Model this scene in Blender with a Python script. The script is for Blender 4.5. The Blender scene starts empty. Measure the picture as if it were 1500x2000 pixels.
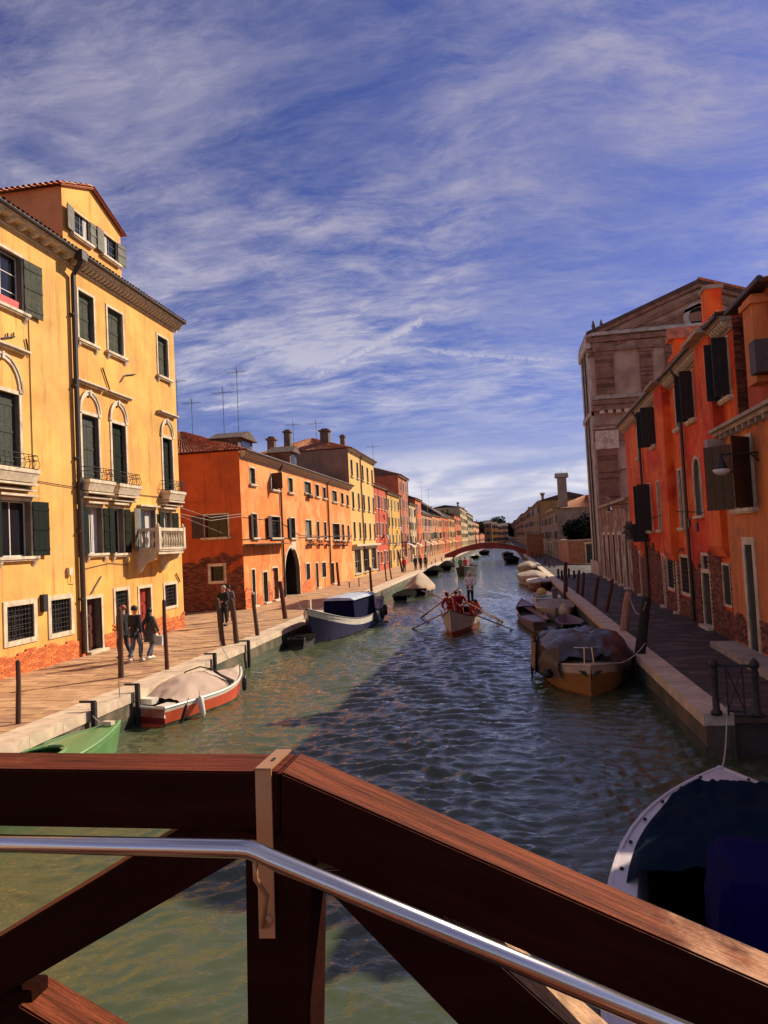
import bpy, bmesh, math, random
import numpy as np
from mathutils import Vector, Matrix, noise
random.seed(7)
R_ = math.radians
scene = bpy.context.scene
COL = scene.collection

# ------------------------------------------------------------------ camera
FPX = 1400.0
CAM = np.array([0.0, 0.0, 4.3])
_d = np.array([(982.0-750)/FPX, -(1047.0-1000)/FPX, -1.0])
_U = np.array([-0.05, 1.0, 0.0]); _U[2] = _U[0]*_d[0]+_U[1]*_d[1]
_Y = _d/np.linalg.norm(_d); _Z = _U/np.linalg.norm(_U); _X = np.cross(_Y, _Z)
RW = np.array([_X, _Y, _Z])
cam = bpy.data.cameras.new('camera'); cam_ob = bpy.data.objects.new('camera', cam); COL.objects.link(cam_ob)
mw = Matrix.Identity(4)
for i in range(3):
    for j in range(3): mw[i][j] = RW[i][j]
    mw[i][3] = CAM[i]
cam_ob.matrix_world = mw
cam.sensor_fit = 'AUTO'; cam.sensor_width = 36.0; cam.lens = FPX/2000*36.0
cam.clip_start = 0.05; cam.clip_end = 6000
scene.camera = cam_ob

def ray(x, y): return RW @ np.array([(x-750)/FPX, -(y-1000)/FPX, -1.0])
def onz(x, y, z=0.8):
    r = ray(x, y); return CAM + r*((z-4.3)/r[2])
def onY(x, y, Y):
    r = ray(x, y); return CAM + r*(Y/r[1])

# ------------------------------------------------------------------ light
SUN_AZ, SUN_EL = R_(42), R_(35)      # azimuth from +X towards +Y
SDIR = Vector((math.cos(SUN_EL)*math.cos(SUN_AZ), math.cos(SUN_EL)*math.sin(SUN_AZ), math.sin(SUN_EL)))
sl = bpy.data.lights.new('sun', 'SUN'); sl.energy = 5.0; sl.angle = R_(0.5); sl.color = (1.0, 0.86, 0.68)
so = bpy.data.objects.new('sun', sl); COL.objects.link(so)
so.rotation_euler = SDIR.to_track_quat('Z', 'Y').to_euler(); so.location = (60, 60, 60)

w = bpy.data.worlds.new('World'); scene.world = w; w.use_nodes = True
nt = w.node_tree; N = nt.nodes; L = nt.links; N.clear()
def wn(t, **k):
    n = N.new(t)
    for a, b in k.items(): setattr(n, a, b)
    return n
def wmath(op, a, b=None, c=None, clamp=False):
    n = wn('ShaderNodeMath', operation=op); n.use_clamp = clamp
    for i, v in enumerate((a, b, c)):
        if v is None: continue
        if isinstance(v, (int, float)): n.inputs[i].default_value = v
        else: L.new(v, n.inputs[i])
    return n.outputs[0]
def wmix(f, a, b, mode='MIX'):
    n = wn('ShaderNodeMix', data_type='RGBA', blend_type=mode)
    for s, v in ((n.inputs[0], f), (n.inputs[6], a), (n.inputs[7], b)):
        if isinstance(v, (int, float)): s.default_value = v
        elif isinstance(v, tuple): s.default_value = v
        else: L.new(v, s)
    return n.outputs[2]
sky = wn('ShaderNodeTexSky', sky_type='NISHITA'); sky.sun_disc = False
sky.sun_elevation = SUN_EL; sky.sun_rotation = R_(90)-SUN_AZ; sky.air_density = 1.0; sky.dust_density = 0.6; sky.ozone_density = 3.0
geo = wn('ShaderNodeTexCoord')
sep = wn('ShaderNodeSeparateXYZ'); L.new(geo.outputs['Generated'], sep.inputs[0])
dx, dy, dz = sep.outputs
dzc = wmath('MAXIMUM', dz, 0.0)
den = wmath('ADD', dzc, 0.13)
px_ = wmath('DIVIDE', dx, den); py_ = wmath('DIVIDE', dy, den)
def comb(a, b, c=0.0):
    n = wn('ShaderNodeCombineXYZ')
    for s, v in zip(n.inputs, (a, b, c)):
        if isinstance(v, (int, float)): s.default_value = v
        else: L.new(v, s)
    return n.outputs[0]
def wmap(v, loc=(0,0,0), rot=(0,0,0), sc=(1,1,1)):
    n = wn('ShaderNodeMapping'); L.new(v, n.inputs[0])
    n.inputs[1].default_value = loc; n.inputs[2].default_value = rot; n.inputs[3].default_value = sc
    return n.outputs[0]
def wnoise(v, s, d=8, r=0.55, dist=0.0):
    n = wn('ShaderNodeTexNoise'); L.new(v, n.inputs['Vector']); n.inputs['Scale'].default_value = s
    n.inputs['Detail'].default_value = d; n.inputs['Roughness'].default_value = r; n.inputs['Distortion'].default_value = dist
    return n.outputs[0]
def wramp(v, a, b, lo=0.0, hi=1.0):
    n = wn('ShaderNodeMapRange', interpolation_type='SMOOTHSTEP'); L.new(v, n.inputs[0])
    n.inputs[1].default_value = a; n.inputs[2].default_value = b; n.inputs[3].default_value = lo; n.inputs[4].default_value = hi
    return n.outputs[0]
P = comb(px_, py_)
el = wmath('ARCSINE', dz)
# thin high cloud: broad veils broken by fine torn streaks
warp = wn('ShaderNodeTexNoise'); L.new(wmap(P, (2.0, 7.0, 1.0)), warp.inputs['Vector']); warp.inputs['Scale'].default_value = 1.3; warp.inputs['Detail'].default_value = 4
wv = wn('ShaderNodeVectorMath', operation='MULTIPLY_ADD'); L.new(warp.outputs['Color'], wv.inputs[0]); wv.inputs[1].default_value = (.38, .38, 0); L.new(P, wv.inputs[2])
Q = wv.outputs[0]
c1 = wnoise(wmap(Q, (3.1, 1.7, 0), (0, 0, 0.6), (1.0, 0.8, 1)), 0.95, 6, 0.55)
c2 = wnoise(wmap(Q, (8.3, 2.2, 0), (0, 0, -0.75), (1.0, 1.9, 1)), 1.8, 13, 0.68, .2)
c3 = wnoise(wmap(Q, (1.0, 5.0, 3), (0, 0, 0.8), (1.0, 2.3, 1)), 3.2, 13, 0.72, .15)
broad = wramp(c1, 0.34, 0.60)
c4 = wnoise(wmap(Q, (4.0, 2.0, 9), (0, 0, 1.2), (1.0, 2.6, 1)), 6.0, 10, 0.70, .3)
fine = wmath('ADD', wmath('MULTIPLY', wramp(c2, 0.36, 0.68), 0.62), wmath('MULTIPLY', wmath('ADD', wramp(c3, 0.40, 0.70), wramp(c4, .42, .72, 0, .7)), 0.36))
veil = wmath('MULTIPLY', fine, wmath('ADD', wmath('MULTIPLY', broad, 0.85), 0.36))
veil = wmath('MULTIPLY', veil, wramp(el, 0.13, 0.27, 0.35, 1.0))
veil = wmath('MINIMUM', wmath('MULTIPLY', veil, 1.1), 0.85)
# low bank of cloud over the horizon
az = wmath('ARCTAN2', dx, dy)
lowv = wnoise(comb(wmath('MULTIPLY', az, 5.0), wmath('MULTIPLY', el, 22.0), 2.0), 1.3, 8, 0.55, 0.3)
low = wmath('MULTIPLY', wramp(el, 0.17, 0.07, 0, .85), wramp(lowv, 0.30, 0.62, .25, 1), clamp=True)
# vapour trails: (az0, el0, az1, el1, width, strength)
def pxdir(x, y):
    r = ray(x, y); r = r/np.linalg.norm(r); return math.atan2(r[0], r[1]), math.asin(r[2])
tv = wnoise(comb(wmath('MULTIPLY', az, 30.0), wmath('MULTIPLY', el, 30.0), 5.0), 2.0, 7, 0.65, 1.0)
trails = None
for (x0, y0, x1, y1, wd, st) in ((590, 745, 860, 603, .011, .75), (370, 802, 530, 778, .006, .7), (600, 655, 1130, 705, .008, .55),
                                 (880, 600, 935, 590, .016, .6), (935, 680, 925, 765, .012, .5), (1010, 330, 1100, 280, .02, .35)):
    a0, e0 = pxdir(x0, y0); a1, e1 = pxdir(x1, y1)
    vx, vy = a1-a0, e1-e0; ln = math.hypot(vx, vy); vx /= ln; vy /= ln
    ra = wmath('SUBTRACT', az, a0); re = wmath('SUBTRACT', el, e0)
    al = wmath('ADD', wmath('MULTIPLY', ra, vx), wmath('MULTIPLY', re, vy))
    ac = wmath('ADD', wmath('MULTIPLY', ra, -vy), wmath('MULTIPLY', re, vx))
    ac = wmath('ADD', ac, wmath('MULTIPLY', wmath('SUBTRACT', tv, 0.5), wd*2.2))
    g = wmath('MULTIPLY', wramp(wmath('ABSOLUTE', ac), wd, 0.0), wmath('MULTIPLY', wramp(al, -0.02, 0.05), wramp(al, ln+0.02, ln-0.04)))
    g = wmath('MULTIPLY', wmath('MULTIPLY', g, min(1.0, st*1.35)), wramp(tv, .3, .6, .45, 1))
    trails = g if trails is None else wmath('MAXIMUM', trails, g)
blue = wmix(1.0, sky.outputs[0], (0.50, 0.50, 0.92, 1), 'MULTIPLY')
cl_col = wmix(wramp(el, 0.02, 0.5), (7.6, 7.6, 8.9, 1), (4.9, 4.6, 6.0, 1))
cl_col = wmix(wmath('MULTIPLY', low, wramp(lowv, .46, .64)), cl_col, (10.5, 10.1, 10.2, 1))
fac = wmath('MAXIMUM', wmath('MAXIMUM', veil, low), trails)
hazec = wmix(wramp(el, 0.22, 0.0, 0, .45), blue, (4.4, 5.0, 7.6, 1))
skyc = wmix(fac, hazec, cl_col)
bg = wn('ShaderNodeBackground'); L.new(skyc, bg.inputs[0]); bg.inputs[1].default_value = 0.064
wo = wn('ShaderNodeOutputWorld'); L.new(bg.outputs[0], wo.inputs[0])
vs = scene.view_settings; vs.view_transform = 'Standard'; vs.look = 'None'; vs.exposure = 0.5; vs.gamma = 1.0
scene.cycles.max_bounces = 6; scene.cycles.diffuse_bounces = 3; scene.cycles.glossy_bounces = 4

# ------------------------------------------------------------------ materials
MATS = {}
def mat(name, col, rough=0.8, var=0.18, sc=1.5, bump=0.15, bsc=25, metal=0.0, streak=0.0, col2=None, mix2=0.0, grain=None, spec=None, sat=0.0, spots=0.0):
    if name in MATS: return MATS[name]
    m = bpy.data.materials.new(name); m.use_nodes = True; MATS[name] = m
    t = m.node_tree; n = t.nodes; l = t.links
    b = n['Principled BSDF']; b.inputs['Roughness'].default_value = rough; b.inputs['Metallic'].default_value = metal
    if spec is not None: b.inputs['Specular IOR Level'].default_value = spec
    tc = n.new('ShaderNodeTexCoord')
    src = tc.outputs['Object']
    if grain:
        mp = n.new('ShaderNodeMapping'); l.new(src, mp.inputs[0]); mp.inputs[3].default_value = grain; gsrc = mp.outputs[0]
    else: gsrc = src
    def nz(v, s, d=5, r=0.6, dist=0):
        q = n.new('ShaderNodeTexNoise'); l.new(v, q.inputs['Vector']); q.inputs['Scale'].default_value = s
        q.inputs['Detail'].default_value = d; q.inputs['Roughness'].default_value = r; q.inputs['Distortion'].default_value = dist; return q.outputs[0]
    def mixc(f, a, bb, mode='MIX'):
        q = n.new('ShaderNodeMix'); q.data_type = 'RGBA'; q.blend_type = mode
        for s_, v in ((q.inputs[0], f), (q.inputs[6], a), (q.inputs[7], bb)):
            if isinstance(v, (int, float)): s_.default_value = v
            elif isinstance(v, tuple): s_.default_value = v
            else: l.new(v, s_)
        return q.outputs[2]
    def mr(v, a, bb, lo=0., hi=1.):
        q = n.new('ShaderNodeMapRange'); l.new(v, q.inputs[0]); q.interpolation_type = 'SMOOTHSTEP'
        for i, x in enumerate((a, bb, lo, hi)): q.inputs[i+1].default_value = x
        return q.outputs[0]
    c = tuple(col)+(1,)
    dk = tuple(max(0, v*(1-var)) for v in col)+(1,); lt = tuple(min(1, v*(1+var)) for v in col)+(1,)
    cc = mixc(mr(nz(gsrc, sc), 0.3, 0.7), dk, lt)
    if col2 is not None:
        cc = mixc(mr(nz(src, sc*0.7, 8, 0.7, 0.5), 0.62-mix2*0.3, 0.78-mix2*0.3), cc, tuple(col2)+(1,))
    if streak:
        mp2 = n.new('ShaderNodeMapping'); l.new(src, mp2.inputs[0]); mp2.inputs[3].default_value = (2.2, 2.2, 0.18)
        s = mr(nz(mp2.outputs[0], 1.6, 7, 0.65, 0.3), 0.5, 0.72, 0, streak)
        cc = mixc(s, cc, mixc(1.0, cc, (0.42, 0.34, 0.3, 1), 'MULTIPLY'))
    if spots:
        s = mr(nz(src, 9, 6, 0.7), 0.55, 0.75, 0, spots)
        cc = mixc(s, cc, (0.03, 0.03, 0.025, 1))
    l.new(cc, b.inputs['Base Color'])
    if bump:
        bp = n.new('ShaderNodeBump'); bp.inputs['Strength'].default_value = bump; bp.inputs['Distance'].default_value = 0.02
        l.new(nz(gsrc, bsc, 6, 0.65), bp.inputs['Height']); l.new(bp.outputs[0], b.inputs['Normal'])
    return m
yel = mat('yellow_stucco', (0.71, 0.37, 0.08), .9, .24, .5, .35, 12, streak=.7, col2=(0.78, 0.32, 0.08), mix2=.5)
yelA = mat('yellow_stucco_near', (0.71, 0.385, 0.09), .9, .22, .5, .35, 12, streak=.65, col2=(0.80, 0.38, 0.11), mix2=.45)
stone = mat('white_stone', (0.60, 0.49, 0.34), .75, .22, 2.5, .3, 20, streak=.6, col2=(.34, .27, .19), mix2=.3)
greystone = mat('weathered_stone', (0.36, 0.29, 0.22), .85, .25, 2.0, .3, 18, streak=.6)
kerbm = mat('kerb_stone', (0.56, 0.43, 0.30), .7, .25, 1.3, .3, 30, spots=.5, col2=(.36, .27, .18), mix2=.4)
green_sh = mat('green_shutter', (0.008, 0.013, 0.007), .8, .3, 6, .2, 40, spec=.15)
grey_sh = mat('grey_shutter', (0.062, 0.066, 0.043), .8, .3, 5, .2, 40, streak=.3, spec=.15)
paint_sh = mat('peeling_shutter', (0.026, 0.030, 0.018), .8, .5, 9, .3, 40, col2=(.25, .23, .15), mix2=.05)
dark_sh = mat('dark_shutter', (0.012, 0.013, 0.010), .6, .3, 6, .2, 40)
brown_sh = mat('brown_shutter', (0.045, 0.020, 0.010), .6, .3, 6, .2, 40)
pale_sh = mat('pale_grey_shutter', (0.15, 0.14, 0.105), .8, .2, 5, .2, 40, streak=.5)
glass = mat('window_glass', (0.012, 0.012, 0.014), .08, .2, 1, 0, 10, spec=.5)
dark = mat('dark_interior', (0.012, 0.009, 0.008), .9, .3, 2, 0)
iron = mat('black_iron', (0.015, 0.013, 0.012), .55, .3, 8, .2, 60)
wframe = mat('white_window_frame', (0.62, 0.58, 0.50), .6, .1, 5, .05)
curtain = mat('white_curtain', (0.55, 0.5, 0.45), .9, .15, 4, .2, 10, grain=(9, 9, .4))
brickm = [mat('brick_a', (0.60, 0.14, 0.03), .9, .3, 3, .3, 40), mat('brick_b', (0.70, 0.20, 0.05), .9, .25, 4, .3, 40), mat('brick_c', (0.48, 0.11, 0.03), .9, .3, 3, .3, 40)]
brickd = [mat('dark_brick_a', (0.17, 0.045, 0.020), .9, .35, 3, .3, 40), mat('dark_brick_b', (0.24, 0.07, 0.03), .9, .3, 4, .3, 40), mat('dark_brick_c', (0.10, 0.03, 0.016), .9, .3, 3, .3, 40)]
mortar = mat('mortar', (0.42, 0.14, 0.05), .95, .25, 5, .3, 40, col2=(.45, .3, .2), mix2=.2)
mortard = mat('dark_mortar', (0.17, 0.085, 0.055), .95, .3, 5, .3, 40)
tilem = [mat('roof_tile_a', (0.52, 0.16, 0.06), .85, .4, 3, .3, 30), mat('roof_tile_b', (0.36, 0.12, 0.05), .85, .4, 4, .3, 30), mat('roof_tile_c', (0.60, 0.28, 0.13), .85, .35, 3, .3, 30)]
tiledark = mat('old_roof_tile', (0.10, 0.06, 0.045), .9, .4, 3, .3, 30)
revealm = mat('grey_reveal', (0.15, 0.12, 0.085), .9, .2, 2, .2, 12)  # darker than the walls, shade of the recess put into the colour
gutter = mat('gutter_metal', (0.035, 0.022, 0.018), .5, .25, 5, .1, 20)
wood_pole = mat('pole_wood', (0.075, 0.034, 0.018), .85, .4, 3, .5, 14, grain=(4, 4, .5), streak=.4)
pole_red = mat('pole_red_wood', (0.075, 0.017, 0.009), .8, .35, 3, .5, 14, grain=(4, 4, .5))
pole_pale = mat('pole_pale_wood', (0.36, 0.19, 0.12), .85, .25, 3, .5, 14, grain=(4, 4, .5), streak=.3)
pole_dark = mat('pole_dark_wood', (0.016, 0.012, 0.010), .85, .4, 3, .5, 14, grain=(4, 4, .5))

# ------------------------------------------------------------------ mesh helpers
class MB:
    def __init__(s): s.v = []; s.f = []; s.m = []
    def add(s, vs, fs, mi=0):
        o = len(s.v); s.v += [tuple(map(float, p)) for p in vs]
        for f in fs: s.f.append(tuple(i+o for i in f)); s.m.append(mi)
    def box(s, x0, x1, y0, y1, z0, z1, mi=0, jit=0.0):
        q = [(x0,y0,z0),(x1,y0,z0),(x1,y1,z0),(x0,y1,z0),(x0,y0,z1),(x1,y0,z1),(x1,y1,z1),(x0,y1,z1)]
        if jit: q = [(a+random.uniform(-jit, jit), b+random.uniform(-jit, jit), c+random.uniform(-jit, jit)) for a, b, c in q]
        s.add(q, [(3,2,1,0),(4,5,6,7),(0,1,5,4),(1,2,6,5),(2,3,7,6),(3,0,4,7)], mi)
    def quad(s, a, b, c, d, mi=0): s.add([a,b,c,d], [(0,1,2,3)], mi)
    def prism(s, poly, y0, y1, mi=0, ax='y'):
        n = len(poly)
        def p3(p, d):
            if ax == 'y': return (p[0], d, p[1])
            if ax == 'x': return (d, p[0], p[1])
            return (p[0], p[1], d)
        s.add([p3(p, y0) for p in poly]+[p3(p, y1) for p in poly],
              [tuple(range(n)), tuple(range(2*n-1, n-1, -1))]+[(i, i+n, (i+1) % n+n, (i+1) % n) for i in range(n)], mi)
    def tube(s, pts, r, seg=8, mi=0, cap=True):
        pts = [Vector(p) for p in pts]; n = len(pts)
        if isinstance(r, (int, float)): r = [r]*n
        rings = []; up = None
        for i, p in enumerate(pts):
            t = (pts[min(i+1, n-1)]-pts[max(i-1, 0)]).normalized()
            if up is None: up = Vector((0,0,1)) if abs(t.z) < .9 else Vector((1,0,0))
            a = t.cross(up).normalized(); b = a.cross(t).normalized(); up = b
            rings.append([p+a*math.cos(k*2*math.pi/seg)*r[i]+b*math.sin(k*2*math.pi/seg)*r[i] for k in range(seg)])
        vs_ = [q for g in rings for q in g]
        fs = [(i*seg+k, i*seg+(k+1) % seg, (i+1)*seg+(k+1) % seg, (i+1)*seg+k) for i in range(n-1) for k in range(seg)]
        if cap: fs += [tuple(range(seg-1, -1, -1)), tuple((n-1)*seg+k for k in range(seg))]
        s.add(vs_, fs, mi)
    def lathe(s, prof, c=(0,0,0), seg=10, mi=0):
        vs_ = [(c[0]+r*math.cos(k*2*math.pi/seg), c[1]+r*math.sin(k*2*math.pi/seg), c[2]+z) for r, z in prof for k in range(seg)]
        n = len(prof)
        fs = [(i*seg+k, i*seg+(k+1) % seg, (i+1)*seg+(k+1) % seg, (i+1)*seg+k) for i in range(n-1) for k in range(seg)]
        fs += [tuple(range(seg-1, -1, -1)), tuple((n-1)*seg+k for k in range(seg))]
        s.add(vs_, fs, mi)
    def mesh(s, name, mats, smooth=False):
        me = bpy.data.meshes.new(name); me.from_pydata(s.v, [], s.f)
        if not isinstance(mats, (list, tuple)): mats = [mats]
        for m in mats: me.materials.append(m)
        if len(mats) > 1: me.polygons.foreach_set('material_index', [min(i, len(mats)-1) for i in s.m])
        if smooth: me.polygons.foreach_set('use_smooth', [True]*len(s.f))
        me.update(); return me
    def build(s, name, mats, parent=None, loc=(0,0,0), smooth=False, kind=None):
        return ob(name, s.mesh(name, mats, smooth), parent, loc, kind=kind)
def ob(name, data, parent=None, loc=(0,0,0), rot=None, kind=None):
    o = bpy.data.objects.new(name, data); COL.objects.link(o)
    if parent is not None: o.parent = parent
    o.location = loc
    if rot is not None: o.rotation_euler = rot
    if kind: o['kind'] = kind
    return o
def tag(o, label, cat, group=None):
    o['label'] = label; o['category'] = cat
    if group: o['group'] = group
    return o
def thing(name, label, cat, loc=(0,0,0), rz=0.0, group=None):
    o = ob(name, None, None, loc, (0,0,rz)); o.empty_display_size = .3
    return tag(o, label, cat, group)
def copy_tree(o, parent=None):
    c = o.copy(); COL.objects.link(c)
    if parent is not None: c.parent = parent
    for ch in list(o.children): copy_tree(ch, c)
    return c
CACHE = {}
def cached(key, fn):
    if key not in CACHE: CACHE[key] = fn()
    return CACHE[key]
def q(v): return round(v*20)/20.0

# ------------------------------------------------------------------ building kit
class House:
    """local frame: x along the facade, y into the building, z up from the quay"""
    def __init__(s, name, label, cat, ox, oy, rot, z0=0.8, group=None):
        s.o = np.array([ox, oy]); s.rot = rot; s.z0 = z0
        s.t = np.array([math.cos(rot), math.sin(rot)]); s.n = np.array([-math.sin(rot), math.cos(rot)])
        s.root = thing(name, label, cat, (ox, oy, z0), rot, group)
    def loc(s, x, y, d=0.0):
        r = ray(x, y); k = (s.n @ (s.o + s.n*d - CAM[:2]))/(s.n @ r[:2]); p = CAM + r*k
        return float((p[:2]-s.o) @ s.t), float(p[2]-s.z0)
    def rect(s, xl, yt, xr, yb, d=0.0):
        a = s.loc(xl, yt, d); b = s.loc(xr, yb, d)
        return min(a[0], b[0]), max(a[0], b[0]), b[1], a[1]

def wall(root, u0, u1, z0, z1, opens, m, name='wall', y=0.0, rev=0.28, revm=None):
    """sheet at y with real openings; opens = (a,b,c,d[,arch])"""
    opens = [o for o in opens if o[0] < u1 and o[1] > u0]
    us = sorted({u0, u1} | {min(max(v, u0), u1) for o in opens for v in o[:2]}); zs = sorted({z0, z1} | {min(max(v, z0), z1) for o in opens for v in o[2:4]})
    b = MB()
    for i in range(len(us)-1):
        for j in range(len(zs)-1):
            cu = (us[i]+us[i+1])/2; cz = (zs[j]+zs[j+1])/2
            if any(o[0] < cu < o[1] and o[2] < cz < o[3] for o in opens): continue
            b.quad((us[i], y, zs[j]), (us[i+1], y, zs[j]), (us[i+1], y, zs[j+1]), (us[i], y, zs[j+1]))
    cells = len(b.f)
    for o in opens:
        a, c, d, e = o[:4]; Y = y+rev
        if len(o) > 4:
            r = (c-a)/2; cx = (a+c)/2; zc = e-r; K = 10
            pts = [(cx-r*math.cos(math.pi*k/K), zc+r*math.sin(math.pi*k/K)) for k in range(K+1)]
            for k in range(K):
                p0, p1 = pts[k], pts[k+1]
                b.quad((p0[0], y, p0[1]), (p1[0], y, p1[1]), (p1[0], y, e), (p0[0], y, e))
                b.quad((p0[0], y, p0[1]), (p0[0], Y, p0[1]), (p1[0], Y, p1[1]), (p1[0], y, p1[1]))
            e2 = zc
        else:
            e2 = e; b.quad((a, y, e), (a, Y, e), (c, Y, e), (c, y, e))
        b.quad((a, y, d), (a, y, e2), (a, Y, e2), (a, Y, d)); b.quad((c, y, d), (c, Y, d), (c, Y, e2), (c, y, e2))
        b.quad((a, y, d), (a, Y, d), (c, Y, d), (c, y, d))
    for i in range(cells, len(b.f)):
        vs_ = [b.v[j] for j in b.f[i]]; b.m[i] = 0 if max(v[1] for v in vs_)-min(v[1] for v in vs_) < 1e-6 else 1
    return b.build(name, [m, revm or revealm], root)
def shell(root, u0, u1, z0, z1, depth, m, y=0.0, name='side_wall'):
    b = MB()
    b.quad((u0, y, z0), (u0, y, z1), (u0, y+depth, z1), (u0, y+depth, z0)); b.quad((u1, y, z0), (u1, y+depth, z0), (u1, y+depth, z1), (u1, y, z1))
    b.quad((u0, y+depth, z0), (u0, y+depth, z1), (u1, y+depth, z1), (u1, y+depth, z0)); b.quad((u0, y, z1-.02), (u1, y, z1-.02), (u1, y+depth, z1-.02), (u0, y+depth, z1-.02))
    return b.build(name, m, root)
def m_frame(w_, h, fw, pr, bottom=False, lintel=0.0):
    b = MB()
    b.box(-w_/2-fw, -w_/2, -pr, .05, 0, h); b.box(w_/2, w_/2+fw, -pr, .05, 0, h); b.box(-w_/2-fw-lintel, w_/2+fw+lintel, -pr-lintel*.5, .05, h, h+fw)
    if bottom: b.box(-w_/2-fw, w_/2+fw, -pr, .05, -fw, 0)
    return b.mesh('window', stone)
def m_shutter(w_, h, boards=4, m=None):
    b = MB(); bw = w_/boards
    for i in range(boards): b.box(i*bw+.004, (i+1)*bw-.004, 0, .03, 0, h)
    for zz in (.12, .5, .86): b.box(.01, w_-.01, -.018, 0, h*zz-.04, h*zz+.04)
    return b.mesh('shutter', m)
def m_pane(w_, h, nx=2, nz=3, fr=None, mi_glass=None):
    b = MB(); b.box(-w_/2, w_/2, .012, .03, 0, h, 1); f = .045
    b.box(-w_/2, -w_/2+f, -.01, .012, 0, h); b.box(w_/2-f, w_/2, -.01, .012, 0, h)
    b.box(-w_/2+f, w_/2-f, -.01, .012, 0, f); b.box(-w_/2+f, w_/2-f, -.01, .012, h-f, h)
    for i in range(1, nx): x = -w_/2+w_*i/nx; b.box(x-.02, x+.02, -.006, .012, f, h-f)
    for j in range(1, nz): z = h*j/nz; b.box(-w_/2+f, w_/2-f, -.003, .012, z-.012, z+.012)
    return b.mesh('pane', [fr or wframe, glass])
def m_grille(w_, h, s=0.16):
    b = MB(); n = max(2, round(w_/s)); k = max(2, round(h/s))
    for i in range(n+1): x = -w_/2+w_*i/n; b.box(x-.011, x+.011, -.011, .011, 0, h)
    for j in range(k+1): z = h*j/k; b.box(-w_/2-.03, w_/2+.03, -.024, -.011, z-.011, z+.011)
    return b.mesh('grille', iron)
def m_sill(w_, br=False, pr=.16, th=.09):
    b = MB(); b.box(-w_/2-.12, w_/2+.12, -pr, .04, -th, 0)
    b.box(-w_/2-.08, w_/2+.08, -pr+.04, .04, -th-.05, -th)
    if br:
        for sx in (-1, 1): x = sx*(w_/2-.02); b.prism([(0, -th-.05), (-pr+.05, -th-.05), (-pr+.07, -th-.12), (0, -th-.26)], x-.06, x+.06, ax='x')
    return b.mesh('sill', stone)
def window(root, u0, u1, z0, z1, y=0.0, fw=.09, shut=None, smat=None, sill=True, br=False, grille=False, pane=True, fr=None, frame=True, bottom=False, nx=2, nz=3, label=None, lintel=0, boards=3, dp=.2, swing=None):
    w_, h, uc = q(u1-u0), q(z1-z0), (u0+u1)/2; z = z0
    if w_ <= 0: w_ = .3
    smat = smat or green_sh
    fo = ob('window', cached(('fr', w_, h, fw, bottom, lintel), lambda: m_frame(w_, h, fw, .035, bottom, lintel)) if frame else None, root, (uc, y, z))
    if label: fo['label'] = label
    if pane and shut != 'closed' and not grille and w_ > .6 and random.random() < .55:
        cw_ = round(w_*random.choice((.25, .35)), 2); sd = random.choice((-1, 1))
        def mkc():
            k = MB()
            for i in range(5): k.box(i*cw_/5, (i+1)*cw_/5-.004, -.004-.008*(i % 2), .010, .05, h-.05)
            return k.mesh('curtain', curtain)
        ob('curtain', cached(('cu', cw_, h), mkc), fo, (-w_/2+.05 if sd < 0 else w_/2-.05-cw_, dp-.001, 0))
    if pane: ob('pane', cached(('pa', w_, h, nx, nz, (fr or wframe).name), lambda: m_pane(w_, h, nx, nz, fr)), fo, (0, dp, 0))
    if shut == 'closed':
        me = cached(('sh', q(w_/2), h, boards, smat.name), lambda: m_shutter(w_/2-.006, h, boards, smat))
        ob('shutter', me, fo, (-w_/2, dp-.06, 0)); ob('shutter', me, fo, (0.003, dp-.06, 0))
    elif shut:
        me = cached(('sh', q(w_/2), h, boards, smat.name), lambda: m_shutter(w_/2-.006, h, boards, smat))
        lf, rt = {'open': (178, 2), 'perp': (95, 85), 'left': (178, None), 'right': (None, 2), 'lperp': (95, None), 'half': (135, 45)}[shut] if swing is None else swing
        off = fw+.01 if shut in ('open', 'left', 'right') else 0
        if lf is not None: ob('shutter', me, fo, (-w_/2-off*.3, -.075, 0), (0, 0, -R_(lf-random.uniform(0, 7))))
        if rt is not None: ob('shutter', me, fo, (w_/2+off*.3, -.075, 0), (0, 0, -R_(rt+random.uniform(0, 7))))
    if sill: ob('sill', cached(('si', w_, br), lambda: m_sill(w_+2*fw, br)), fo, (0, 0, 0 if not bottom else -fw))
    if grille: ob('grille', cached(('gr', w_, h), lambda: m_grille(w_, h)), fo, (0, .05, 0))
    return fo
def door(root, u0, u1, z1, m, z0=0.0, y=0.0, fw=.12, label=None, dp=.2, glassy=False):
    w_, h = u1-u0, z1-z0; b = MB()
    f = MB(); f.box(-w_/2-fw, -w_/2, -.03, .04, 0, h); f.box(w_/2, w_/2+fw, -.03, .04, 0, h); f.box(-w_/2-fw, w_/2+fw, -.03, .04, h, h+fw)
    fo = f.build('door', stone, root, ((u0+u1)/2, y, z0))
    if label: fo['label'] = label
    f = MB(); f.box(-w_/2-fw, w_/2+fw, -.22, .1, 0, .1); f.build('threshold', stone, fo)
    for sx in (-1, 1):
        p = MB(); x0, x1 = (-w_/2, -.004) if sx < 0 else (.004, w_/2)
        p.box(x0, x1, dp+.02, dp+.05, .1, h)
        for k in range(3):
            a, c = .1+(h-.1)*k/3+.08, .1+(h-.1)*(k+1)/3-.05
            p.box(x0+.07, x1-.07, dp, dp+.02, a, c, 1 if glassy and k else 0)
        p.build('door_leaf', [m, glass], fo)
    f = MB(); f.lathe([(.02, 0), (.03, .02), (.02, .05)], (0, 0, 0), 6); hh = f.build('handle', iron, fo, (.06, dp-.03, h*.48))
    return fo
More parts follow.
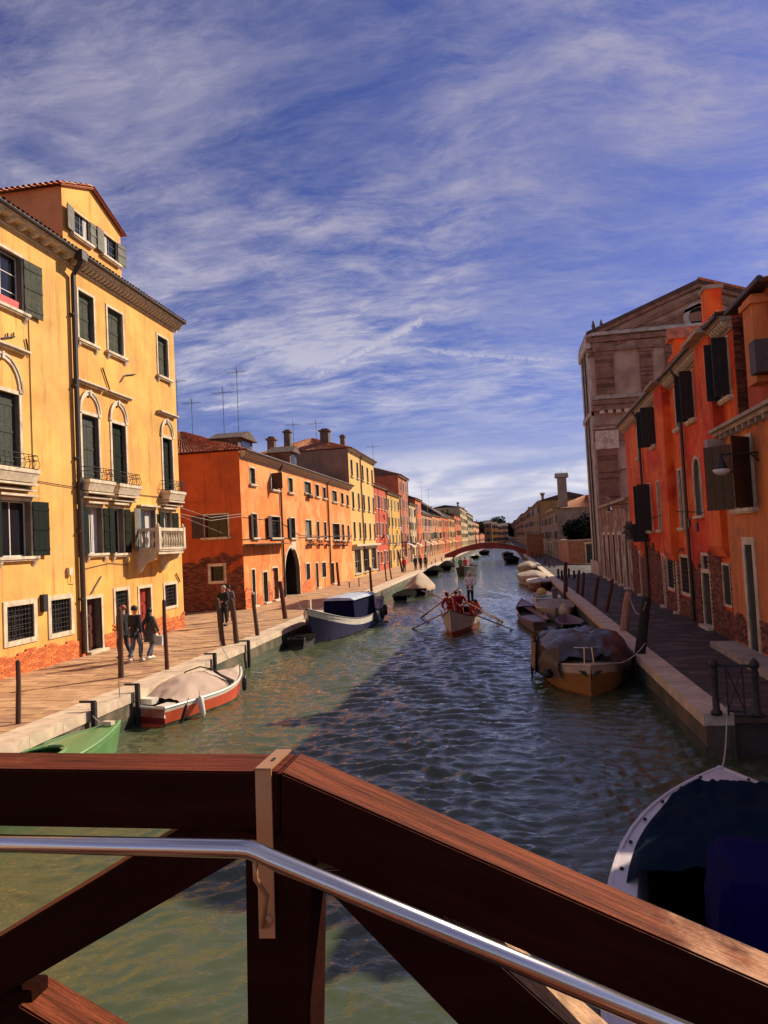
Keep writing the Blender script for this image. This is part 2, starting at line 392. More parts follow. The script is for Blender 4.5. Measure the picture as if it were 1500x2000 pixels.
def cornice(root, u0, u1, z, m=None, out=.3, th=.16, nb=None, step=.42, y=0.0, bm=None, bh=.2, gut=True):
    m = m or stone; b = MB()
    b.box(u0, u1, y-out, y+.02, z-th*.4, z+.0); b.box(u0, u1, y-out*.86, y+.02, z-th*.8, z-th*.4); b.box(u0, u1, y-.05, y+.02, z-th-bh-.05, z-th-bh)
    if gut: b.tube([(u0-.03, y-out-.05, z+.02), (u1+.03, y-out-.05, z+.02)], .07, 8, 1)
    c = b.build('cornice', [m, gutter], root)
    me = cached(('br', out, bh, (bm or m).name), lambda: (lambda k: (k.prism([(0, 0), (-out*.75, 0), (-out*.75, -.08), (-out*.35, -bh), (0, -bh)], -.06, .06, ax='x'), k.mesh('bracket', bm or m))[1])(MB()))
    n = int((u1-u0)/step)
    for i in range(n+1): ob('bracket', me, c, (u0+(i+.5)*(u1-u0)/(n+1), y, z-th*.8-.001))
    return c
def tiles(root, p00, p10, p01, p11, name='roof_tiles', pitch=.22, course=.38, mats=None, kind='stuff', amp=.06):
    """rows of half-round tiles from the eave (p00-p10) up to the ridge (p01-p11)"""
    p00, p10, p01, p11 = map(Vector, (p00, p10, p01, p11)); mats = mats or tilem
    nrm = (p10-p00).cross(p01-p00).normalized()
    if nrm.z < 0: nrm = -nrm
    wd = max((p10-p00).length, (p11-p01).length); ht = ((p01-p00).length+(p11-p10).length)/2
    nu = max(2, int(wd/pitch)); nv = max(2, int(ht/course)); b = MB()
    for i in range(nu):
        for j in range(nv):
            def P_(u, v): return (p00*(1-u)+p10*u)*(1-v)+(p01*(1-u)+p11*u)*v
            u0, u1 = i/nu, (i+1)/nu; v0, v1 = j/nv-.1/nv, (j+1)/nv; um = (u0+u1)/2
            jj = random.uniform(-.006, .01); uw = (u1-u0)*.36; l = []
            for v, lift, sc_ in ((max(v0, -.02), .035, 1.0), (v1, .005, .85)):
                for k, (du, dz_) in enumerate(((-1, 0), (-.62, .75), (0, 1), (.62, .75), (1, 0))):
                    l.append(P_(um+du*uw*sc_, v)+nrm*(dz_*amp*sc_+lift+jj))
            b.add(l, [(k, k+1, k+6, k+5) for k in range(4)]+[(0, 5, 9, 4)], random.choice((0, 0, 1, 2)))
    b.add([p00, p10, p11, p01], [(0, 1, 2, 3)], 1)
    return b.build(name, mats, root, kind=kind)
def brick_area(root, regions, mats, nind=0, y=0.0, L_=.25, H_=.065, ragged=None, name='brick', thick=.035, backm=None):
    """regions: (u0,u1,z0,z1) list; bricks in running bond; the first nind nearest are objects"""
    bricks = []
    for (u0, u1, z0, z1) in regions:
        nr = int((z1-z0)/(H_+.008))
        for r in range(nr):
            z = z0+r*(H_+.008); off = (r % 2)*L_/2; k = 0; u = u0-off
            while u < u1:
                a, c = max(u, u0), min(u+L_-.008, u1)
                if c-a > .05 and (ragged is None or ragged((a+c)/2, z)): bricks.append((a, c, z))
                u += L_
    return bricks
def lay_bricks(root, bricks, mats, nind, near_key, y=0.0, H_=.065, thick=.035):
    bricks.sort(key=near_key); b = MB(); meshes = {}
    for i, (a, c, z) in enumerate(bricks):
        pr = random.uniform(0, .014)
        if i < nind and c-a > .2:
            mi = random.randrange(len(mats))
            def mk():
                k = MB(); k.box(-.121, .121, -thick, .0, 0, H_); return k.mesh('brick', mats[mi])
            ob('brick', cached(('brick', mats[mi].name, thick), mk), root, ((a+c)/2, y-pr, z))
        else: b.box(a, c, y-thick-pr, y+.001, z, z+H_, random.randrange(len(mats)))
    if b.v: b.build('brickwork', mats, root, kind='stuff')
def chimney(root, x, y, z, w_=.6, h=1.4, m=None, style='block', name='chimney'):
    b = MB(); m = m or greystone
    b.box(-w_/2, w_/2, -w_/2, w_/2, -.6, h)
    if style == 'block': b.box(-w_*.68, w_*.68, -w_*.68, w_*.68, h, h+.14); b.box(-w_*.4, w_*.4, -w_*.4, w_*.4, h+.14, h+.3, 1)
    elif style == 'flare':
        b.add([(-w_/2, -w_/2, h), (w_/2, -w_/2, h), (w_/2, w_/2, h), (-w_/2, w_/2, h), (-w_*.95, -w_*.95, h+w_*.9), (w_*.95, -w_*.95, h+w_*.9), (w_*.95, w_*.95, h+w_*.9), (-w_*.95, w_*.95, h+w_*.9)],
              [(0,1,5,4),(1,2,6,5),(2,3,7,6),(3,0,4,7),(4,5,6,7)]); b.prism([(-w_*1.05, h+w_*.9), (w_*1.05, h+w_*.9), (0, h+w_*1.45)], -w_, w_, 1)
    elif style == 'hood': b.prism([(-w_*.75, h), (w_*.75, h), (0, h+w_*.55)], -w_*.75, w_*.75, 1)
    return b.build(name, [m, tiledark], root, (x, y, z))

# ================================================================== THE SETTING
KL, KR = -9.42, 3.50            # canal edges
FL = -14.9                      # left facade line
# --- water: a chopped sheet, finer where it is near
def water():
    m = bpy.data.materials.new('canal_water'); m.use_nodes = True; n = m.node_tree.nodes; l = m.node_tree.links
    b = n['Principled BSDF']; b.inputs['Roughness'].default_value = .008; b.inputs['IOR'].default_value = 1.40
    tc = n.new('ShaderNodeTexCoord'); t1 = n.new('ShaderNodeTexNoise'); l.new(tc.outputs['Object'], t1.inputs['Vector']); t1.inputs['Scale'].default_value = .35; t1.inputs['Detail'].default_value = 6
    mx = n.new('ShaderNodeMix'); mx.data_type = 'RGBA'; l.new(t1.outputs[0], mx.inputs[0]); mx.inputs[6].default_value = (.040, .050, .024, 1); mx.inputs[7].default_value = (.080, .096, .046, 1)
    l.new(mx.outputs[2], b.inputs['Base Color'])
    mp = n.new('ShaderNodeMapping'); l.new(tc.outputs['Object'], mp.inputs[0]); mp.inputs[3].default_value = (.8, 1.9, 1)
    t2 = n.new('ShaderNodeTexNoise'); l.new(mp.outputs[0], t2.inputs['Vector']); t2.inputs['Scale'].default_value = 9; t2.inputs['Detail'].default_value = 5; t2.inputs['Distortion'].default_value = .6
    bp = n.new('ShaderNodeBump'); bp.inputs['Strength'].default_value = .42; bp.inputs['Distance'].default_value = .035
    t3 = n.new('ShaderNodeTexNoise'); l.new(mp.outputs[0], t3.inputs['Vector']); t3.inputs['Scale'].default_value = 3.2; t3.inputs['Detail'].default_value = 3
    ad = n.new('ShaderNodeMath'); ad.operation = 'MULTIPLY_ADD'; l.new(t3.outputs[0], ad.inputs[0]); ad.inputs[1].default_value = 1.6; l.new(t2.outputs[0], ad.inputs[2]); l.new(ad.outputs[0], bp.inputs['Height'])
    # murky body of the water scatters as a level layer; the mirror surface follows every ripple
    n.remove(b); out = n['Material Output']
    df = n.new('ShaderNodeBsdfDiffuse'); l.new(mx.outputs[2], df.inputs['Color']); cz = n.new('ShaderNodeCombineXYZ'); cz.inputs[2].default_value = 1.0; l.new(cz.outputs[0], df.inputs['Normal'])
    gl = n.new('ShaderNodeBsdfGlossy'); gl.inputs['Roughness'].default_value = .008; l.new(bp.outputs[0], gl.inputs['Normal']); gl.inputs['Color'].default_value = (1, 1, 1, 1)
    fr = n.new('ShaderNodeFresnel'); fr.inputs['IOR'].default_value = 1.5; l.new(bp.outputs[0], fr.inputs['Normal'])
    ms = n.new('ShaderNodeMixShader'); l.new(fr.outputs[0], ms.inputs[0]); l.new(df.outputs[0], ms.inputs[1]); l.new(gl.outputs[0], ms.inputs[2]); l.new(ms.outputs[0], out.inputs[0])
    rng = np.random.RandomState(4)
    ys = [2.0]
    while ys[-1] < 460: ys.append(ys[-1]*1.0042+.002)
    ys = np.array(ys); xs = np.linspace(-9.6, 7.4, 520)
    X, Y = np.meshgrid(xs, ys); Zh = np.zeros_like(X); DX = np.zeros_like(X)
    wx = X + .30*np.sin(.9*Y+1.3*np.sin(.5*X)) + .12*np.sin(2.3*X+.7*Y); wy = Y + .30*np.sin(.8*X+.6*np.sin(.7*Y)) + .10*np.sin(1.9*Y-2.1*X) + .05*np.sin(5.3*X+1.7*Y)
    for i in range(120):
        lam = .115*(6.0)**rng.rand()            # .12 .. .7 m
        k = 2*math.pi/lam; th = R_(97)+rng.randn()*R_(30)
        a = .0205*lam**1.0*(.6+.8*rng.rand())*(.75 if lam > .8 else 1.0)
        ph = rng.rand()*6.28; arg = k*(math.cos(th)*wx+math.sin(th)*wy)+ph
        sp = ys*.0042+.002; att = np.clip((lam/ sp-2.2)/2.5, 0, 1)[:, None]
        Zh += a*att*(np.sin(arg)+.28*np.sin(2*arg+1.57))
    gust = .72+.38*np.sin(.31*X+.23*Y+1.1*np.sin(.17*Y))*np.sin(.11*Y-.4*X+.5)
    Zh = Zh*gust*.62*np.clip((Y-2)/11, .45, 1)
    nr, nc = X.shape
    co = np.stack([X, Y, Zh], -1).reshape(-1, 3).astype(np.float32)
    idx = np.arange(nr*nc).reshape(nr, nc)
    f = np.stack([idx[:-1, :-1], idx[:-1, 1:], idx[1:, 1:], idx[1:, :-1]], -1).reshape(-1, 4)
    me = bpy.data.meshes.new('water'); me.vertices.add(len(co)); me.vertices.foreach_set('co', co.ravel())
    me.loops.add(f.size); me.loops.foreach_set('vertex_index', f.ravel().astype(np.int32))
    me.polygons.add(len(f)); me.polygons.foreach_set('loop_start', np.arange(0, f.size, 4, dtype=np.int32)); me.polygons.foreach_set('loop_total', np.full(len(f), 4, dtype=np.int32))
    me.update(calc_edges=True); me.polygons.foreach_set('use_smooth', np.ones(len(f), dtype=bool)); me.materials.append(m)
    ob('water', me, kind='structure')
    k = MB(); k.quad((-60, -60, -.25), (60, -60, -.25), (60, 2.0, -.25), (-60, 2.0, -.25)); k.quad((-60, 2, -.25), (60, 2, -.25), (60, 470, -.25), (-60, 470, -.25)); k.build('water', m, kind='structure')
water()
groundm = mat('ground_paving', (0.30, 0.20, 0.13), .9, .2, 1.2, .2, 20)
dgroundm = mat('dark_ground_paving', (0.055, 0.042, 0.032), .85, .25, 1.2, .2, 20)
b = MB(); b.box(-1500, KL-.02, -60, 1500, -.9, .75); b.build('ground_left_bank', groundm, kind='structure')
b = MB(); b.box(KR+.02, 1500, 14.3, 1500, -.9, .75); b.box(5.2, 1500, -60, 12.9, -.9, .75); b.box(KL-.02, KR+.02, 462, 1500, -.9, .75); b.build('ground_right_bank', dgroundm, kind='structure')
jointm = mat('paving_bed', (.10, .065, .04), .95, .3, 3, .3, 20)
qwall = mat('quay_wall', (0.12, 0.085, 0.05), .8, .4, 1.5, .4, 12, streak=.7, col2=(.04, .05, .022), mix2=.6)
algae = mat('algae', (0.035, 0.042, 0.018), .6, .4, 4, .4, 20)
def quay(name, side, y0, y1, pave, paths, sx, sy, nind, tones, yl):
    root = ob(name, None, None, (0, 0, 0), kind='structure')
    xe = KL if side == 'L' else KR; sg = -1 if side == 'L' else 1
    b = MB(); b.box(min(xe, xe+sg*.5), max(xe, xe+sg*.5), y0, y1, -.9, .62); b.box(min(xe-sg*.02, xe), max(xe-sg*.02, xe), y0, y1, -.9, .22, 1); b.build('quay_wall', [qwall, algae], root)
    # kerb stones
    kw = .72 if side == 'L' else .50
    y = y0
    meshes = []
    for L2 in (1.1, 1.45, 1.8):
        k = MB(); a, c = -.03*sg, kw*sg; k.box(min(a, c), max(a, c), .006, L2-.006, -.2, .035)
        bm_ = k.mesh('kerb_stone', kerbm); meshes.append((L2, bm_))
    i = 0
    while y < min(y1, 150):
        L2, me = random.choice(meshes); ob('kerb_stone', me, root, (xe, y, .8+random.uniform(-.006, .006))); y += L2
    b = MB(); b.box(min(xe-.03*sg, xe+kw*sg), max(xe-.03*sg, xe+kw*sg), y, y1, .6, .83); b.build('kerb_strip', kerbm, root)
    # paving slabs in rows across the quay
    xa = xe+kw*sg; xb = (FL-2.5 if side == 'L' else 7.6)
    x_lo, x_hi = min(xa, xb)+.004, max(xa, xb)-.004
    slabs = []; yy = y0; r = 0
    while yy < yl:
        syr = sy
        u = x_lo-(r % 2)*sx/2-random.random()*.1
        while u < x_hi:
            L3 = sx*random.uniform(.8, 1.2); a, c = max(u, x_lo), min(u+L3, x_hi)
            if c-a > .06: slabs.append((a, c, yy, yy+sy))
            u += L3
        yy += sy; r += 1
    vis = lambda s_: (s_[2] < (11.5 if side == 'L' else 0))
    slabs.sort(key=lambda s_: (1e3 if (s_[2] < 13.0 and side == 'L') or (side == 'L' and s_[1] < -(s_[2]*.53+4.2)) else 0)+s_[2])
    rest = MB()
    k = MB(); k.box(x_lo, x_hi, y0, yl, .66, .765); k.build('paving_bed', jointm, root)
    sh = {}
    for i, (a, c, d, e) in enumerate(slabs):
        dz_ = random.uniform(-.007, .007); mi = random.choice((0, 0, 1, 2))
        if i < nind:
            w3 = round((c-a)*12)/12.0
            w3 = max(w3, .08)
            def mk():
                k = MB(); k.box(-.5, .5, -sy/2+.009, sy/2-.009, -.05, 0); return k.mesh('paving_slab', tones[mi])
            o = ob('paving_slab', cached(('slab', side, mi), mk), root, ((a+c)/2, (d+e)/2, .8+dz_)); o.scale = ((c-a-.012), 1, 1)
            o.rotation_euler = (random.uniform(-.006, .006), random.uniform(-.006, .006), 0)
        else: rest.box(a+.008, c-.008, d+.009, e-.009, .75+dz_, .8+dz_, mi)
    rest.build('paving', tones, root, kind='stuff')
    k = MB(); k.box(x_lo, x_hi, yl, y1, .7, .798); k.build('paving_strip', pave, root)
    return root
lt = [mat('quay_slab_a', (0.41, 0.235, 0.11), .85, .2, 1.7, .2, 20, spots=.2), mat('quay_slab_b', (0.32, 0.17, 0.09), .85, .25, 1.7, .2, 20, spots=.2), mat('quay_slab_c', (0.48, 0.285, 0.15), .85, .2, 1.7, .2, 20, spots=.3)]
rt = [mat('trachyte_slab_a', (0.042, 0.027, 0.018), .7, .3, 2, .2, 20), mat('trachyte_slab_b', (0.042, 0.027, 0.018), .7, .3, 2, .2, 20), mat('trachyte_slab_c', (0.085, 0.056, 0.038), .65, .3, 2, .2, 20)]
quay('quay_left_bank', 'L', -6, 455, lt[0], None, .85, .36, 290, lt, 72)
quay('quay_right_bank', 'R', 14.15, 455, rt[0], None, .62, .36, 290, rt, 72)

# ================================================================== LEFT BANK HOUSES
def yl_(x, y, X=FL):
    r = ray(x, y); k = X/r[0]; p = CAM+r*k; return p[1], p[2]-.8
# ---- yellow houses
YS = 23.35
A = House('yellow_house', 'yellow house at the left edge with a red flower box under its top window', 'house', FL, 9.0, R_(90))
B = House('yellow_house', 'tall yellow stuccoed house with a white balustraded balcony and a gabled attic dormer', 'house', FL, YS, R_(90))
HT = 14.42
a_op = {}
a_op['top'] = A.rect(-34, 462, 44, 612); a_op['arch'] = A.rect(-30, 752, 40, 919); a_op['first'] = A.rect(-2, 975, 62, 1086)
a_op['g1'] = A.rect(12, 1187, 66, 1243); a_op['g2'] = A.rect(98, 1172, 139, 1230)
extra = [(2.0, 3.1, 10.4, 12.6), (5.3, 6.4, 10.4, 12.6), (2.0, 3.1, 6.5, 9.6), (5.3, 6.4, 6.5, 9.6), (2.0, 3.2, 3.4, 5.6), (5.3, 6.5, 3.4, 5.6), (1.5, 2.6, 1.2, 2.4), (4.6, 5.7, 0, 2.5)]
ua = YS-9.0
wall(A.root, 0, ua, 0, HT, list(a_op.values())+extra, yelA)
shell(A.root, 0, ua, 0, HT, 9, yelA)
u0, u1, z0, z1 = a_op['top']; f = window(A.root, u0, u1, z0, z1, shut='open', smat=grey_sh, br=True, lintel=.05)
k = MB(); k.box(-.42, .02, -.0, .02, .05, z1-z0-.1); k.build('curtain', curtain, f, (0, .12, 0))
k = MB(); k.prism([(-.45, .02), (.45, .02), (.5, .24), (-.5, .24)], -.12, .1); fb = k.build('flower_box', mat('red_plastic', (.55, .025, .012), .5, .1, 3, .05), f, (0.05, 0, 0))
def arched(H, r, tray=True, smat=paint_sh, hood=True, hw=None):
    u0, u1, z0, z1 = r; uc = (u0+u1)/2; w_ = u1-u0
    f = window(H.root, u0, u1, z0, z1, shut='closed', smat=smat, sill=False, boards=3, fw=.12, pane=False)
    # stone arch over a blind tympanum
    k = MB(); R0, R1 = w_/2, w_/2+.13; K = 14; hgt = 1.18
    for i in range(K):
        t0, t1 = math.pi*i/K, math.pi*(i+1)/K
        for (ra, rb, ya, yb) in ((R0, R1, -.05, 0), (R1-.03, R1+.03, -.08, -.05)):
            pts = [(-ra*math.cos(t0), ra*math.sin(t0)*hgt), (-ra*math.cos(t1), ra*math.sin(t1)*hgt), (-rb*math.cos(t1), rb*math.sin(t1)*hgt), (-rb*math.cos(t0), rb*math.sin(t0)*hgt)]
            k.prism(pts, ya, yb+.01)
    k.box(-R1-.05, -R0, -.07, 0, -.08, .04); k.box(R0, R1+.05, -.07, 0, -.08, .04); k.box(-.05, .05, -.1, 0, R0*hgt-.02, R1*hgt+.05)
    k.build('arch_moulding', stone, f, (0, 0, z1-z0+.12))
    if hood:
        k = MB(); hh = hw or w_/2+.42; zt = (z1-z0)+.12+R1*hgt+.18
        k.box(-hh, hh, -.22, .02, zt+.06, zt+.12); k.box(-hh+.05, hh-.05, -.14, .02, zt, zt+.06); k.build('hood_moulding', stone, f)
    # balcony tray with a curved iron rail
    k = MB(); tw = w_/2+.33
    k.box(-tw, tw, -.48, .02, -.12, 0); k.prism([(0, -.40), (-.36, -.40), (-.46, -.12), (0, -.12)], -tw+.05, tw-.05, ax='x'); k.box(-tw+.02, tw-.02, -.40, .02, -.5, -.44); k.box(-tw-.05, tw+.05, -.26, .02, -.66, -.6)
    for sx in (-1, 1): k.prism([(0, -.44), (-.3, -.44), (-.2, -.6), (0, -.6)], sx*(tw-.2)-.07, sx*(tw-.2)+.07, ax='x')
    k.build('balcony_tray', stone, f)
    k = MB(); n = 9
    for i in range(n+1):
        x = -tw+.06+(2*tw-.12)*i/n; k.tube([(x, -.42, 0), (x, -.50, .16), (x, -.44, .34), (x, -.42, .46)], .010, 4)
    for sx in (-1, 1):
        for d in (-.1, -.26): k.tube([(sx*(tw-.06), d, 0), (sx*(tw-.02), d, .2), (sx*(tw-.06), d, .46)], .010, 4)
    for zz in (.03, .30, .46): k.tube([(-tw+.06, 0, zz), (-tw+.06, -.43, zz), (tw-.06, -.43, zz), (tw-.06, 0, zz)], .013, 4)
    k.build('iron_railing', iron, f)
    return f
arched(A, a_op['arch'])
def firstw(H, r, shut='open', br=True):
    f = window(H.root, *r, shut=shut, smat=green_sh, br=br, sill=True, fr=wframe, nx=2, nz=1, dp=.22)
    w_ = r[1]-r[0]; k = MB(); k.box(-w_/2-.15, w_/2+.15, -.2, .02, r[3]-r[2]+.13, r[3]-r[2]+.2); k.build('hood_moulding', stone, f)
    return f
firstw(A, a_op['first'])
for kk in ('g1', 'g2'): window(A.root, *a_op[kk], fw=.16, grille=True, sill=False, bottom=True, fr=brown_sh)
for i, e in enumerate(extra[:6]): window(A.root, *e, shut='closed', smat=(grey_sh, paint_sh, green_sh)[i//2])
window(A.root, *extra[6], grille=True, bottom=True, fw=.16, sill=False); door(A.root, extra[7][0], extra[7][1], extra[7][3], green_sh)
cornice(A.root, -.05, ua-.03, HT, out=.42, step=.62, bh=.16, bm=stone)
# brick plinths where the stucco has fallen
def ragA(top):
    return lambda u, z: z < top + .05*math.sin(u*1.7)+.03*math.sin(u*5.1)
bs = brick_area(A.root, [(0, ua-.02, 0, 1.25)], brickm, ragged=ragA(.62))
lay_bricks(A.root, bs, brickm, 230, lambda t: abs(t[0]-11.5)+t[2]*.1)
# right half
r = {}
r['t1'] = B.rect(151, 566, 184, 676); r['t2'] = B.rect(208, 598, 241, 700); r['t3'] = B.rect(306, 654, 329, 742)
r['a1'] = B.rect(158, 808, 195, 942); r['a2'] = B.rect(217, 824, 248, 950); r['a3'] = B.rect(316, 853, 339, 962)
r['f1'] = B.rect(169, 990, 201, 1080); r['f2'] = B.rect(219, 992, 243, 1080); r['fd'] = B.rect(271, 995, 305, 1075); r['f3'] = B.rect(316, 1000, 337, 1070)
r['d1'] = B.rect(168, 1171, 200, 1268); r['g1'] = B.rect(224, 1156, 251, 1208); r['d2'] = B.rect(271, 1150, 297, 1246); r['g2'] = B.rect(321, 1144, 344, 1181)
for kk in ('d1', 'd2'): r[kk] = (r[kk][0], r[kk][1], 0.0, r[kk][3])
ub = 8.35
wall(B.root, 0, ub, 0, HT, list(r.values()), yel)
shell(B.root, 0, ub, 0, HT, 9, yel)
for kk in ('t1', 't2', 't3'): window(B.root, *r[kk], shut='closed', smat=grey_sh, br=True, boards=2)
arched(B, r['a1']); arched(B, r['a2'], smat=green_sh); arched(B, r['a3'], smat=green_sh)
firstw(B, r['f1']); firstw(B, r['f2']); firstw(B, r['f3'])
u0, u1, z0, z1 = r['fd']; f = window(B.root, u0, u1, z0, z1, shut='left', smat=pale_sh, sill=False, dp=.2, nx=1, nz=2)
k = MB(); w_ = u1-u0; k.box(-w_/2-.15, w_/2+.15, -.2, .02, z1-z0+.13, z1-z0+.2); k.build('hood_moulding', stone, f)
door(B.root, r['d1'][0], r['d1'][1], r['d1'][3], mat('brown_door', (.07, .012, .006), .6, .3, 4, .1), dp=.24)
door(B.root, r['d2'][0], r['d2'][1], r['d2'][3], mat('red_door', (.28, .022, .010), .5, .3, 4, .1), dp=.16, label='glossy red front door under the balcony')
window(B.root, *r['g1'], fw=.13, grille=True, sill=False, bottom=True, fr=brown_sh); window(B.root, *r['g2'], fw=.13, grille=True, sill=False, bottom=True, fr=brown_sh)
cornice(B.root, .03, ub+.3, HT, out=.42, step=.26, bh=.2)
bs = brick_area(B.root, [(0, r['d1'][0]-.14, 0, 1.9), (r['d1'][1]+.14, r['d2'][0]-.14, 0, 1.6), (r['d2'][1]+.14, ub, 0, 1.3)], brickm, ragged=lambda u, z: z < .62+.10*math.sin(u*2.3)+.06*math.sin(u*7)+(.9 if u < .5 else 0)+(.35 if 2.2 < u < 2.8 else 0))
lay_bricks(B.root, bs, brickm, 200, lambda t: t[0])
# stone balcony
u0, u1 = r['fd'][0]-.35, r['fd'][1]+.55; zb = 3.62
k = MB(); k.box(u0, u1, -1.0, .02, zb-.16, zb); k.box(u0-.04, u1+.04, -1.04, .02, zb-.04, zb+.03)
for uu in (u0+.12, u1-.12): k.prism([(0, zb-.16), (-.85, zb-.16), (-.8, zb-.36), (-.35, zb-.5), (-.15, zb-.85), (0, zb-.9)], uu-.11, uu+.11, ax='x')
bal = k.build('balcony', stone, B.root)
bz, bh = zb+.03, .92
bm_ = MB(); bm_.lathe([(.045, 0), (.05, .04), (.03, .08), (.062, .24), (.066, .32), (.04, .46), (.028, .56), (.05, .62), (.05, .68)], seg=8); bmesh_ = bm_.mesh('baluster', stone)
k = MB()
for (xa, ya, xb, yb) in ((u0, -1.0, u1, -1.0), (u0, -1.0, u0, 0), (u1, -1.0, u1, 0)):
    k.box(min(xa, xb)-.07, max(xa, xb)+.07, min(ya, yb)-.07, max(ya, yb)+(.07 if ya == yb else 0), bz+.77, bz+.90)
    k.box(min(xa, xb)-.07, max(xa, xb)+.07, min(ya, yb)-.07, max(ya, yb)+(.07 if ya == yb else 0), bz, bz+.09)
    ln = abs(xb-xa)+abs(yb-ya); n = int(ln/.21)
    for i in range(1, n): ob('baluster', bmesh_, bal, (xa+(xb-xa)*i/n, ya+(yb-ya)*i/n, bz+.09), (0, 0, i))
for cx in (u0, u1): k.box(cx-.09, cx+.09, -1.09, -.91, bz, bz+.94); k.lathe([(.05, 0), (.07, .05), (.05, .1), (.01, .17)], (cx, -1.0, bz+.94), 8)
k.build('handrail', stone, bal)
# downpipe on the joint
k = MB(); k.tube([(0, -.50, HT+.02), (0, -.46, HT-.35), (.05, -.14, HT-.75), (.05, -.13, .1)], .092, 8)
k.box(-.17, .17, -.66, -.34, HT-.28, HT+.08)
for zz in (2, 4.4, 7, 9.6, 12.2): k.box(-.08, .12, -.19, 0, zz, zz+.06)
dpipe = k.build('downpipe', gutter, B.root)
k = MB()
for pts in ([(-14.3, -.03, 6.55), (-9, -.05, 6.35), (-4, -.04, 6.1), (0, -.05, 5.98), (ub*.5, -.04, 5.98), (ub, -.03, 5.98)], [(.15, -.03, .3), (.15, -.03, 3.0), (.2, -.03, 5.9)], [(-2.35, -.02, 6), (-2.35, -.02, 12.4)]):
    k.tube(pts, .016, 4)
k.tube([(.1, -.03, 3.05), (2, -.03, 3.22), (3.4, -.03, 3.1)], .012, 4); k.build('cable', iron, B.root)
k = MB()   # iron wall ties and laundry brackets
for (x0, y0, x1, y1) in ((198, 718, 213, 764), (234, 746, 242, 733), (242, 733, 262, 731), (176, 1160, 196, 1125), (342, 1120, 350, 1136)):
    a = B.loc(x0, y0); c = B.loc(x1, y1); k.tube([(a[0], -.05, a[1]), (c[0], -.05, c[1])], .028, 5)
k.build('iron_tie', iron, B.root)
k = MB()
for (x0, y0, x1, y1) in ((48, 662, 55, 697), (0, 661, 26, 658), (12, 658, 12, 651), (23, 658, 24, 650), (78, 1168, 87, 1190)):
    a = A.loc(x0, y0); c = A.loc(x1, y1); k.tube([(a[0], -.05, a[1]), (c[0], -.05, c[1])], .028, 5)
k.build('iron_tie', iron, A.root)
a = A.loc(82, 1178); k = MB(); k.box(a[0]-.1, a[0]+.12, -.14, .0, a[1]-.28, a[1]+.28); o = k.build('meter_box', iron, A.root)
a = A.loc(133, 1115); k = MB(); k.box(a[0]-.1, a[0]+.1, -.12, 0, a[1]-.15, a[1]+.12); k.tube([(a[0], -.08, a[1]-.15), (a[0]+.02, -.06, a[1]-.4), (a[0]+.3, -.05, a[1]-.45)], .014, 5); k.build('junction_box', stone, A.root)
# roof and attic dormer
for H, uu in ((A, ua), (B, ub)):
    tiles(H.root, (0, -.5, HT+.03), (uu+(.3 if H is B else 0), -.5, HT+.03), (0, 4.4, HT+1.5), (uu-(2.5 if H is B else 0), 4.4, HT+1.5), mats=[tiledark]+tilem[:2])
gp = [B.loc(135, 500), B.loc(121, 362), B.loc(178, 368), B.loc(234, 452), B.loc(239, 557)]
g0, g3 = gp[1][0], gp[4][0]+.02; ze, za = gp[3][1], gp[2][1]; zl = gp[1][1]; gm = gp[2][0]
w1 = B.rect(142, 410, 175, 478); w2 = B.rect(200, 454, 229, 516)
dm = [w1, w2]; k = MB()
wall(B.root, g0, g3, HT-.1, ze-.02, dm, yel, 'dormer_wall', y=.03, rev=.08)
k = MB(); k.prism([(g0, ze-.02), (g3, ze-.02), (gm, za), (g0, zl)], .03, .10); k.build('dormer_gable', yel, B.root)
k = MB()
k.quad((g0, .10, HT-.1), (g0, .03, HT-.1), (g0, .03, zl), (g0, .10, zl)); k.quad((g0, 5.2, HT-.1), (g0, .10, HT-.1), (g0, .10, zl), (g0, 5.2, zl)); k.build('dormer_side', mat('orange_stucco_side', (.62, .26, .09), .9, .15, 1, .2, 12), B.root)
k = MB(); k.quad((g3, .03, HT-.1), (g3, 5.2, HT-.1), (g3, 5.2, ze), (g3, .03, ze)); k.build('dormer_side', MATS['orange_stucco_side'], B.root)
tiles(B.root, (g0-.28, 5.4, zl-.05), (g0-.28, -.15, zl-.05), (gm, 5.4, za+.05), (gm, -.15, za+.05), 'dormer_roof')
tiles(B.root, (g3+.25, -.15, ze-.08), (g3+.25, 5.4, ze-.08), (gm, -.15, za+.05), (gm, 5.4, za+.05), 'dormer_roof')
k = MB(); k.tube([(g0-.2, -.08, zl-.04), (gm, -.08, za-.02), (g3+.18, -.08, ze-.08)], .05, 4); k.build('verge_board', mat('terracotta_verge', (.5, .16, .08), .8, .2, 3), B.root)
for wv in dm: window(B.root, *wv, y=.03, shut='open', smat=pale_sh, fw=.05, boards=2, pane=True, fr=dark_sh, dp=.05)
k = MB()
for i in range(3): k.lathe([(.05, 0), (.05, .05)], (w1[0]+.3+i*1.0, .0, w1[2]-.5), 6)
k.build('vent_pipe', gutter, B.root)

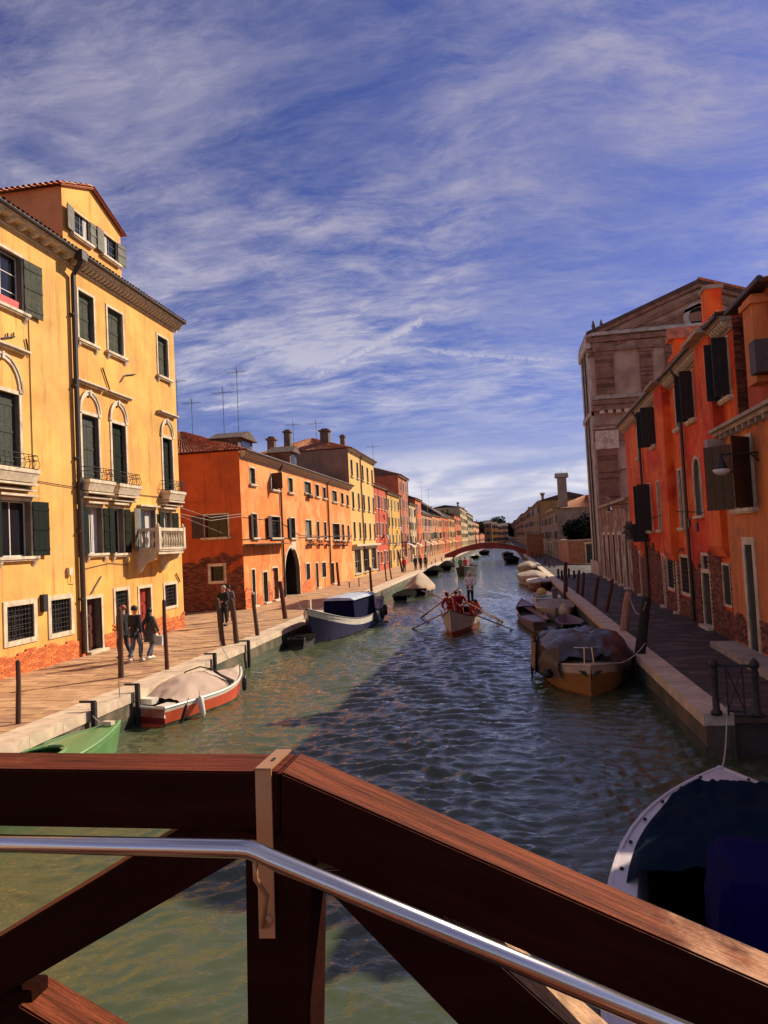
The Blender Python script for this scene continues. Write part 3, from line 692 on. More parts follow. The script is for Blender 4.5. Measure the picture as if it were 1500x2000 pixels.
# ---- orange houses: generic measured facade
def plain_roof(H, W, ht, depth, rise=1.5, over=.4, style='tiles', hip=False, m=None):
    hi = W-(depth*.45 if hip else 0); lo = depth*.45 if hip else 0
    if style == 'tiles':
        tiles(H.root, (-.15, -over, ht+.04), (W+.15, -over, ht+.04), (lo, depth*.5, ht+rise), (hi, depth*.5, ht+rise))
        if hip: tiles(H.root, (-.15, depth, ht+.04), (-.15, -over, ht+.04), (lo, depth*.52, ht+rise), (lo, depth*.5, ht+rise), mats=tilem)
        k = MB(); k.quad((hi, depth*.5, ht+rise), (lo, depth*.5, ht+rise), (-.15, depth, ht), (W+.15, depth, ht)); k.add([(W+.1, -over, ht+.02), (W+.1, depth, ht+.02), (hi, depth*.5, ht+rise)], [(0, 1, 2)])
        if not hip: k.add([(-.1, -over, ht+.02), (lo, depth*.5, ht+rise), (-.1, depth, ht+.02)], [(0, 1, 2)])
        k.build('roof', tiledark, H.root)
    else:
        k = MB(); k.add([(-.1, -over, ht+.05), (W+.1, -over, ht+.05), (hi, depth*.5, ht+rise), (lo, depth*.5, ht+rise), (-.1, depth, ht), (W+.1, depth, ht)], [(0, 1, 2, 3), (3, 2, 5, 4), (1, 5, 2), (0, 3, 4), (0, 4, 5, 1)])
        k.build('roof', m or tiledark, H.root)
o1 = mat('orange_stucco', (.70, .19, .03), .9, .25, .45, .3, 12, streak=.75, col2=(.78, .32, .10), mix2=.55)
o2 = mat('shaded_orange_stucco', (.52, .095, .016), .9, .18, .6, .3, 12, streak=.5)  # darker copy of the facade stucco, side-wall shade put into its colour
O = House('orange_house', 'long low orange house with a dark arched passage, past the yellow houses', 'house', FL, 39.75, R_(90))
oW = 30.6; oH = 9.25
rr = {}
up = [(487, 913, 498, 947), (528, 924, 543, 958), (562, 933, 572, 963), (594, 940, 607, 965), (615, 946, 623, 971), (630, 951, 636, 974), (648, 957, 658, 981), (665, 962, 671, 985), (676, 966, 681, 988)]
mid = [(491, 1004, 503, 1050), (528, 1009, 548, 1050), (566, 1012, 577, 1051), (596, 1015, 609, 1051), (618, 1018, 624, 1052), (632, 1020, 638, 1053), (649, 1022, 664, 1054), (667, 1024, 673, 1055), (678, 1026, 683, 1055)]
gf = [(597, 1102, 606, 1132), (628, 1099, 637, 1126)]
gd = [(491, 1113, 500, 1184), (513, 1118, 524, 1181), (531, 1110, 545, 1176), (616, 1100, 623, 1152), (647, 1100, 654, 1148)]
ups = [O.rect(*t) for t in up]; mids = [O.rect(*t) for t in mid]; gfs = [O.rect(*t) for t in gf]; gds = [O.rect(*t) for t in gd]
gds = [(a, c, 0.0, min(e, 2.55)) for a, c, d, e in gds]
ar = O.rect(555, 1089, 587, 1166); ar = (ar[0], ar[1], 0.0, 3.45, 1)
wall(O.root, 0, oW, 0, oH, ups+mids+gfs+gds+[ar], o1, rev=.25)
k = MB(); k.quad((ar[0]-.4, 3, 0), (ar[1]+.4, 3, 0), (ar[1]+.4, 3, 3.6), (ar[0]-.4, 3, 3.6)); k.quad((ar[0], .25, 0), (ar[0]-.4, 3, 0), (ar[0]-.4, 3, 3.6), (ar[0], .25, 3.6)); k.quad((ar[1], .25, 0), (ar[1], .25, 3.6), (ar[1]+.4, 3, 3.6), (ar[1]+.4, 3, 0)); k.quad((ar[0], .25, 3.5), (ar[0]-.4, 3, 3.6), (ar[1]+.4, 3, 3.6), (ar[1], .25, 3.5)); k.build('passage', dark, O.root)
k = MB(); K = 12; rA = (ar[1]-ar[0])/2
for i in range(K):
    t0, t1 = math.pi*i/K, math.pi*(i+1)/K
    k.prism([(-rA*math.cos(t0), rA*math.sin(t0)), (-rA*math.cos(t1), rA*math.sin(t1)), (-(rA+.16)*math.cos(t1), (rA+.16)*math.sin(t1)), (-(rA+.16)*math.cos(t0), (rA+.16)*math.sin(t0))], -.04, .0)
k.box(-rA-.16, -rA, -.04, 0, -(3.45-rA), 0); k.box(rA, rA+.16, -.04, 0, -(3.45-rA), 0)
k.build('arch_moulding', stone, O.root, ((ar[0]+ar[1])/2, -.002, 3.45-rA))
side_w = (3.0, 5.2)
def side_wall(H, depth, ht, opens, m, u=0.0, name='side_wall'):
    """wall facing the camera: built in a plane x=u, running back along y"""
    b = wall(H.root, -depth, 0, 0, ht, [(-c, -a, d, e) for a, c, d, e in opens], m, name, rev=.2)
    b.rotation_euler = (0, 0, -R_(90)); b.location = (u, 0, 0)   # x -> -y ... back of the house
    return b
# side face of the orange house, windows measured on it
def onside(H, x, y):
    Yp = H.o[1]; p = onY(x, y, Yp); return H.o[0]-p[0], p[2]-H.z0
s1 = onside(O, 399, 1007); s2 = onside(O, 446, 1048); s3 = onside(O, 411, 1107); s4 = onside(O, 438, 1134)
so_ = [(s2[0], s1[0], s2[1], s1[1]), (s4[0], s3[0], s4[1], s3[1])]
sw = MB()
def side_with(H, depth, ht, ops, m, nm='side_wall'):
    us = sorted({0, depth} | {v for o in ops for v in o[:2]}); zs = sorted({0, ht} | {v for o in ops for v in o[2:4]}); b = MB()
    for i in range(len(us)-1):
        for j in range(len(zs)-1):
            cu, cz = (us[i]+us[i+1])/2, (zs[j]+zs[j+1])/2
            if any(o[0] < cu < o[1] and o[2] < cz < o[3] for o in ops): continue
            b.quad((0, us[i], zs[j]), (0, us[i], zs[j+1]), (0, us[i+1], zs[j+1]), (0, us[i+1], zs[j]))
    for a, c, d, e in ops:
        b.quad((0, a, d), (.2, a, d), (.2, a, e), (0, a, e)); b.quad((0, c, d), (0, c, e), (.2, c, e), (.2, c, d)); b.quad((0, a, e), (.2, a, e), (.2, c, e), (0, c, e)); b.quad((0, a, d), (0, c, d), (.2, c, d), (.2, a, d))
    return b.build(nm, m, H.root)
def side_window(H, op, **kw):
    f = window(H.root, 0, op[1]-op[0], op[2], op[3], **kw)
    f.location = (0, (op[0]+op[1])/2, op[2]); f.rotation_euler = (0, 0, -R_(90)); return f
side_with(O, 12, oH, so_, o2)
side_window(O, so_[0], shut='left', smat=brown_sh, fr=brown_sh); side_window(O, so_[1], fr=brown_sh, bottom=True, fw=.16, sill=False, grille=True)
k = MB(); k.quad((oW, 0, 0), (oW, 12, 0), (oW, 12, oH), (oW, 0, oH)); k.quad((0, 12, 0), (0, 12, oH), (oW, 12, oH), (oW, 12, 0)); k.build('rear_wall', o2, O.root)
k = MB(); zt = 7.0; k.box(-.035, 0, 2.2, 3.9, 6.4, 6.46); k.prism([(2.2, 6.4), (3.9, 6.4), (3.9, 8.1), (3.6, 8.3), (2.5, 8.3), (2.2, 8.1)], -.03, 0.01, ax='x'); k.box(-.16, .0, 4.85, 5.5, 3.2, oH); k.build('blind_panel', o2, O.root)
# bare brick at the foot of the side wall
class _side: pass
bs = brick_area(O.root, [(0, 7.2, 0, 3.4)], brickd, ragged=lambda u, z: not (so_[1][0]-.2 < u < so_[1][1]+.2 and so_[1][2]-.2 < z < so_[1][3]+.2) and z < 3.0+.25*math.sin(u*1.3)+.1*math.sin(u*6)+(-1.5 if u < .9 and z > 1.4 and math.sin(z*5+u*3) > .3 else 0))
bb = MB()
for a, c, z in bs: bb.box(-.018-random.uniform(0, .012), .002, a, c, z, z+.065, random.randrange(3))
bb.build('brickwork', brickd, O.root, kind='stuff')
hexs = brick_area(O.root, [(0, ar[0]-.2, 0, 1.7), (ar[1]+.2, 14.5, 0, 1.0)], brickm, ragged=lambda u, z: not any(g[0]-.15 < u < g[1]+.15 for g in gds) and z < .9+.35*math.sin(u*1.9)+.15*math.sin(u*6.1))
lay_bricks(O.root, hexs, brickm, 0, lambda t: t[0])
for i, t in enumerate(ups): window(O.root, *t, shut=('closed', 'lperp', 'closed', 'closed', 'closed', 'closed', 'closed', 'closed', 'closed')[i], smat=(grey_sh, brown_sh, grey_sh, grey_sh, dark_sh, dark_sh, grey_sh, grey_sh, grey_sh)[i], fw=.07, boards=2)
for i, t in enumerate(mids): window(O.root, *t, shut=('left', 'left', 'left', 'closed', 'closed', 'closed', None, None, 'closed')[i], smat=(brown_sh, brown_sh, dark_sh, pale_sh, grey_sh, grey_sh, dark_sh, dark_sh, grey_sh)[i], fw=.07, boards=2, fr=brown_sh)
for t in gfs: window(O.root, *t, fw=.1, bottom=True, sill=False, grille=True)
for i, t in enumerate(gds): door(O.root, t[0], t[1], t[3], (mat('teal_door', (.03, .06, .05), .6, .2, 3), brown_sh, mat('orange_door', (.55, .12, .02), .7, .15, 3), green_sh, green_sh)[i], fw=.09)
redfl = mat('red_geranium', (.42, .025, .02), .7, .5, 20, .2, 30); leafm = mat('leaf_green', (.035, .06, .018), .8, .5, 20, .2, 30)
def flowerbox(H, u, z, w_=.9, d=-.12, red=True):
    k = MB(); k.box(-w_/2, w_/2, d-.16, d+.02, -.02, .14, 2)
    for i in range(int(w_*46)):
        x, y, zz = random.uniform(-w_/2-.05, w_/2+.05), d-.07+random.uniform(-.13, .13), .16+abs(random.gauss(0, .12)); s_ = random.uniform(.03, .06)
        if random.random() < .3: zz = random.uniform(-.12, .1); y = d-.18
        k.add([(x-s_, y, zz), (x+s_, y-s_*.6, zz+s_*.3), (x, y+s_, zz+s_*1.4), (x, y-s_, zz+s_*.9)], [(0, 1, 2), (0, 3, 1), (1, 3, 2)], 0 if (red and random.random() < .55) else 1)
    return k.build('flower_box', [redfl, leafm, brown_sh], H.root, (u, 0, z))
for t in mids[3:8]: flowerbox(O, (t[0]+t[1])/2, t[2]-.55, t[1]-t[0]+.3)
flowerbox(O, (ups[3][0]+ups[3][1])/2, ups[3][2]-.35, 1.2, red=False)
cornice(O.root, -.02, oW, oH, out=.42, step=.46, th=.16, bh=.24)
plain_roof(O, oW, oH, 12, rise=2.3, hip=True)
for x, y0, y1 in ((550, 920, 1185), (642, 950, 1160)):
    k = MB(); a = O.loc(x, (y0+y1)/2); k.tube([(a[0], -.3, oH-.05), (a[0], -.1, oH-.5), (a[0], -.09, .1)], .07, 6); k.build('downpipe', gutter, O.root)
k = MB(); k.box(.1, ar[0]-.4, -.7, 0, 3.72, 3.78); k.tube([(.1, -.02, 5.35), (7, -.02, 5.25), (12, -.02, 4.3), (oW, -.02, 4.2)], .02, 4); k.tube([(0, -.02, 4.05), (8, -.03, 4.1), (oW, -.02, 4.3)], .03, 4); k.build('canopy', brown_sh, O.root)
a = O.loc(573, 1066); k = MB(); k.box(a[0]-.55, a[0]+.55, -.04, 0, a[1]-.25, a[1]+.3); k.build('stone_plaque', stone, O.root)
mat('grey_brown_hut', (.12, .08, .055), .9, .25, 2, .3, 12)
def dormer(H, u, y, z, w_=1.6, h=1.3, d=2.4, m=None):
    k = MB(); k.box(u-w_/2, u+w_/2, y, y+d, z-.6, z+h); k.prism([(u-w_/2-.25, z+h), (u+w_/2+.25, z+h), (u, z+h+.55)], y-.3, y+d, 1)
    k.box(u-w_*.3, u+w_*.3, y-.03, y-.001, z+.1, z+h-.12, 2)
    k.box(u-w_*.3-.06, u+w_*.3+.06, y-.05, y-.031, z+.02, z+.1, 3)
    return k.build('dormer', [m or o2, tiledark, glass, stone], H.root)
dormer(O, 3.6, .9, oH+.35, 2.6, .8, 1.9, MATS['grey_brown_hut']); dormer(O, 13.5, .7, oH+.45, 1.7, 1.0, 1.8, MATS['grey_brown_hut'])
chimney(O.root, 1.3, 4.8, oH+1.9, .5, .8, o2); chimney(O.root, 17, 3.5, oH+1.5, .6, 1.6, MATS['grey_brown_hut']); chimney(O.root, 24, 4, oH+1.6, .6, 1.2, MATS['grey_brown_hut'])
chimney(O.root, .6, 8.5, oH+1.2, .5, 1.3, o2)
# ---- cream tall house
cr = mat('cream_stucco', (.66, .37, .10), .9, .1, .6, .25, 12, streak=.35)
Cx0, Cx1 = O.o[1]+oW, None
C = House('cream_house', 'tall cream house with white shopfronts, beyond the long orange house', 'house', FL, Cx0, R_(90))
cW = C.loc(733, 980)[0]; cH = 13.1
ops = []; nC = 5
for fl, (z0, z1) in enumerate(((10.4, 12.1), (7.1, 8.8), (4.0, 5.7))):
    for i in range(nC): uc = cW*(i+.5)/nC; ops.append((uc-.45, uc+.45, z0, z1))
shops = [(cW*.06, cW*.28, 0.4, 2.9), (cW*.36, cW*.6, .4, 2.9), (cW*.7, cW*.92, .4, 2.9)]
wall(C.root, 0, cW, 0, cH, ops+shops, cr); shell(C.root, 0, cW, 0, cH, 9.5, mat('grey_brown_render', (.23, .145, .09), .95, .2, .5, .25, 10, streak=.4))
for i, t in enumerate(ops): window(C.root, *t, shut='closed' if i % 3 else None, smat=grey_sh if i % 2 else dark_sh, fw=.07, boards=2)
for t in shops: window(C.root, *t, fw=.18, nx=3, nz=2, sill=True)
k = MB(); k.box(.1, cW-.1, -.5, 0, 3.2, 3.4); k.box(.1, cW-.1, -.06, 0, 2.95, 3.2); k.build('shop_canopy', stone, C.root)
cornice(C.root, -.05, cW, cH, out=.35, step=.6)
plain_roof(C, cW, cH, 9.5, rise=1.9, hip=True)
for (u, y, s_) in ((1.0, 6.5, .8), (2.2, 2.8, 1.1), (7, 2, .6)): chimney(C.root, u, y, cH+.9, s_*.8, 1.3, MATS['grey_brown_hut'])
k = MB(); k.tube([(cW*.4, -.3, cH), (cW*.4, -.1, cH-.6), (cW*.4, -.1, .1)], .07, 6); k.build('downpipe', gutter, C.root)
# ================================================================== FAR HOUSES
def lin(r, g, b): return tuple((v/255)**2.2 for v in (r, g, b))
def far_window_mesh(w_, h, sm, sh):
    def mk():
        b = MB(); b.box(-w_/2-.09, w_/2+.09, -.04, .0, -.09, h+.09, 0); b.box(-w_/2, w_/2, -.05, -.041, 0, h, 1)
        b.box(-w_/2-.15, w_/2+.15, -.12, -.05, -.14, -.06, 0); b.box(-.02, .02, -.06, -.05, 0, h, 0); b.box(-w_/2, w_/2, -.06, -.05, h*.6, h*.6+.03, 0)
        if sh == 1: b.box(-w_, -w_/2-.02, -.09, -.045, 0, h, 2); b.box(w_/2+.02, w_, -.09, -.045, 0, h, 2)
        if sh == 2: b.box(-w_/2+.02, -.01, -.075, -.05, .01, h-.01, 2); b.box(.01, w_/2-.02, -.075, -.05, .01, h-.01, 2)
        return b.mesh('window', [stone, glass, sm])
    return cached(('fw', w_, h, sm.name, sh), mk)
def awning(H, u, z, w_=2.2, out=1.3, m=None):
    b = MB(); b.add([(u-w_/2, -.02, z), (u+w_/2, -.02, z), (u+w_/2, -out, z-.6), (u-w_/2, -out, z-.6), (u-w_/2, -.02, z-.04), (u+w_/2, -.02, z-.04), (u+w_/2, -out, z-.64), (u-w_/2, -out, z-.64), (u-w_/2, -out-.01, z-.85), (u+w_/2, -out-.01, z-.85)],
        [(0,1,2,3),(7,6,5,4),(3,2,9,8),(0,3,7,4),(1,5,6,2)]); return b.build('awning', m or mat('awning_canvas', (.62, .52, .38), .9, .1, 3), H.root)
def antenna(x, y, z, h, label, group='television aerials on the roofs', style=0):
    b = MB(); b.tube([(0, 0, -1.2), (0.04*h*.2, 0, h)], .02, 5)
    b2 = MB(); n = 6
    for i in range(n): s_ = .55-.05*i; b2.tube([(-.6+.22*i, -s_, h-.15), (-.6+.22*i, s_, h-.15)], .009, 4)
    b2.tube([(-.7, 0, h-.15), (.7, 0, h-.15)], .013, 4)
    if style: 
        for i in range(8): a = i*math.pi/4; b2.tube([(0, 0, h), (.02, .3*math.cos(a), h+.3*math.sin(a))], .008, 4)
    if style != 1:
        for i in range(4): b2.tube([(-.3, -.35, h*.72+i*.1), (-.3, .35, h*.72+i*.1)], .008, 4)
    r = thing('roof_aerial', label, 'aerial', (x, y, z), 0, group); b.build('mast', iron, r); b2.build('aerial_elements', iron, r); return r
FLOWER = 1
def far_house(side, px0, px1, ytop, col, label, floors=3, shut=1, sm=None, roof='gable', Xp=None, mt=None, rise=1.5, depth=11, name='house', canopies=0, ch=1, wgap=3.0, ground='door', refx=None, skip=0, balc=0, zb=0.8):
    Xp = Xp if Xp is not None else (FL if side == 'L' else 7.25)
    def hit(x, y): r = ray(x, y); return CAM+r*(Xp/r[0])
    if side == 'L': p0 = hit(px0, 1045); p1 = hit(px1, 1045); top = hit(px0, ytop)
    else: p0 = hit(px1, 1045); p1 = hit(px0, 1045); top = hit(px1, ytop)
    W = p1[1]-p0[1]; ht = top[2]-zb
    col = (col[0]*.76, col[1]*.68, col[2]*.62)
    m = mt or mat('stucco_'+'_'.join('%02d' % int(c*99) for c in col), col, .9, .17, .7, .2, 10, streak=.45)
    if side == 'L': H = House(name, label, 'house', Xp, p0[1], R_(90), zb); U = lambda u: u
    else: H = House(name, label, 'house', Xp, p1[1], R_(-90), zb)
    nw = max(1, int(round(W/(wgap*random.uniform(.85, 1.35))))); sm = sm or green_sh
    fh = (ht-.4)/floors; wh = q(min(1.55, fh*.52)); ww = .8
    ops = []
    # plain wall sheet; the windows are built proud and recessed parts of it
    k = MB(); k.box(0, W, 0, depth, 0, ht); k.build('wall', m, H.root)
    for f in range(floors):
        z0 = fh*f+fh*.30 if f else 1.0
        for i in range(nw):
            uc = W*(i+.5)/nw+random.uniform(-.08, .08)
            if f == 0:
                if i % 2 == skip:
                    b = MB(); b.box(-.62, .62, -.05, 0, 0, 2.5, 0); b.box(-.5, .5, -.06, -.05, 0, 2.38, 2); b.box(-.5, .5, -.065, -.06, 2.0, 2.3, 1)
                    ob('door', cached(('fd', sm.name), lambda: b.mesh('door', [stone, glass, sm])), H.root, (uc, 0, 0)); continue
                ob('window', far_window_mesh(1.0, 1.35, sm, 0), H.root, (uc, 0, .95)); continue
            rr_ = random.random(); s_ = shut if rr_ < .4 else (2 if rr_ < .75 else 0); sm_f = random.choice((sm, sm, pale_sh, grey_sh))
            ob('window', far_window_mesh(ww, wh, sm_f, s_), H.root, (uc, 0, z0))
            if W > 4 and balc and f == 1 and i == 0:
                b = MB(); b.box(-.9, .9, -.8, 0, -.15, 0)
                for j in range(9): b.box(-.88+j*.215, -.86+j*.215, -.79, -.77, 0, .85)
                b.box(-.9, .9, -.8, -.76, .85, .9); b.build('balcony', [iron], H.root, (uc, 0, z0))
    k = MB(); k.box(-.02, W+.02, -.28, 0, ht-.14, ht); k.tube([(0, -.33, ht), (W, -.33, ht)], .06, 6, 1)
    k.build('cornice', [stone, gutter], H.root)
    if random.random() < .7: k = MB(); k.tube([(W-.12, -.3, ht), (W-.12, -.1, ht-.5), (W-.12, -.1, 0)], .06, 6); k.build('downpipe', gutter, H.root)
    near = p0[1] < 115
    if roof == 'gable': plain_roof(H, W, ht, depth, rise=rise, style='tiles' if near else 'plain', m=tilem[1] if near else mat('far_roof', (.07, .04, .028), .9, .4, 1.5, .3, 8))
    for i in range(ch): chimney(H.root, W*(.3+.5*i)+.3, random.uniform(1.5, 5), ht+.7, .55, random.uniform(.9, 1.7), random.choice((m, MATS['grey_brown_hut'])), random.choice(('block', 'flare')))
    if side == 'L' and W > 5:
        for i in range(2):
            uu_, zz_ = random.uniform(1, W-2.2), random.choice((fh*1.15, fh*2.1)); k = MB(); k.tube([(uu_, -.55, zz_+.5), (uu_+1.8, -.55, zz_+.5)], .012, 4)
            cw_ = 0
            for c_ in range(3): h_ = random.uniform(.35, .8); k.box(uu_+.05+c_*.6, uu_+.05+c_*.6+random.uniform(.3, .5), -.56, -.545, zz_+.5-h_, zz_+.5, 1+c_)
            k.build('laundry', [iron, wframe, mat('laundry_blue', (.08, .12, .3), .9), mat('laundry_rose', (.5, .15, .12), .9)], H.root)
        flowerbox(H, W*.5, fh*1.2, 1.1)
        k = MB(); k.tube([(0, -.05, 3.3), (W, -.05, 3.25)], .03, 4); k.tube([(W*.3, -.05, 3.3), (W*.32, -.05, ht-.3)], .03, 4); k.build('cable', iron, H.root)
    for i in range(canopies): awning(H, W*(i+.5)/canopies, 3.3, min(2.6, W/canopies-.2))
    return H, W, ht, p0[1]
RED = (.62, .09, .03); TER = (.46, .13, .06); OCH = (.66, .37, .08); YEL = (.72, .45, .08); PNK = (.60, .30, .17); CRM = (.66, .50, .28); BRN = (.30, .13, .06); ORG = (.70, .20, .04)
far_house('L', 733.5, 757.5, 948, RED, 'narrow scarlet house beside the tall cream house', 3, 2, dark_sh, depth=9, rise=.9)
h2 = far_house('L', 757.5, 783, 962, YEL, 'slim bright yellow house between the scarlet one and the tall terracotta one', 4, 2, green_sh, depth=9, rise=.6)
h3 = far_house('L', 783, 800, 931, (.50, .16, .08), 'tall terracotta house whose blank red side wall rises over the yellow house', 5, 2, pale_sh, depth=9, balc=1, rise=1.6, canopies=1)
far_house('L', 800, 814, 983, CRM, 'cream house with white trimmed windows past the tall terracotta house', 4, 1, dark_sh, canopies=1, balc=1)
far_house('L', 814, 825, 975, (.74, .17, .03), 'vivid orange house with a dark roof, second past the tall terracotta house', 4, 0, brown_sh, rise=2)
far_house('L', 825, 846, 1003, (.52, .27, .16), 'low pinkish house under broad dark roofs with ground floor awnings', 3, 1, dark_sh, canopies=2, rise=4.2, depth=14)
far_house('L', 846, 862, 1006, (.70, .31, .10), 'orange house between the low pinkish one and the deep orange one', 3, 1, green_sh, canopies=1, rise=3, depth=14)
far_house('L', 862, 876, 1008, (.66, .15, .03), 'deep orange house near the red bridge with a white awning', 3, 1, dark_sh, canopies=1, rise=5.5, depth=15)
far_house('L', 876, 889, 1010, (.72, .34, .07), 'amber house just behind the left end of the red bridge', 3, 1, brown_sh, canopies=1, rise=4, depth=14)
far_house('L', 889, 901, 1006, (.68, .16, .05), 'rust orange house beyond the red bridge', 3, 1, green_sh)
far_house('L', 901, 914, 992, (.62, .50, .27), 'tall pale house with a dark side wall, the highest beyond the bridge', 5, 1, dark_sh, rise=1)
far_house('L', 914, 925, 1003, (.40, .33, .18), 'greenish ochre house left of the dark gap beyond the bridge', 4, 1, green_sh)
far_house('L', 925, 938, 1019, (.70, .34, .19), 'salmon pink house over the crown of the bridge', 3, 1, dark_sh)
far_house('L', 938, 948, 1021, (.58, .15, .06), 'brick red house over the crown of the bridge', 3, 1, pale_sh)
def end_house(x0, x1, ytop, Y, col, label, floors=3, sm=None, nw=2):
    p0 = onY(x0, 1046, Y); p1 = onY(x1, 1046, Y); t = onY((x0+x1)/2, ytop, Y); W = p1[0]-p0[0]; ht = t[2]-.8
    H = House('house', label, 'house', p0[0], Y, 0.0, .8)
    m = mat('stucco_'+'_'.join('%02d' % int(c*99) for c in col), col, .9, .17, .7, .2, 10, streak=.45)
    k = MB(); k.box(0, W, 0, 10, 0, ht); k.build('wall', m, H.root)
    for f in range(floors):
        for i in range(nw): ob('window', far_window_mesh(1.0, 1.6, sm or green_sh, 1), H.root, (W*(i+.5)/nw, 0, ht/floors*f+1.1))
    k = MB(); k.box(-.3, W+.3, -.4, 0, ht-.2, ht); k.build('cornice', stone, H.root); plain_roof(H, W, ht, 10, style='plain', m=mat('far_roof', (.07, .04, .028), .9, .4, 1.5, .3, 8))
end_house(946, 961, 1022, 400, (.22, .11, .05), 'dark brown house closing the view over the bridge', 3, nw=2)
end_house(961, 972, 1024, 415, (.76, .42, .10), 'golden yellow house closing the view over the bridge', 3, nw=2)
end_house(972, 983, 1027, 425, (.78, .42, .22), 'pale pink house closing the view over the bridge', 3, nw=2)
end_house(983, 993, 1026, 435, (.72, .55, .34), 'whitish house at the very end of the canal beside the right bank', 3, nw=2)
# ---- foliage
def foliage(name, label, cx, cy, zb, rad, h, n=3500, leaf=.22, col=(.035, .05, .02), trunk=True, cat='tree', top=None):
    r = thing(name, label, cat, (cx, cy, zb)); m1 = mat(name+'_leaf_%02d' % int(col[1]*1000), col, .9, .5, 3, 0, spec=.05); m2 = mat(name+'_leaf2_%02d' % int(col[1]*1000), tuple(c*.6 for c in col), .9, .5, 3, 0, spec=.05)
    rs = random.Random(int(cx*10)+5); b = MB(); cl = []
    for i in range(26):
        a = rs.uniform(0, 6.28); e = rs.uniform(-.2, 1); q_ = rs.uniform(.25, .8)
        cl.append((rad*q_*math.cos(a)*math.cos(e), rad*q_*math.sin(a)*math.cos(e), h*.55+h*.42*math.sin(e)*q_*1.1, rad*rs.uniform(.25, .42)))
    for i in range(n):
        c = rs.choice(cl); v = Vector((rs.gauss(0, 1), rs.gauss(0, 1), rs.gauss(0, .8))).normalized()*c[3]*rs.uniform(.75, 1.08)
        p = Vector(c[:3])+v; s_ = leaf*rs.uniform(.6, 1.3); a = Vector((rs.gauss(0, 1), rs.gauss(0, 1), rs.gauss(0, 1))).normalized(); d = a.orthogonal().normalized()
        b.add([p-a*s_, p+d*s_*.5, p+a*s_, p-d*s_*.5], [(0, 1, 2, 3)], rs.randrange(2))
    b.build('crown', [m1, m2], r)
    if trunk:
        k = MB(); k.tube([(0, 0, 0), (.05, .05, h*.3), (0, 0, h*.6)], [rad*.09, rad*.07, rad*.04], 8)
        for i in range(5): c = cl[i]; k.tube([(0, 0, h*.3), (c[0]*.5, c[1]*.5, h*.45), c[:3]], [rad*.05, rad*.035, rad*.015], 6)
        k.build('trunk', wood_pole, r)
    return r
p = onY(962, 1045, 470); foliage('broadleaf_tree', 'dark broad tree rising behind the houses that close the canal', p[0], 470, .8, 11, 15.5, 5000, .8, (.05, .05, .03))
p = onY(985, 1045, 480); foliage('broadleaf_tree', 'smaller dark tree beside the broad one at the end of the canal', p[0], 480, .8, 8, 11.5, 2500, .8, (.05, .05, .03))

# ================================================================== RIGHT BANK
XR = 6.78
rotR = math.atan2(-1, -.0215)
def xr(Y): return 6.70+(Y-22)*.0215
r1 = mat('red_stucco', (.66, .052, .007), .9, .35, .5, .3, 12, streak=.75, col2=(.84, .16, .02), mix2=.6)
r2 = mat('orange_brown_stucco', (.62, .19, .05), .9, .22, .6, .3, 12, streak=.6, col2=(.40, .13, .05), mix2=.4)
r3 = mat('dark_red_stucco', (.40, .07, .03), .9, .2, .6, .3, 12, streak=.5)
YE = 42.2
RH = House('red_house', 'long red house with projecting chimney breasts and a brick foot, on the right bank', 'house', xr(YE), YE, rotR)
rW = YE-21.3; rH = 9.4
wins = dict(a=RH.rect(1406, 672, 1429, 772), b=RH.rect(1342, 734, 1359, 816), c=RH.rect(1318, 762, 1330, 834), d=RH.rect(1270, 803, 1284, 867), e=RH.rect(1244, 838, 1250, 893),
            f=RH.rect(1354, 898, 1374, 1006), g=RH.rect(1324, 920, 1338, 1030), h=RH.rect(1283, 942, 1294, 1034), i=RH.rect(1262, 948, 1276, 1036), j=RH.rect(1250, 952, 1256, 1033), k=RH.rect(1239, 955, 1244, 1036),
            l=RH.rect(1302, 1090, 1319, 1150), m=RH.rect(1329, 1088, 1349, 1160), n=RH.rect(1372, 1085, 1385, 1112), o=RH.rect(1412, 1102, 1431, 1183))
drs = [RH.rect(1294, 1086, 1303, 1183), RH.rect(1372, 1118, 1394, 1230), RH.rect(1249, 1080, 1256, 1160), RH.rect(1321, 1100, 1329, 1203)]
drs = [(a, c, 0, min(e, 3.0)) for a, c, d, e in drs]
ops = []
for kk, t in wins.items(): ops.append(tuple(t)+((1,) if kk == 'f' else ()))
wall(RH.root, 0, rW, 0, rH, ops+drs, r1)
shell(RH.root, 0, rW, 0, rH, 9, r1)
for kk in 'abd': window(RH.root, *wins[kk], shut='perp', smat=dark_sh, fw=.07, boards=2, fr=brown_sh)
for kk in 'ceghj k'.replace(' ', ''): window(RH.root, *wins[kk], shut='closed', smat=pale_sh, fw=.09, boards=2)
window(RH.root, *wins['i'], shut='perp', smat=dark_sh, fw=.07, boards=2, fr=brown_sh)
t = wins['f']; k = MB(); w_ = t[1]-t[0]; K = 12; zc = t[3]-t[2]-w_/2
for i in range(K):
    t0, t1 = math.pi*i/K, math.pi*(i+1)/K; ra = w_/2; rb = ra+.11
    k.prism([(-ra*math.cos(t0), zc+ra*math.sin(t0)), (-ra*math.cos(t1), zc+ra*math.sin(t1)), (-rb*math.cos(t1), zc+rb*math.sin(t1)), (-rb*math.cos(t0), zc+rb*math.sin(t0))], -.04, .0)
k.box(-w_/2-.11, -w_/2, -.04, 0, 0, zc); k.box(w_/2, w_/2+.11, -.04, 0, 0, zc); k.box(-w_/2-.16, w_/2+.16, -.12, 0, -.1, 0)
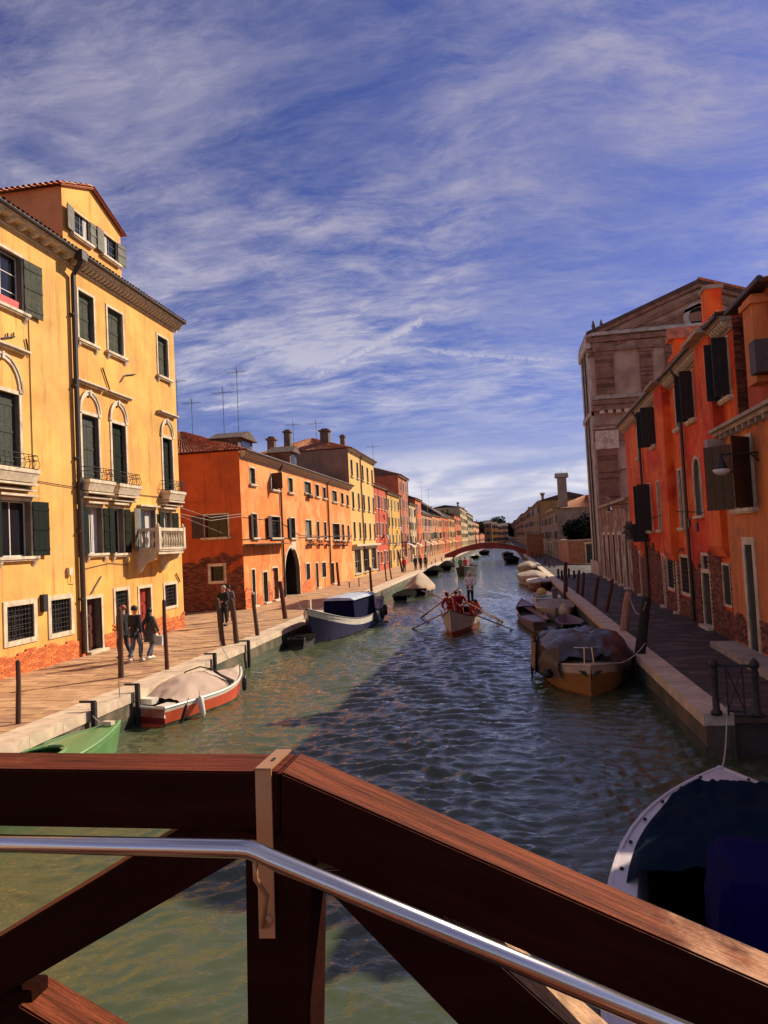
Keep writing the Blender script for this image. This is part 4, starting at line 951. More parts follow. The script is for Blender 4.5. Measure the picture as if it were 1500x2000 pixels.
f = k.build('window', stone, RH.root, ((t[0]+t[1])/2, -.001, t[2])); k = MB(); k.box(-w_/2, 0-.004, .1, .13, 0, t[3]-t[2]); k.box(.004, w_/2, .1, .13, 0, t[3]-t[2]); k.build('shutter', pale_sh, f)
for kk in 'lm': window(RH.root, *wins[kk], grille=True, fw=.12, bottom=True, sill=False, fr=brown_sh)
window(RH.root, *wins['n'], fw=.1, bottom=True, sill=False, grille=True, fr=brown_sh); window(RH.root, *wins['o'], fw=.08, shut='closed', smat=grey_sh, bottom=True, sill=False, boards=3)
for i, t in enumerate(drs): door(RH.root, t[0], t[1], t[3], (pale_sh, mat('dark_red_door', (.09, .015, .01), .6, .2, 3), brown_sh, pale_sh)[i], fw=.13)
# chimney breasts
for (x0, x1, yb, ht_, st) in ((1381, 1410, 1066, 2.3, 1), (1296, 1312, 1078, 2.0, 2)):
    a = RH.loc(x0, yb, -.3); c = RH.loc(x1, yb, -.3); zb_ = a[1]; ua_, ub_ = a[0], c[0]
    k = MB(); k.box(ua_, ub_, -.3, -.002, zb_, rH-.02); k.prism([(0, zb_), (-.3, zb_), (-.15, zb_-.32), (0, zb_-.36)], ua_, ub_, ax='x')
    if st == 1: k.box(ua_-.25, ua_, -.26, -.002, zb_, zb_+.5)
    k.build('chimney_breast', r1, RH.root)
    k = MB(); u_ = (ua_+ub_)/2; hw = (ub_-ua_)/2
    k.box(ua_-.12, ub_+.12, -.66, -.30, rH-.08, rH+.03)
    k.build('cornice_return', greystone, RH.root)
def chim(px0, px1, ytop, ybase, style):
    a = RH.loc(px0, ytop, -.1); c = RH.loc(px1, ytop, -.1); W_ = c[0]-a[0]; h = a[1]-rH
    return (a[0]+c[0])/2, W_, h
u_, W_, h_ = chim(1371, 1401, 577, 640, 0)
u_ = u_-W_/2+.3; W_ = .55
k = MB(); k.box(u_-W_/2, u_+W_/2, -.15, .32, rH-.3, rH+h_); k.box(u_-W_/2-.06, u_+W_/2+.06, -.2, .37, rH+h_, rH+h_+.12, 1); k.build('chimney', [r1, greystone], RH.root)
u_, W_, h_ = chim(1312, 1343, 672, 745, 0)
u_ = u_-W_/2+.45; W_ = .8
k = MB(); k.box(u_-W_*.34, u_+W_*.34, -.15, .6, rH-.3, rH+h_); k.prism([(u_-W_*.34, rH+h_*.45), (u_-W_*.6, rH+h_*.25), (u_-W_*.6, rH+h_*.15), (u_+W_*.6, rH+h_*.15), (u_+W_*.6, rH+h_*.25), (u_+W_*.34, rH+h_*.45)], -.3, .8)
k.prism([(u_-W_*.5, rH+h_), (u_+W_*.5, rH+h_), (u_, rH+h_+.5)], -.35, .8, 1); k.build('chimney', [r1, tilem[0]], RH.root)
cornice(RH.root, -.1, rW, rH, out=.36, step=.24, bh=.2, bm=stone, m=greystone)
plain_roof(RH, rW, rH, 9, rise=1.0)
for x, y0 in ((1345, 960), (1262, 1000)):
    k = MB(); a = RH.loc(x, y0); k.tube([(a[0], -.38, rH), (a[0], -.12, rH-.5), (a[0], -.12, .05)], .065, 6); k.build('downpipe', gutter, RH.root)
opr = [t for t in list(wins.values())+drs]
def redrag(u, z):
    if any(t[0]-.16 < u < t[1]+.16 and t[2]-.2 < z < t[3]+.18 for t in opr): return False
    return z < 2.35+.35*math.sin(u*1.1+1)+.12*math.sin(u*5)
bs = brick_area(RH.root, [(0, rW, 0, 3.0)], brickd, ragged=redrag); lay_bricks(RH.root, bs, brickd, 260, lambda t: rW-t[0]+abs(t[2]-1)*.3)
# quoins of rough brick at the near corner
q0 = RH.loc(1435, 700)[0]; k = MB()
for j in range(48):
    z = 5.7+j*.0755; o_ = (j % 3)*.05
    k.box(rW+.001, rW+.04+random.uniform(0, .04), 0.0, .20, z, z+.065, random.randrange(3)); k.box(rW+.001, rW+.04+random.uniform(0, .04), .21, .40+o_, z, z+.065, random.randrange(3))
k.build('brick_quoins', brickd, RH.root, kind='stuff')
a = RH.loc(1262, 1052); k = MB(); u_ = a[0]; k.box(u_-1.2, u_+1.1, -.8, 0, a[1]-.12, a[1])
for j in range(12): k.box(u_-1.18+j*.2, u_-1.16+j*.2, -.79, -.77, a[1], a[1]+.9)
k.box(u_-1.2, u_+1.1, -.8, -.76, a[1]+.88, a[1]+.92); k.build('iron_balcony', iron, RH.root)
bf = flowerbox(RH, u_-.2, a[1]+.3, 2.0, -.75, red=False)
k = MB(); k.box(u_-.3, u_+.8, -.74, -.1, a[1]+.0, a[1]+.75); k.build('balcony_screen', mat('dark_tarpaulin', (.02, .02, .025), .6, .3, 3, .3, 8), RH.root)
k = MB()
k.tube([(rW, -.04, 4.0), (rW-4, -.05, 3.95), (rW-9, -.04, 4.15), (rW-14, -.04, 4.0)], .015, 4)
for (x0, y0) in ((1375, 1020), (1392, 1028)): 
    a = RH.loc(x0, y0); k.box(a[0]-.1, a[0]+.1, -.5, -.45, a[1]-.15, a[1]+.15)
k.build('cable', iron, RH.root)
# ---- near house with the low stone cornice
NH = House('orange_brown_house', 'weathered orange-brown house at the right edge with a stone cornice over a shuttered window', 'house', xr(22.1)-.27, 22.1, rotR)
nW = 22.1-15.5; nU = 22.1-18.4
c0 = NH.loc(1434, 828)[1]; 
wn_ = NH.rect(1431, 866, 1476, 990); nd = NH.rect(1458, 1108, 1484, 1262)
nd = (nd[0], nd[1], 0, 2.95)
w2n = (wn_[1]+.9, wn_[1]+1.2, wn_[2], wn_[3])
wall(NH.root, 0, nW, 0, c0, [wn_, nd], r2)
shell(NH.root, 0, nW, 0, c0, 3, r2)
window(NH.root, *wn_, shut='half', smat=brown_sh, fw=.1, boards=3, fr=brown_sh)
door(NH.root, nd[0], nd[1], nd[3], mat('worn_door', (.09, .055, .03), .8, .3, 4, .3), fw=.2)
k = MB(); k.box(-.12, nW, -.34, 0, c0-.07, c0+.02); k.box(-.06, nW, -.22, 0, c0-.18, c0-.07); k.box(0, .35, -.5, 0, c0-.6, c0-.26)
for j in range(12): k.box(.5+j*.52, .60+j*.52, -.2, 0, c0-.30, c0-.18)
k.build('cornice', greystone, NH.root)
k = MB(); k.box(1.3, nU, .4, 6, c0-.05, 9.3); k.build('upper_wall', r3, NH.root)
k = MB(); k.box(.0, 1.3, .3, 3, c0-.2, c0-.01); k.build('ledge', greystone, NH.root)
k = MB(); k.box(2.5, 3.2, .05, .399, 7.0, 9.2); k.box(2.4, 3.3, -.02, .399, 8.95, 9.1); k.build('chimney_breast', r2, NH.root)
k = MB(); k.box(3.25, 3.69, -.1, .399, c0+.9, c0+1.7); k.build('roof_balcony', brown_sh, NH.root)
tiles(NH.root, (1.1, .1, 9.32), (nU+.2, .1, 9.32), (1.1, 5.5, 10.3), (nU+.2, 5.5, 10.3))
k = MB(); k.box(nU, nW, .3, 4, c0-.2, c0-.01); k.build('ledge', greystone, NH.root)
k = MB(); k.quad((1.1, .1, 9.29), (nU, .1, 9.29), (nU, .4, 9.29), (1.1, .4, 9.29)); k.tube([(1.1, .05, 9.36), (nU+.2, .05, 9.36)], .08, 8); k.build('gutter', gutter, NH.root)
k = MB(); k.box(-.0, nW, -.7, 0, 0, .16); k.build('step', greystone, NH.root)
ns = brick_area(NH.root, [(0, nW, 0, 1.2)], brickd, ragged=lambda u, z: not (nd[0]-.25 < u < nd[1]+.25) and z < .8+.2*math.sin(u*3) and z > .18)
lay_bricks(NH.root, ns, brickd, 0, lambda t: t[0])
# a plain house past the mouth of the side canal, just outside the frame: its shade lies on the near water
OH = House('ochre_house', 'plain unseen ochre house past the little side canal at right, shading the near water', 'house', 6.75, 12.88, R_(-90))
ow = [(.6, 1.5, 3.2, 4.8), (2.2, 3.1, 3.2, 4.8), (.6, 1.5, .9, 2.2)]
wall(OH.root, 0, 4.2, 0, 6.9, ow, r2); shell(OH.root, 0, 4.2, 0, 6.9, 6, r2)
for t in ow: window(OH.root, *t, shut='closed', smat=brown_sh)
cornice(OH.root, 0, 4.2, 6.9, out=.25)
# near the frame edge: lighter pilaster house
PH = House('pale_orange_house', 'pale orange house corner at the far right edge of the picture', 'house', xr(15.4)-.3, 15.42, rotR)
wall(PH.root, 0, 1.0, 0, 6.8, [(.25, .8, 3.2, 4.4)], mat('light_orange_stucco', (.66, .24, .09), .9, .2, .6, .3, 12, streak=.5)); shell(PH.root, 0, 1.0, 0, 6.8, 5, MATS['light_orange_stucco'])
window(PH.root, .25, .8, 3.2, 4.4, shut='closed', smat=brown_sh)
k = MB(); k.box(-.05, 1.05, -.2, 0, 6.65, 6.82); k.build('cornice', stone, PH.root)
# ---- lamps on brackets
def wall_lamp(label, wx, wy, z, out, dirx=-1):
    r = thing('wall_lamp', label, 'street lamp', (wx, wy, z), 0, 'bracket lamps on the right bank walls')
    k = MB(); k.tube([(0, 0, 0), (dirx*out, 0, 0)], .022, 6); k.tube([(0, 0, -.45), (dirx*.35, 0, -.12), (dirx*.5, 0, 0)], .018, 6); k.tube([(dirx*.25+.1*math.cos(a), 0, -.13+.1*math.sin(a)) for a in [i*.6 for i in range(11)]], .012, 5); k.build('bracket', iron, r)
    k = MB(); k.lathe([(.02, 0), (.05, -.04), (.05, -.14), (.10, -.19), (.12, -.3), (.2, -.36)], (dirx*out, 0, 0), 12); k.build('lamp_housing', iron, r, smooth=True)
    k = MB(); k.lathe([(.19, -.36), (.21, -.39), (.17, -.46), (.07, -.51), (.01, -.52)], (dirx*out, 0, 0), 12); k.build('lamp_glass', mat('lamp_glass', (.6, .58, .55), .3, .05, 2, 0), r, smooth=True)
Yl = 19.0; p = onY(1407, 888, Yl); wall_lamp('bell shaped street lamp on an iron arm, in front of the red house', xr(Yl), Yl, p[2], xr(Yl)-p[0])
Yl = 42.5; p = onY(1190, 986, Yl); wall_lamp('smaller street lamp on an iron arm before the brick church wall', xr(Yl), Yl, p[2], xr(Yl)-p[0])
# ---- church
cb = mat('church_brick', (.26, .135, .08), .9, .3, 2, .4, 20, streak=.4); cp = mat('church_plaster', (.43, .29, .195), .9, .3, .6, .2, 10, streak=.4); cs = mat('church_stone', (.44, .385, .31), .85, .25, 1.2, .3, 14, streak=.6)
CY = 58.2; CX = 7.62
CH = House('church', 'tall brick and plaster church with a pediment gable, behind the long red house', 'church', CX, CY, 0.0)
def cl(x, y): p = onY(x, y, CY); return p[0]-CX, p[2]-.8
ridge = cl(1362, 556); eave = cl(1150, 655); ue = 2*ridge[0]-eave[0]; W_ = ue
k = MB(); k.add([(0, 0, 0), (W_, 0, 0), (W_, 0, eave[1]), (ridge[0], 0, ridge[1]-.4), (0, 0, eave[1])], [(0, 1, 2, 3, 4)]); k.build('wall', cp, CH.root)
DL = 5.2
k = MB(); k.box(0, W_, .01, DL, 0, eave[1]-.3); k.build('side_wall', cs, CH.root)
k = MB(); k.prism([(-.25, eave[1]-.1), (ridge[0], ridge[1]), (W_+.5, eave[1]-.1), (W_+.5, eave[1]+.15), (ridge[0], ridge[1]+.3), (-.25, eave[1]+.15)], -.55, DL); k.build('roof', mat('church_roof', (.10, .055, .04), .9, .3, 2, .3, 10), CH.root)
k = MB()
n = 60
for i in range(n):
    t = i/n; u = ridge[0]+(W_+.5-ridge[0])*t; z = ridge[1]+.3+(eave[1]-ridge[1])*t*1.0
    k.tube([(u, -.62, z), (u, -.3, z)], .11, 6)
k.build('verge_tiles', tilem, CH.root)
# raking cornices and pediment
k = MB()
for off, out, th in ((0, .45, .3), (-.75, .28, .35), (-1.5, .15, .25)):
    for sgn in (-1, 1):
        xa = ridge[0]+sgn*(ridge[0]-eave[0]+.2); za_ = eave[1]-.1+off; zr = ridge[1]+off
        k.prism([(xa, za_), (ridge[0], zr), (ridge[0], zr-th), (xa, za_-th)], -out, -.001)
hz = cl(1240, 650)[1]
for zz, out, th, mi in ((hz+.2, .5, .25, 1), (hz-.2, .35, .35, 0), (hz-1.1, .2, .2, 0)): k.box(-.3, W_+.3, -out, -.001, zz-th, zz, mi)
k.build('pediment_cornice', [cb, cs], CH.root)
k = MB(); oc = cl(1364, 619)
for i in range(20):
    t0, t1 = 2*math.pi*i/20, 2*math.pi*(i+1)/20; k.prism([(oc[0]+.75*math.cos(t0), oc[1]+.75*math.sin(t0)), (oc[0]+.75*math.cos(t1), oc[1]+.75*math.sin(t1)), (oc[0]+1.15*math.cos(t1), oc[1]+1.15*math.sin(t1)), (oc[0]+1.15*math.cos(t0), oc[1]+1.15*math.sin(t0))], -.15, -.001)
k.prism([(oc[0]+.75*math.cos(2*math.pi*i/20), oc[1]+.75*math.sin(2*math.pi*i/20)) for i in range(20)], -.03, -.002, 1); k.build('round_window', [cs, dark], CH.root)
k = MB(); k.prism([(eave[0]+3.5, hz+.45), (ridge[0], ridge[1]-2.1), (W_-3.5, hz+.45)], -.06, -.001); k.build('pediment_field', cb, CH.root)
# brick pilasters, upper and lower order, courses proud
def courses(u0, u1, z0, z1, out=.22, name='brick_pilaster'):
    k = MB(); k.box(u0, u1, -out, -.001, z0, z1, 0); n = int((z1-z0)/.16)
    for i in range(n): k.box(u0-.01, u1+.01, -out-.03-random.uniform(0, .03), -out, z0+i*.16, z0+i*.16+.10, random.randrange(3))
    return k.build(name, [cb, cb, mat('church_brick_dark', (.13, .06, .036), .9, .3, 2, .3, 20)], CH.root)
ztop = cl(1180, 672)[1]; zc1 = cl(1200, 772)[1]; zc2 = cl(1200, 836)[1]
for x0, x1 in ((1162, 1198), (1250, 1274)):
    a, c = cl(x0, 720)[0], cl(x1, 720)[0]; courses(a, c, zc1, ztop)
    k = MB(); k.box(a-.12, c+.12, -.36, -.001, ztop, hz-1.3); k.box(a-.08, c+.08, -.3, -.001, ztop-.9, ztop-.75); k.build('pilaster_capital', cb, CH.root)
uu = [cl(x, 720)[0] for x in (1300, 1335, 1370, 1405)]
for i in (0, 2): courses(uu[i], uu[i]+1.1, zc1, ztop)
k = MB(); nb = cl(1300, 772)[0]
for zz, out, th, mi in ((zc1, .4, .3, 1), (zc1-.5, .3, .2, 0), (zc1-.9, .45, .3, 0), (zc2+.3, .25, 1.3, 0), (zc2+.1, .35, .15, 1)): k.box(-.15, W_, -out, -.001, zz-th, zz, mi)
for i in range(16): k.box(.4+i*.62, .75+i*.62, -.5, -.3, zc1-1.45, zc1-1.2, 2)
k.build('entablature', [cb, greystone, stone], CH.root)
a, c = cl(1167, 900)[0], cl(1206, 900)[0]; zb1 = cl(1190, 877)[1]
k = MB(); k.box(a-.1, c+.15, -.4, -.001, zb1, zc2-.2); k.build('pilaster_capital', stone, CH.root)
courses(a, c, .0, zb1)
k = MB(); a2 = cl(1208, 900)[0]; k.box(c+.25, a2+2.2, -.1, -.001, zb1-1.6, zb1-1.45); k.build('string_course', cs, CH.root)
# blind arch and rough foot
k = MB(); ac_ = cl(1232, 940); K = 12
for i in range(K):
    t0, t1 = math.pi*i/K, math.pi*(i+1)/K; k.prism([(ac_[0]-1.0*math.cos(t0), ac_[1]+1.0*math.sin(t0)), (ac_[0]-1.0*math.cos(t1), ac_[1]+1.0*math.sin(t1)), (ac_[0]-1.25*math.cos(t1), ac_[1]+1.25*math.sin(t1)), (ac_[0]-1.25*math.cos(t0), ac_[1]+1.25*math.sin(t0))], -.06, -.001)
k.build('blind_arch', cb, CH.root)
k = MB(); k.prism([(0, 0), (c+.5, 0), (c+.2, 3.0), (c, 5.5), (0, 6.5)], -.45, -.001); k.build('buttress', mat('peeling_plaster', (.46, .38, .30), .95, .3, .9, .5, 10, col2=(.25, .11, .06), mix2=.75, streak=.5), CH.root)
# canal flank: plain stone face with pilaster strips
k = MB()
for (y0, y1, o_) in ((0, 1.0, .18), (1.9, 2.3, .10), (4.3, 5.1, .18)): k.box(-o_, -.001, y0, y1, 0, eave[1]-1.1)
k.box(-.35, -.001, -.3, DL, eave[1]-1.1, eave[1]-.2); k.box(-.28, -.001, 0, DL, 12.6, 13.0); k.box(-.35, -.001, -.1, DL, 0, 1.1)
k.build('flank_pilasters', cs, CH.root)
k = MB(); k.tube([(-.25, 1.5, eave[1]-.5), (-.25, 1.5, .2)], .07, 6); k.build('downpipe', gutter, CH.root); k = MB(); k.tube([(-.25, 3.2, eave[1]-.5), (-.25, 3.2, .2)], .05, 6); k.build('downpipe', gutter, CH.root)
def bird(label, x, y, z, s_=.28):
    k = MB(); k.lathe([(.005, -.5*s_*2), (.25*s_, -.3*s_), (.34*s_, .1*s_), (.22*s_, .5*s_), (.17*s_, .75*s_), (.1*s_, .95*s_), (.01, 1.0*s_)], (0, 0, .55*s_), 8); k.tube([(0, -.08*s_, 1.4*s_), (0, -.5*s_, 1.35*s_)], [.05*s_, .01*s_], 5)
    k.tube([(.08*s_, 0, -.1*s_), (.08*s_, 0, .3*s_)], .02*s_, 4); k.tube([(-.08*s_, 0, -.1*s_), (-.08*s_, 0, .3*s_)], .02*s_, 4)
    o = k.build('gull', mat('bird_grey', (.12, .11, .11), .8, .3, 5), None, (x, y, z), smooth=True); tag(o, label, 'bird')
bird('dark bird perched left of the other on the church eave', CX+.35, CY-.3, .8+eave[1]+.3, .5); bird('dark bird perched right of the other on the church eave', CX+.95, CY-.3, .8+eave[1]+.45, .42)
# ---- shed range between the red house and the church
SH = House('low_building', 'row of narrow peeling white doorways between the red house and the church', 'building', xr(57.6), 57.6, rotR)
sp = MATS['peeling_plaster']; sW = 57.6-42.3
dd = [(sW*t, sW*t+1.1, 0, 3.2) for t in (.12, .3, .48, .66, .84)]
wall(SH.root, 0, sW, 0, 5.2, dd, sp); shell(SH.root, 0, sW, 0, 5.2, 3, sp)
for i, t in enumerate(dd): door(SH.root, *t[:2], t[3], (brown_sh, pale_sh)[i % 2], fw=.2)
k = MB(); k.box(-.05, sW+.05, -.25, 3.1, 5.2, 5.38); k.build('coping', greystone, SH.root)
# ---- garden wall, dark tree and tiled house beyond
gwm = mat('garden_wall_stucco', (.42, .20, .10), .9, .2, .7, .3, 12, streak=.5)
gb = mat('garden_wall_brick', (.30, .12, .06), .9, .3, 3, .4, 20)
k = MB(); r = thing('garden_wall', 'low orange-brown garden wall with a dark gate, left of the church foot', 'wall', (7.13, 82.3, .8))
k.box(0, .3, .3, 14, 0, 2.55, 0); k.box(0, 7, 0, .3, 0, 2.55, 1); k.box(-.06, .36, .36, 14, 2.55, 2.7, 2); k.box(-.06, 7, -.06, .36, 2.55, 2.7, 2); k.build('wall', [gwm, gb, greystone], r)
k = MB(); k.box(1.9, 3.0, -.04, -.001, 0, 2.1, 1); k.box(1.8, 1.9, -.07, 0, 0, 2.2, 0); k.box(3.0, 3.1, -.07, 0, 0, 2.2, 0); k.box(1.7, 3.3, -.1, 0, 2.2, 2.35, 0); k.build('gate', [stone, mat('dark_teal_gate', (.01, .015, .018), .6, .2, 3)], r)
foliage('evergreen_tree', 'very dark rounded evergreen behind the garden wall', 9.3, 86.0, 1.2, 2.7, 5.4, 9000, .16, (.006, .009, .006))
foliage('evergreen_tree', 'second dark evergreen half hidden by the church flank', 11.2, 87.5, 1.2, 2.1, 5.0, 4000, .16, (.006, .009, .006))
pal = mat('pale_grey_render', (.27, .20, .145), .9, .2, .8, .3, 10, streak=.6)
TH, tW, th_, ty = far_house('R', 1057, 1090, 992, (.30, .21, .13), 'grey-brown house with a bright tiled roof and tall square chimney, behind the garden wall', 3, 1, dark_sh, roof=None, depth=12, mt=pal, ch=0)
tiles(TH.root, (-.2, -.4, th_+.03), (tW+.3, -.4, th_+.03), (tW*.45-2, 6, th_+2.5), (tW*.55, 6, th_+2.5))
tiles(TH.root, (tW+.3, -.4, th_+.03), (tW+.3, 12.3, th_+.03), (tW*.55, 6, th_+2.5), (tW*.55, 6.2, th_+2.5), mats=[mat('sunlit_tile_a', (.55, .22, .10), .85, .3, 3), mat('sunlit_tile_b', (.45, .16, .08), .85, .3, 3), mat('sunlit_tile_c', (.62, .30, .15), .85, .3, 3)])  # near slope: lighter tile copies with sunlight put into their colours
chimney(TH.root, tW-1.4, 1.0, th_+.6, 1.15, 3.6, pal, 'hood')
far_house('R', 1040, 1057, 975, (.38, .26, .09), 'tall olive-ochre house next beyond the tiled house', 4, 1, dark_sh, roof='gable', ch=1)
far_house('R', 1022, 1040, 988, (.33, .20, .11), 'brown-pink house with a thin chimney on the right bank', 4, 1, dark_sh, ch=1)
far_house('R', 1007, 1022, 1001, (.34, .09, .035), 'dark red house on the right bank above the bridge', 4, 1, dark_sh, ch=2)
far_house('R', 999, 1007, 1014, (.17, .12, .09), 'grey-brown house at the far end of the right bank', 3, 1, dark_sh, ch=1)
far_house('R', 993.5, 999, 1020, (.12, .09, .08), 'dim narrow house last in the right bank row', 3, 1, dark_sh, ch=1)
k = MB(); a = onY(1028, 1045, 118); c = onY(1060, 1042, 118)
k.box(0, c[0]-a[0], 0, 3, 0, c[2]-.8); k.box(-.15, c[0]-a[0]+.15, -.15, 3.15, c[2]-.8, c[2]-.65, 1); o = k.build('brick_pumphouse', [gb, greystone], None, (a[0], 118, .8)); tag(o, 'flat topped brick block beside the right end of the red bridge', 'building')
# ---- aerials measured against the sky
for i, (x, y0, y1, Y, X, lb, st) in enumerate(((348, 740, 850, 44, 0, 'tall aerial just right of the yellow house corner', 0), (376, 783, 846, 46, 0, 'short aerial above the orange hipped roof', 1), (438, 762, 850, 44, 0, 'tall bare aerial left of the tallest one', 1), (466, 722, 845, 44, 0, 'tallest aerial, with a round head, above the roof hut', 2),
        (575, 826, 900, 60, 0, 'aerial over the long orange roof, left of the pair', 1), (619, 824, 890, 62, 0, 'aerial over the long orange roof, right of the pair', 1), (729, 870, 900, 78, 0, 'small aerial at the end of the cream house', 1),
        (824, 940, 985, 130, 0, 'taller aerial of the distant pair', 0), (838, 955, 990, 150, 0, 'shorter aerial of the distant pair', 1), (1098, 920, 955, 100, 0, 'aerial above the square chimney', 1))):
    p = onY(x, y1, Y); t = onY(x, y0, Y); antenna(p[0], Y, p[2], t[2]-p[2], lb, style=st)
# ---- red bridge
brm = mat('bridge_red', (.26, .045, .03), .8, .2, 1, .2, 10, streak=.3)
BR = thing('arched_bridge', 'low dark red arched footbridge across the canal', 'bridge', (0, 137, 0))
def arc(x, zt): u = (x-(KL+KR)/2)/((KR-KL)/2); return zt(u)
k = MB(); n = 24; xs_ = [KL-1.6+(KR-KL+3.2)*i/n for i in range(n+1)]
top = lambda x: 1.25+1.95*math.cos(min(1, abs((x-(KL+KR)/2)/8.2))*math.pi/2)
bot = lambda x: .35+1.75*max(0, 1-((x-(KL+KR)/2)/6.5)**2)**.5 if abs(x-(KL+KR)/2) < 6.5 else .35
for y0, y1 in ((-1.6, -1.35), (1.35, 1.6)):
    for i in range(n): a, c = xs_[i], xs_[i+1]; k.prism([(a, bot(a)), (c, bot(c)), (c, top(c)), (a, top(a))], y0, y1)
k.build('spandrel', brm, BR)
k = MB()
for i in range(n): a, c = xs_[i], xs_[i+1]; k.prism([(a, top(a)-.55), (c, top(c)-.55), (c, top(c)-.4), (a, top(a)-.4)], -1.35, 1.35)
k.build('deck', greystone, BR)
for yy in (-1.5, 1.5):
    k = MB()
    for i in range(n): a, c = xs_[i], xs_[i+1]; k.prism([(a, top(a)), (c, top(c)), (c, top(c)+.1), (a, top(a)+.1)], yy-.2, yy+.2)
    k.build('coping', greystone, BR)
# ---- iron railing at the quay end
IR = thing('iron_railing', 'short black iron railing with crossed bars and two bollards at the right quay end', 'railing', (3.95, 14.35, .83), R_(0))
pL = onz(1400, 1396, .83); pR = onz(1480, 1400, .83)
IR.location = pL; vx, vy = pR[0]-pL[0], pR[1]-pL[1]; lnr = math.hypot(vx, vy); IR.rotation_euler = (0, 0, math.atan2(vy, vx))
for xx in (0, lnr): 
    k = MB(); k.lathe([(.10, 0), (.10, .06), (.065, .1), (.06, .3), (.05, .34), (.055, .7), (.075, .78), (.05, .84), (.085, .9), (.085, .96), (.05, 1.02), (.01, 1.05)], (xx, 0, 0), 12); k.build('post', iron, IR, smooth=True)
k = MB(); k.box(.05, lnr-.05, -.02, .02, .88, .93); k.box(.2, lnr-.2, -.02, .02, .06, .10)
for xx in (.2, lnr-.2): k.box(xx-.015, xx+.015, -.015, .015, .0, .9)
k.tube([(.2, 0, .1), (lnr-.2, 0, .88)], .012, 5); k.tube([(.2, .012, .88), (lnr-.2, .012, .1)], .012, 5)
k.build('crossed_bars', iron, IR)
k = MB(); k.box(4.9, 7.2, 13.3, 13.9, -.5, .55); o = k.build('landing_step', kerbm, None); tag(o, 'pale stone landing step below the iron railing', 'step')
# ================================================================== POLES
def pole(label, xt, yt, xb, yb, r, m, zb=0.0, X=None, cap=None, group='mooring poles along the canal', bend=.04):
    p0 = onz(xb, yb, zb)
    if X is not None: rr_ = ray(xb, yb); kk_ = X/rr_[0]; p0 = CAM+rr_*kk_; p0[2] = max(-.2, p0[2])
    t = onY(xt, yt, p0[1]); base = Vector(p0); top_ = Vector(t); d = (top_-base); base2 = base-d.normalized()*(base.z+.9)/max(.3, d.normalized().z)
    o = thing('mooring_pole', label, 'mooring pole', (base.x, base.y, 0), 0, group)
    off = Vector((base.x, base.y, 0)); n = 7; rnd = random.Random(int(xt*7+yt)); side = Vector((rnd.uniform(-1, 1), rnd.uniform(-1, 1), 0))*bend
    pts = [base2-off+(top_-base2)*(i/n)+side*math.sin(i/n*math.pi*1.3)*(1 if 0 < i < n else 0) for i in range(n+1)]
    rs = [r*(1.12-.28*i/n)*rnd.uniform(.95, 1.05) for i in range(n+1)]
    k = MB(); k.tube(pts, rs, 10); k.build('shaft', m, o, smooth=False)
    k = MB(); tp = pts[-1]; dd_ = (pts[-1]-pts[-2]).normalized(); k.tube([tp-dd_*.02, tp+dd_*.05, tp+dd_*.08], [rs[-1]*1.03, rs[-1]*.9, rs[-1]*.4], 10); k.build('pole_top', cap or m, o)
    k = MB(); k.tube([pts[1]+(pts[2]-pts[1])*f for f in (.0, .6)], [rs[1]*1.15, rs[1]*1.1], 10); k.build('weed_collar', algae, o)
    return o
redcap = mat('dark_cap', (.03, .015, .012), .7, .3, 3)
palecap = mat('bleached_cap', (.45, .38, .32), .8, .2, 3)
pole('short dark-topped pole nearest the left frame edge', 35, 1296, 38, 1468, .062, wood_pole, .2, cap=redcap)
pole('tall crooked pole beside the three walkers, at the stern of the red boat', 233, 1192, 241, 1378, .085, wood_pole, 0)
pole('straight slim pole at the far end of the walkers, behind the red boat', 320, 1176, 326, 1330, .065, pole_red, .5)
pole('crooked pole, left one of the pair before the standing couple', 424, 1172, 442, 1298, .10, wood_pole, .1)
pole('crooked pole, right one of the pair before the standing couple', 453, 1174, 469, 1300, .10, wood_pole, 0)
pole('pale topped leaning pole midway between the crooked pair and the blue cabin boat', 494, 1160, 506, 1282, .085, wood_pole, 0, cap=palecap)
pole('thick dark-red pole leaning at the prow of the blue cabin boat', 547, 1138, 563, 1240, .12, pole_red, 0)
for i, (xt, yt, xb, yb, r_, lb) in enumerate(((658, 1100, 663, 1160, .12, 'stout pole on the quay behind the blue boat cabin'), (682, 1138, 683, 1165, .05, 'thin short post behind the blue boat cabin'), (701, 1130, 702, 1163, .05, 'thin post right of the cabin roof'), (723, 1110, 726, 1175, .10, 'tall pole at the far end of the blue cabin boat'),
        (751, 1103, 757, 1150, .07, 'slim red pole, left of a pair past the blue boat'), (760, 1098, 766, 1146, .07, 'slim red pole, right of a pair past the blue boat'), (778, 1078, 788, 1130, .12, 'tall pole before the awning houses'), (843, 1098, 846, 1112, .10, 'pale pole left of the two small dark boats'), (850, 1092, 853, 1108, .10, 'pale pole between the two small dark boats'), (862, 1090, 866, 1106, .12, 'pale pole behind the two small dark boats'))):
    pole(lb, xt, yt, xb, yb, r_, pole_pale if i > 6 else pole_red, .1)
pole('stout pinkish pole by the big covered boat, with a rope to its dark neighbour', 1228, 1160, 1214, 1262, .155, pole_pale, .3)
pole('stout near-black pole right of the pinkish one', 1262, 1170, 1243, 1335, .15, pole_dark, 0)
pole('slim red-brown pole on the right bank, nearest but one to the pinkish pole', 1168, 1130, 1155, 1215, .085, pole_red, .0)
pole('slim red-brown pole on the right bank, next to the pinkish pole', 1196, 1134, 1180, 1222, .085, pole_red, .2)
pole('slim red-brown pole rising behind the tan covered boat, left of two', 1131, 1116, 1124, 1187, .085, pole_red, 0)
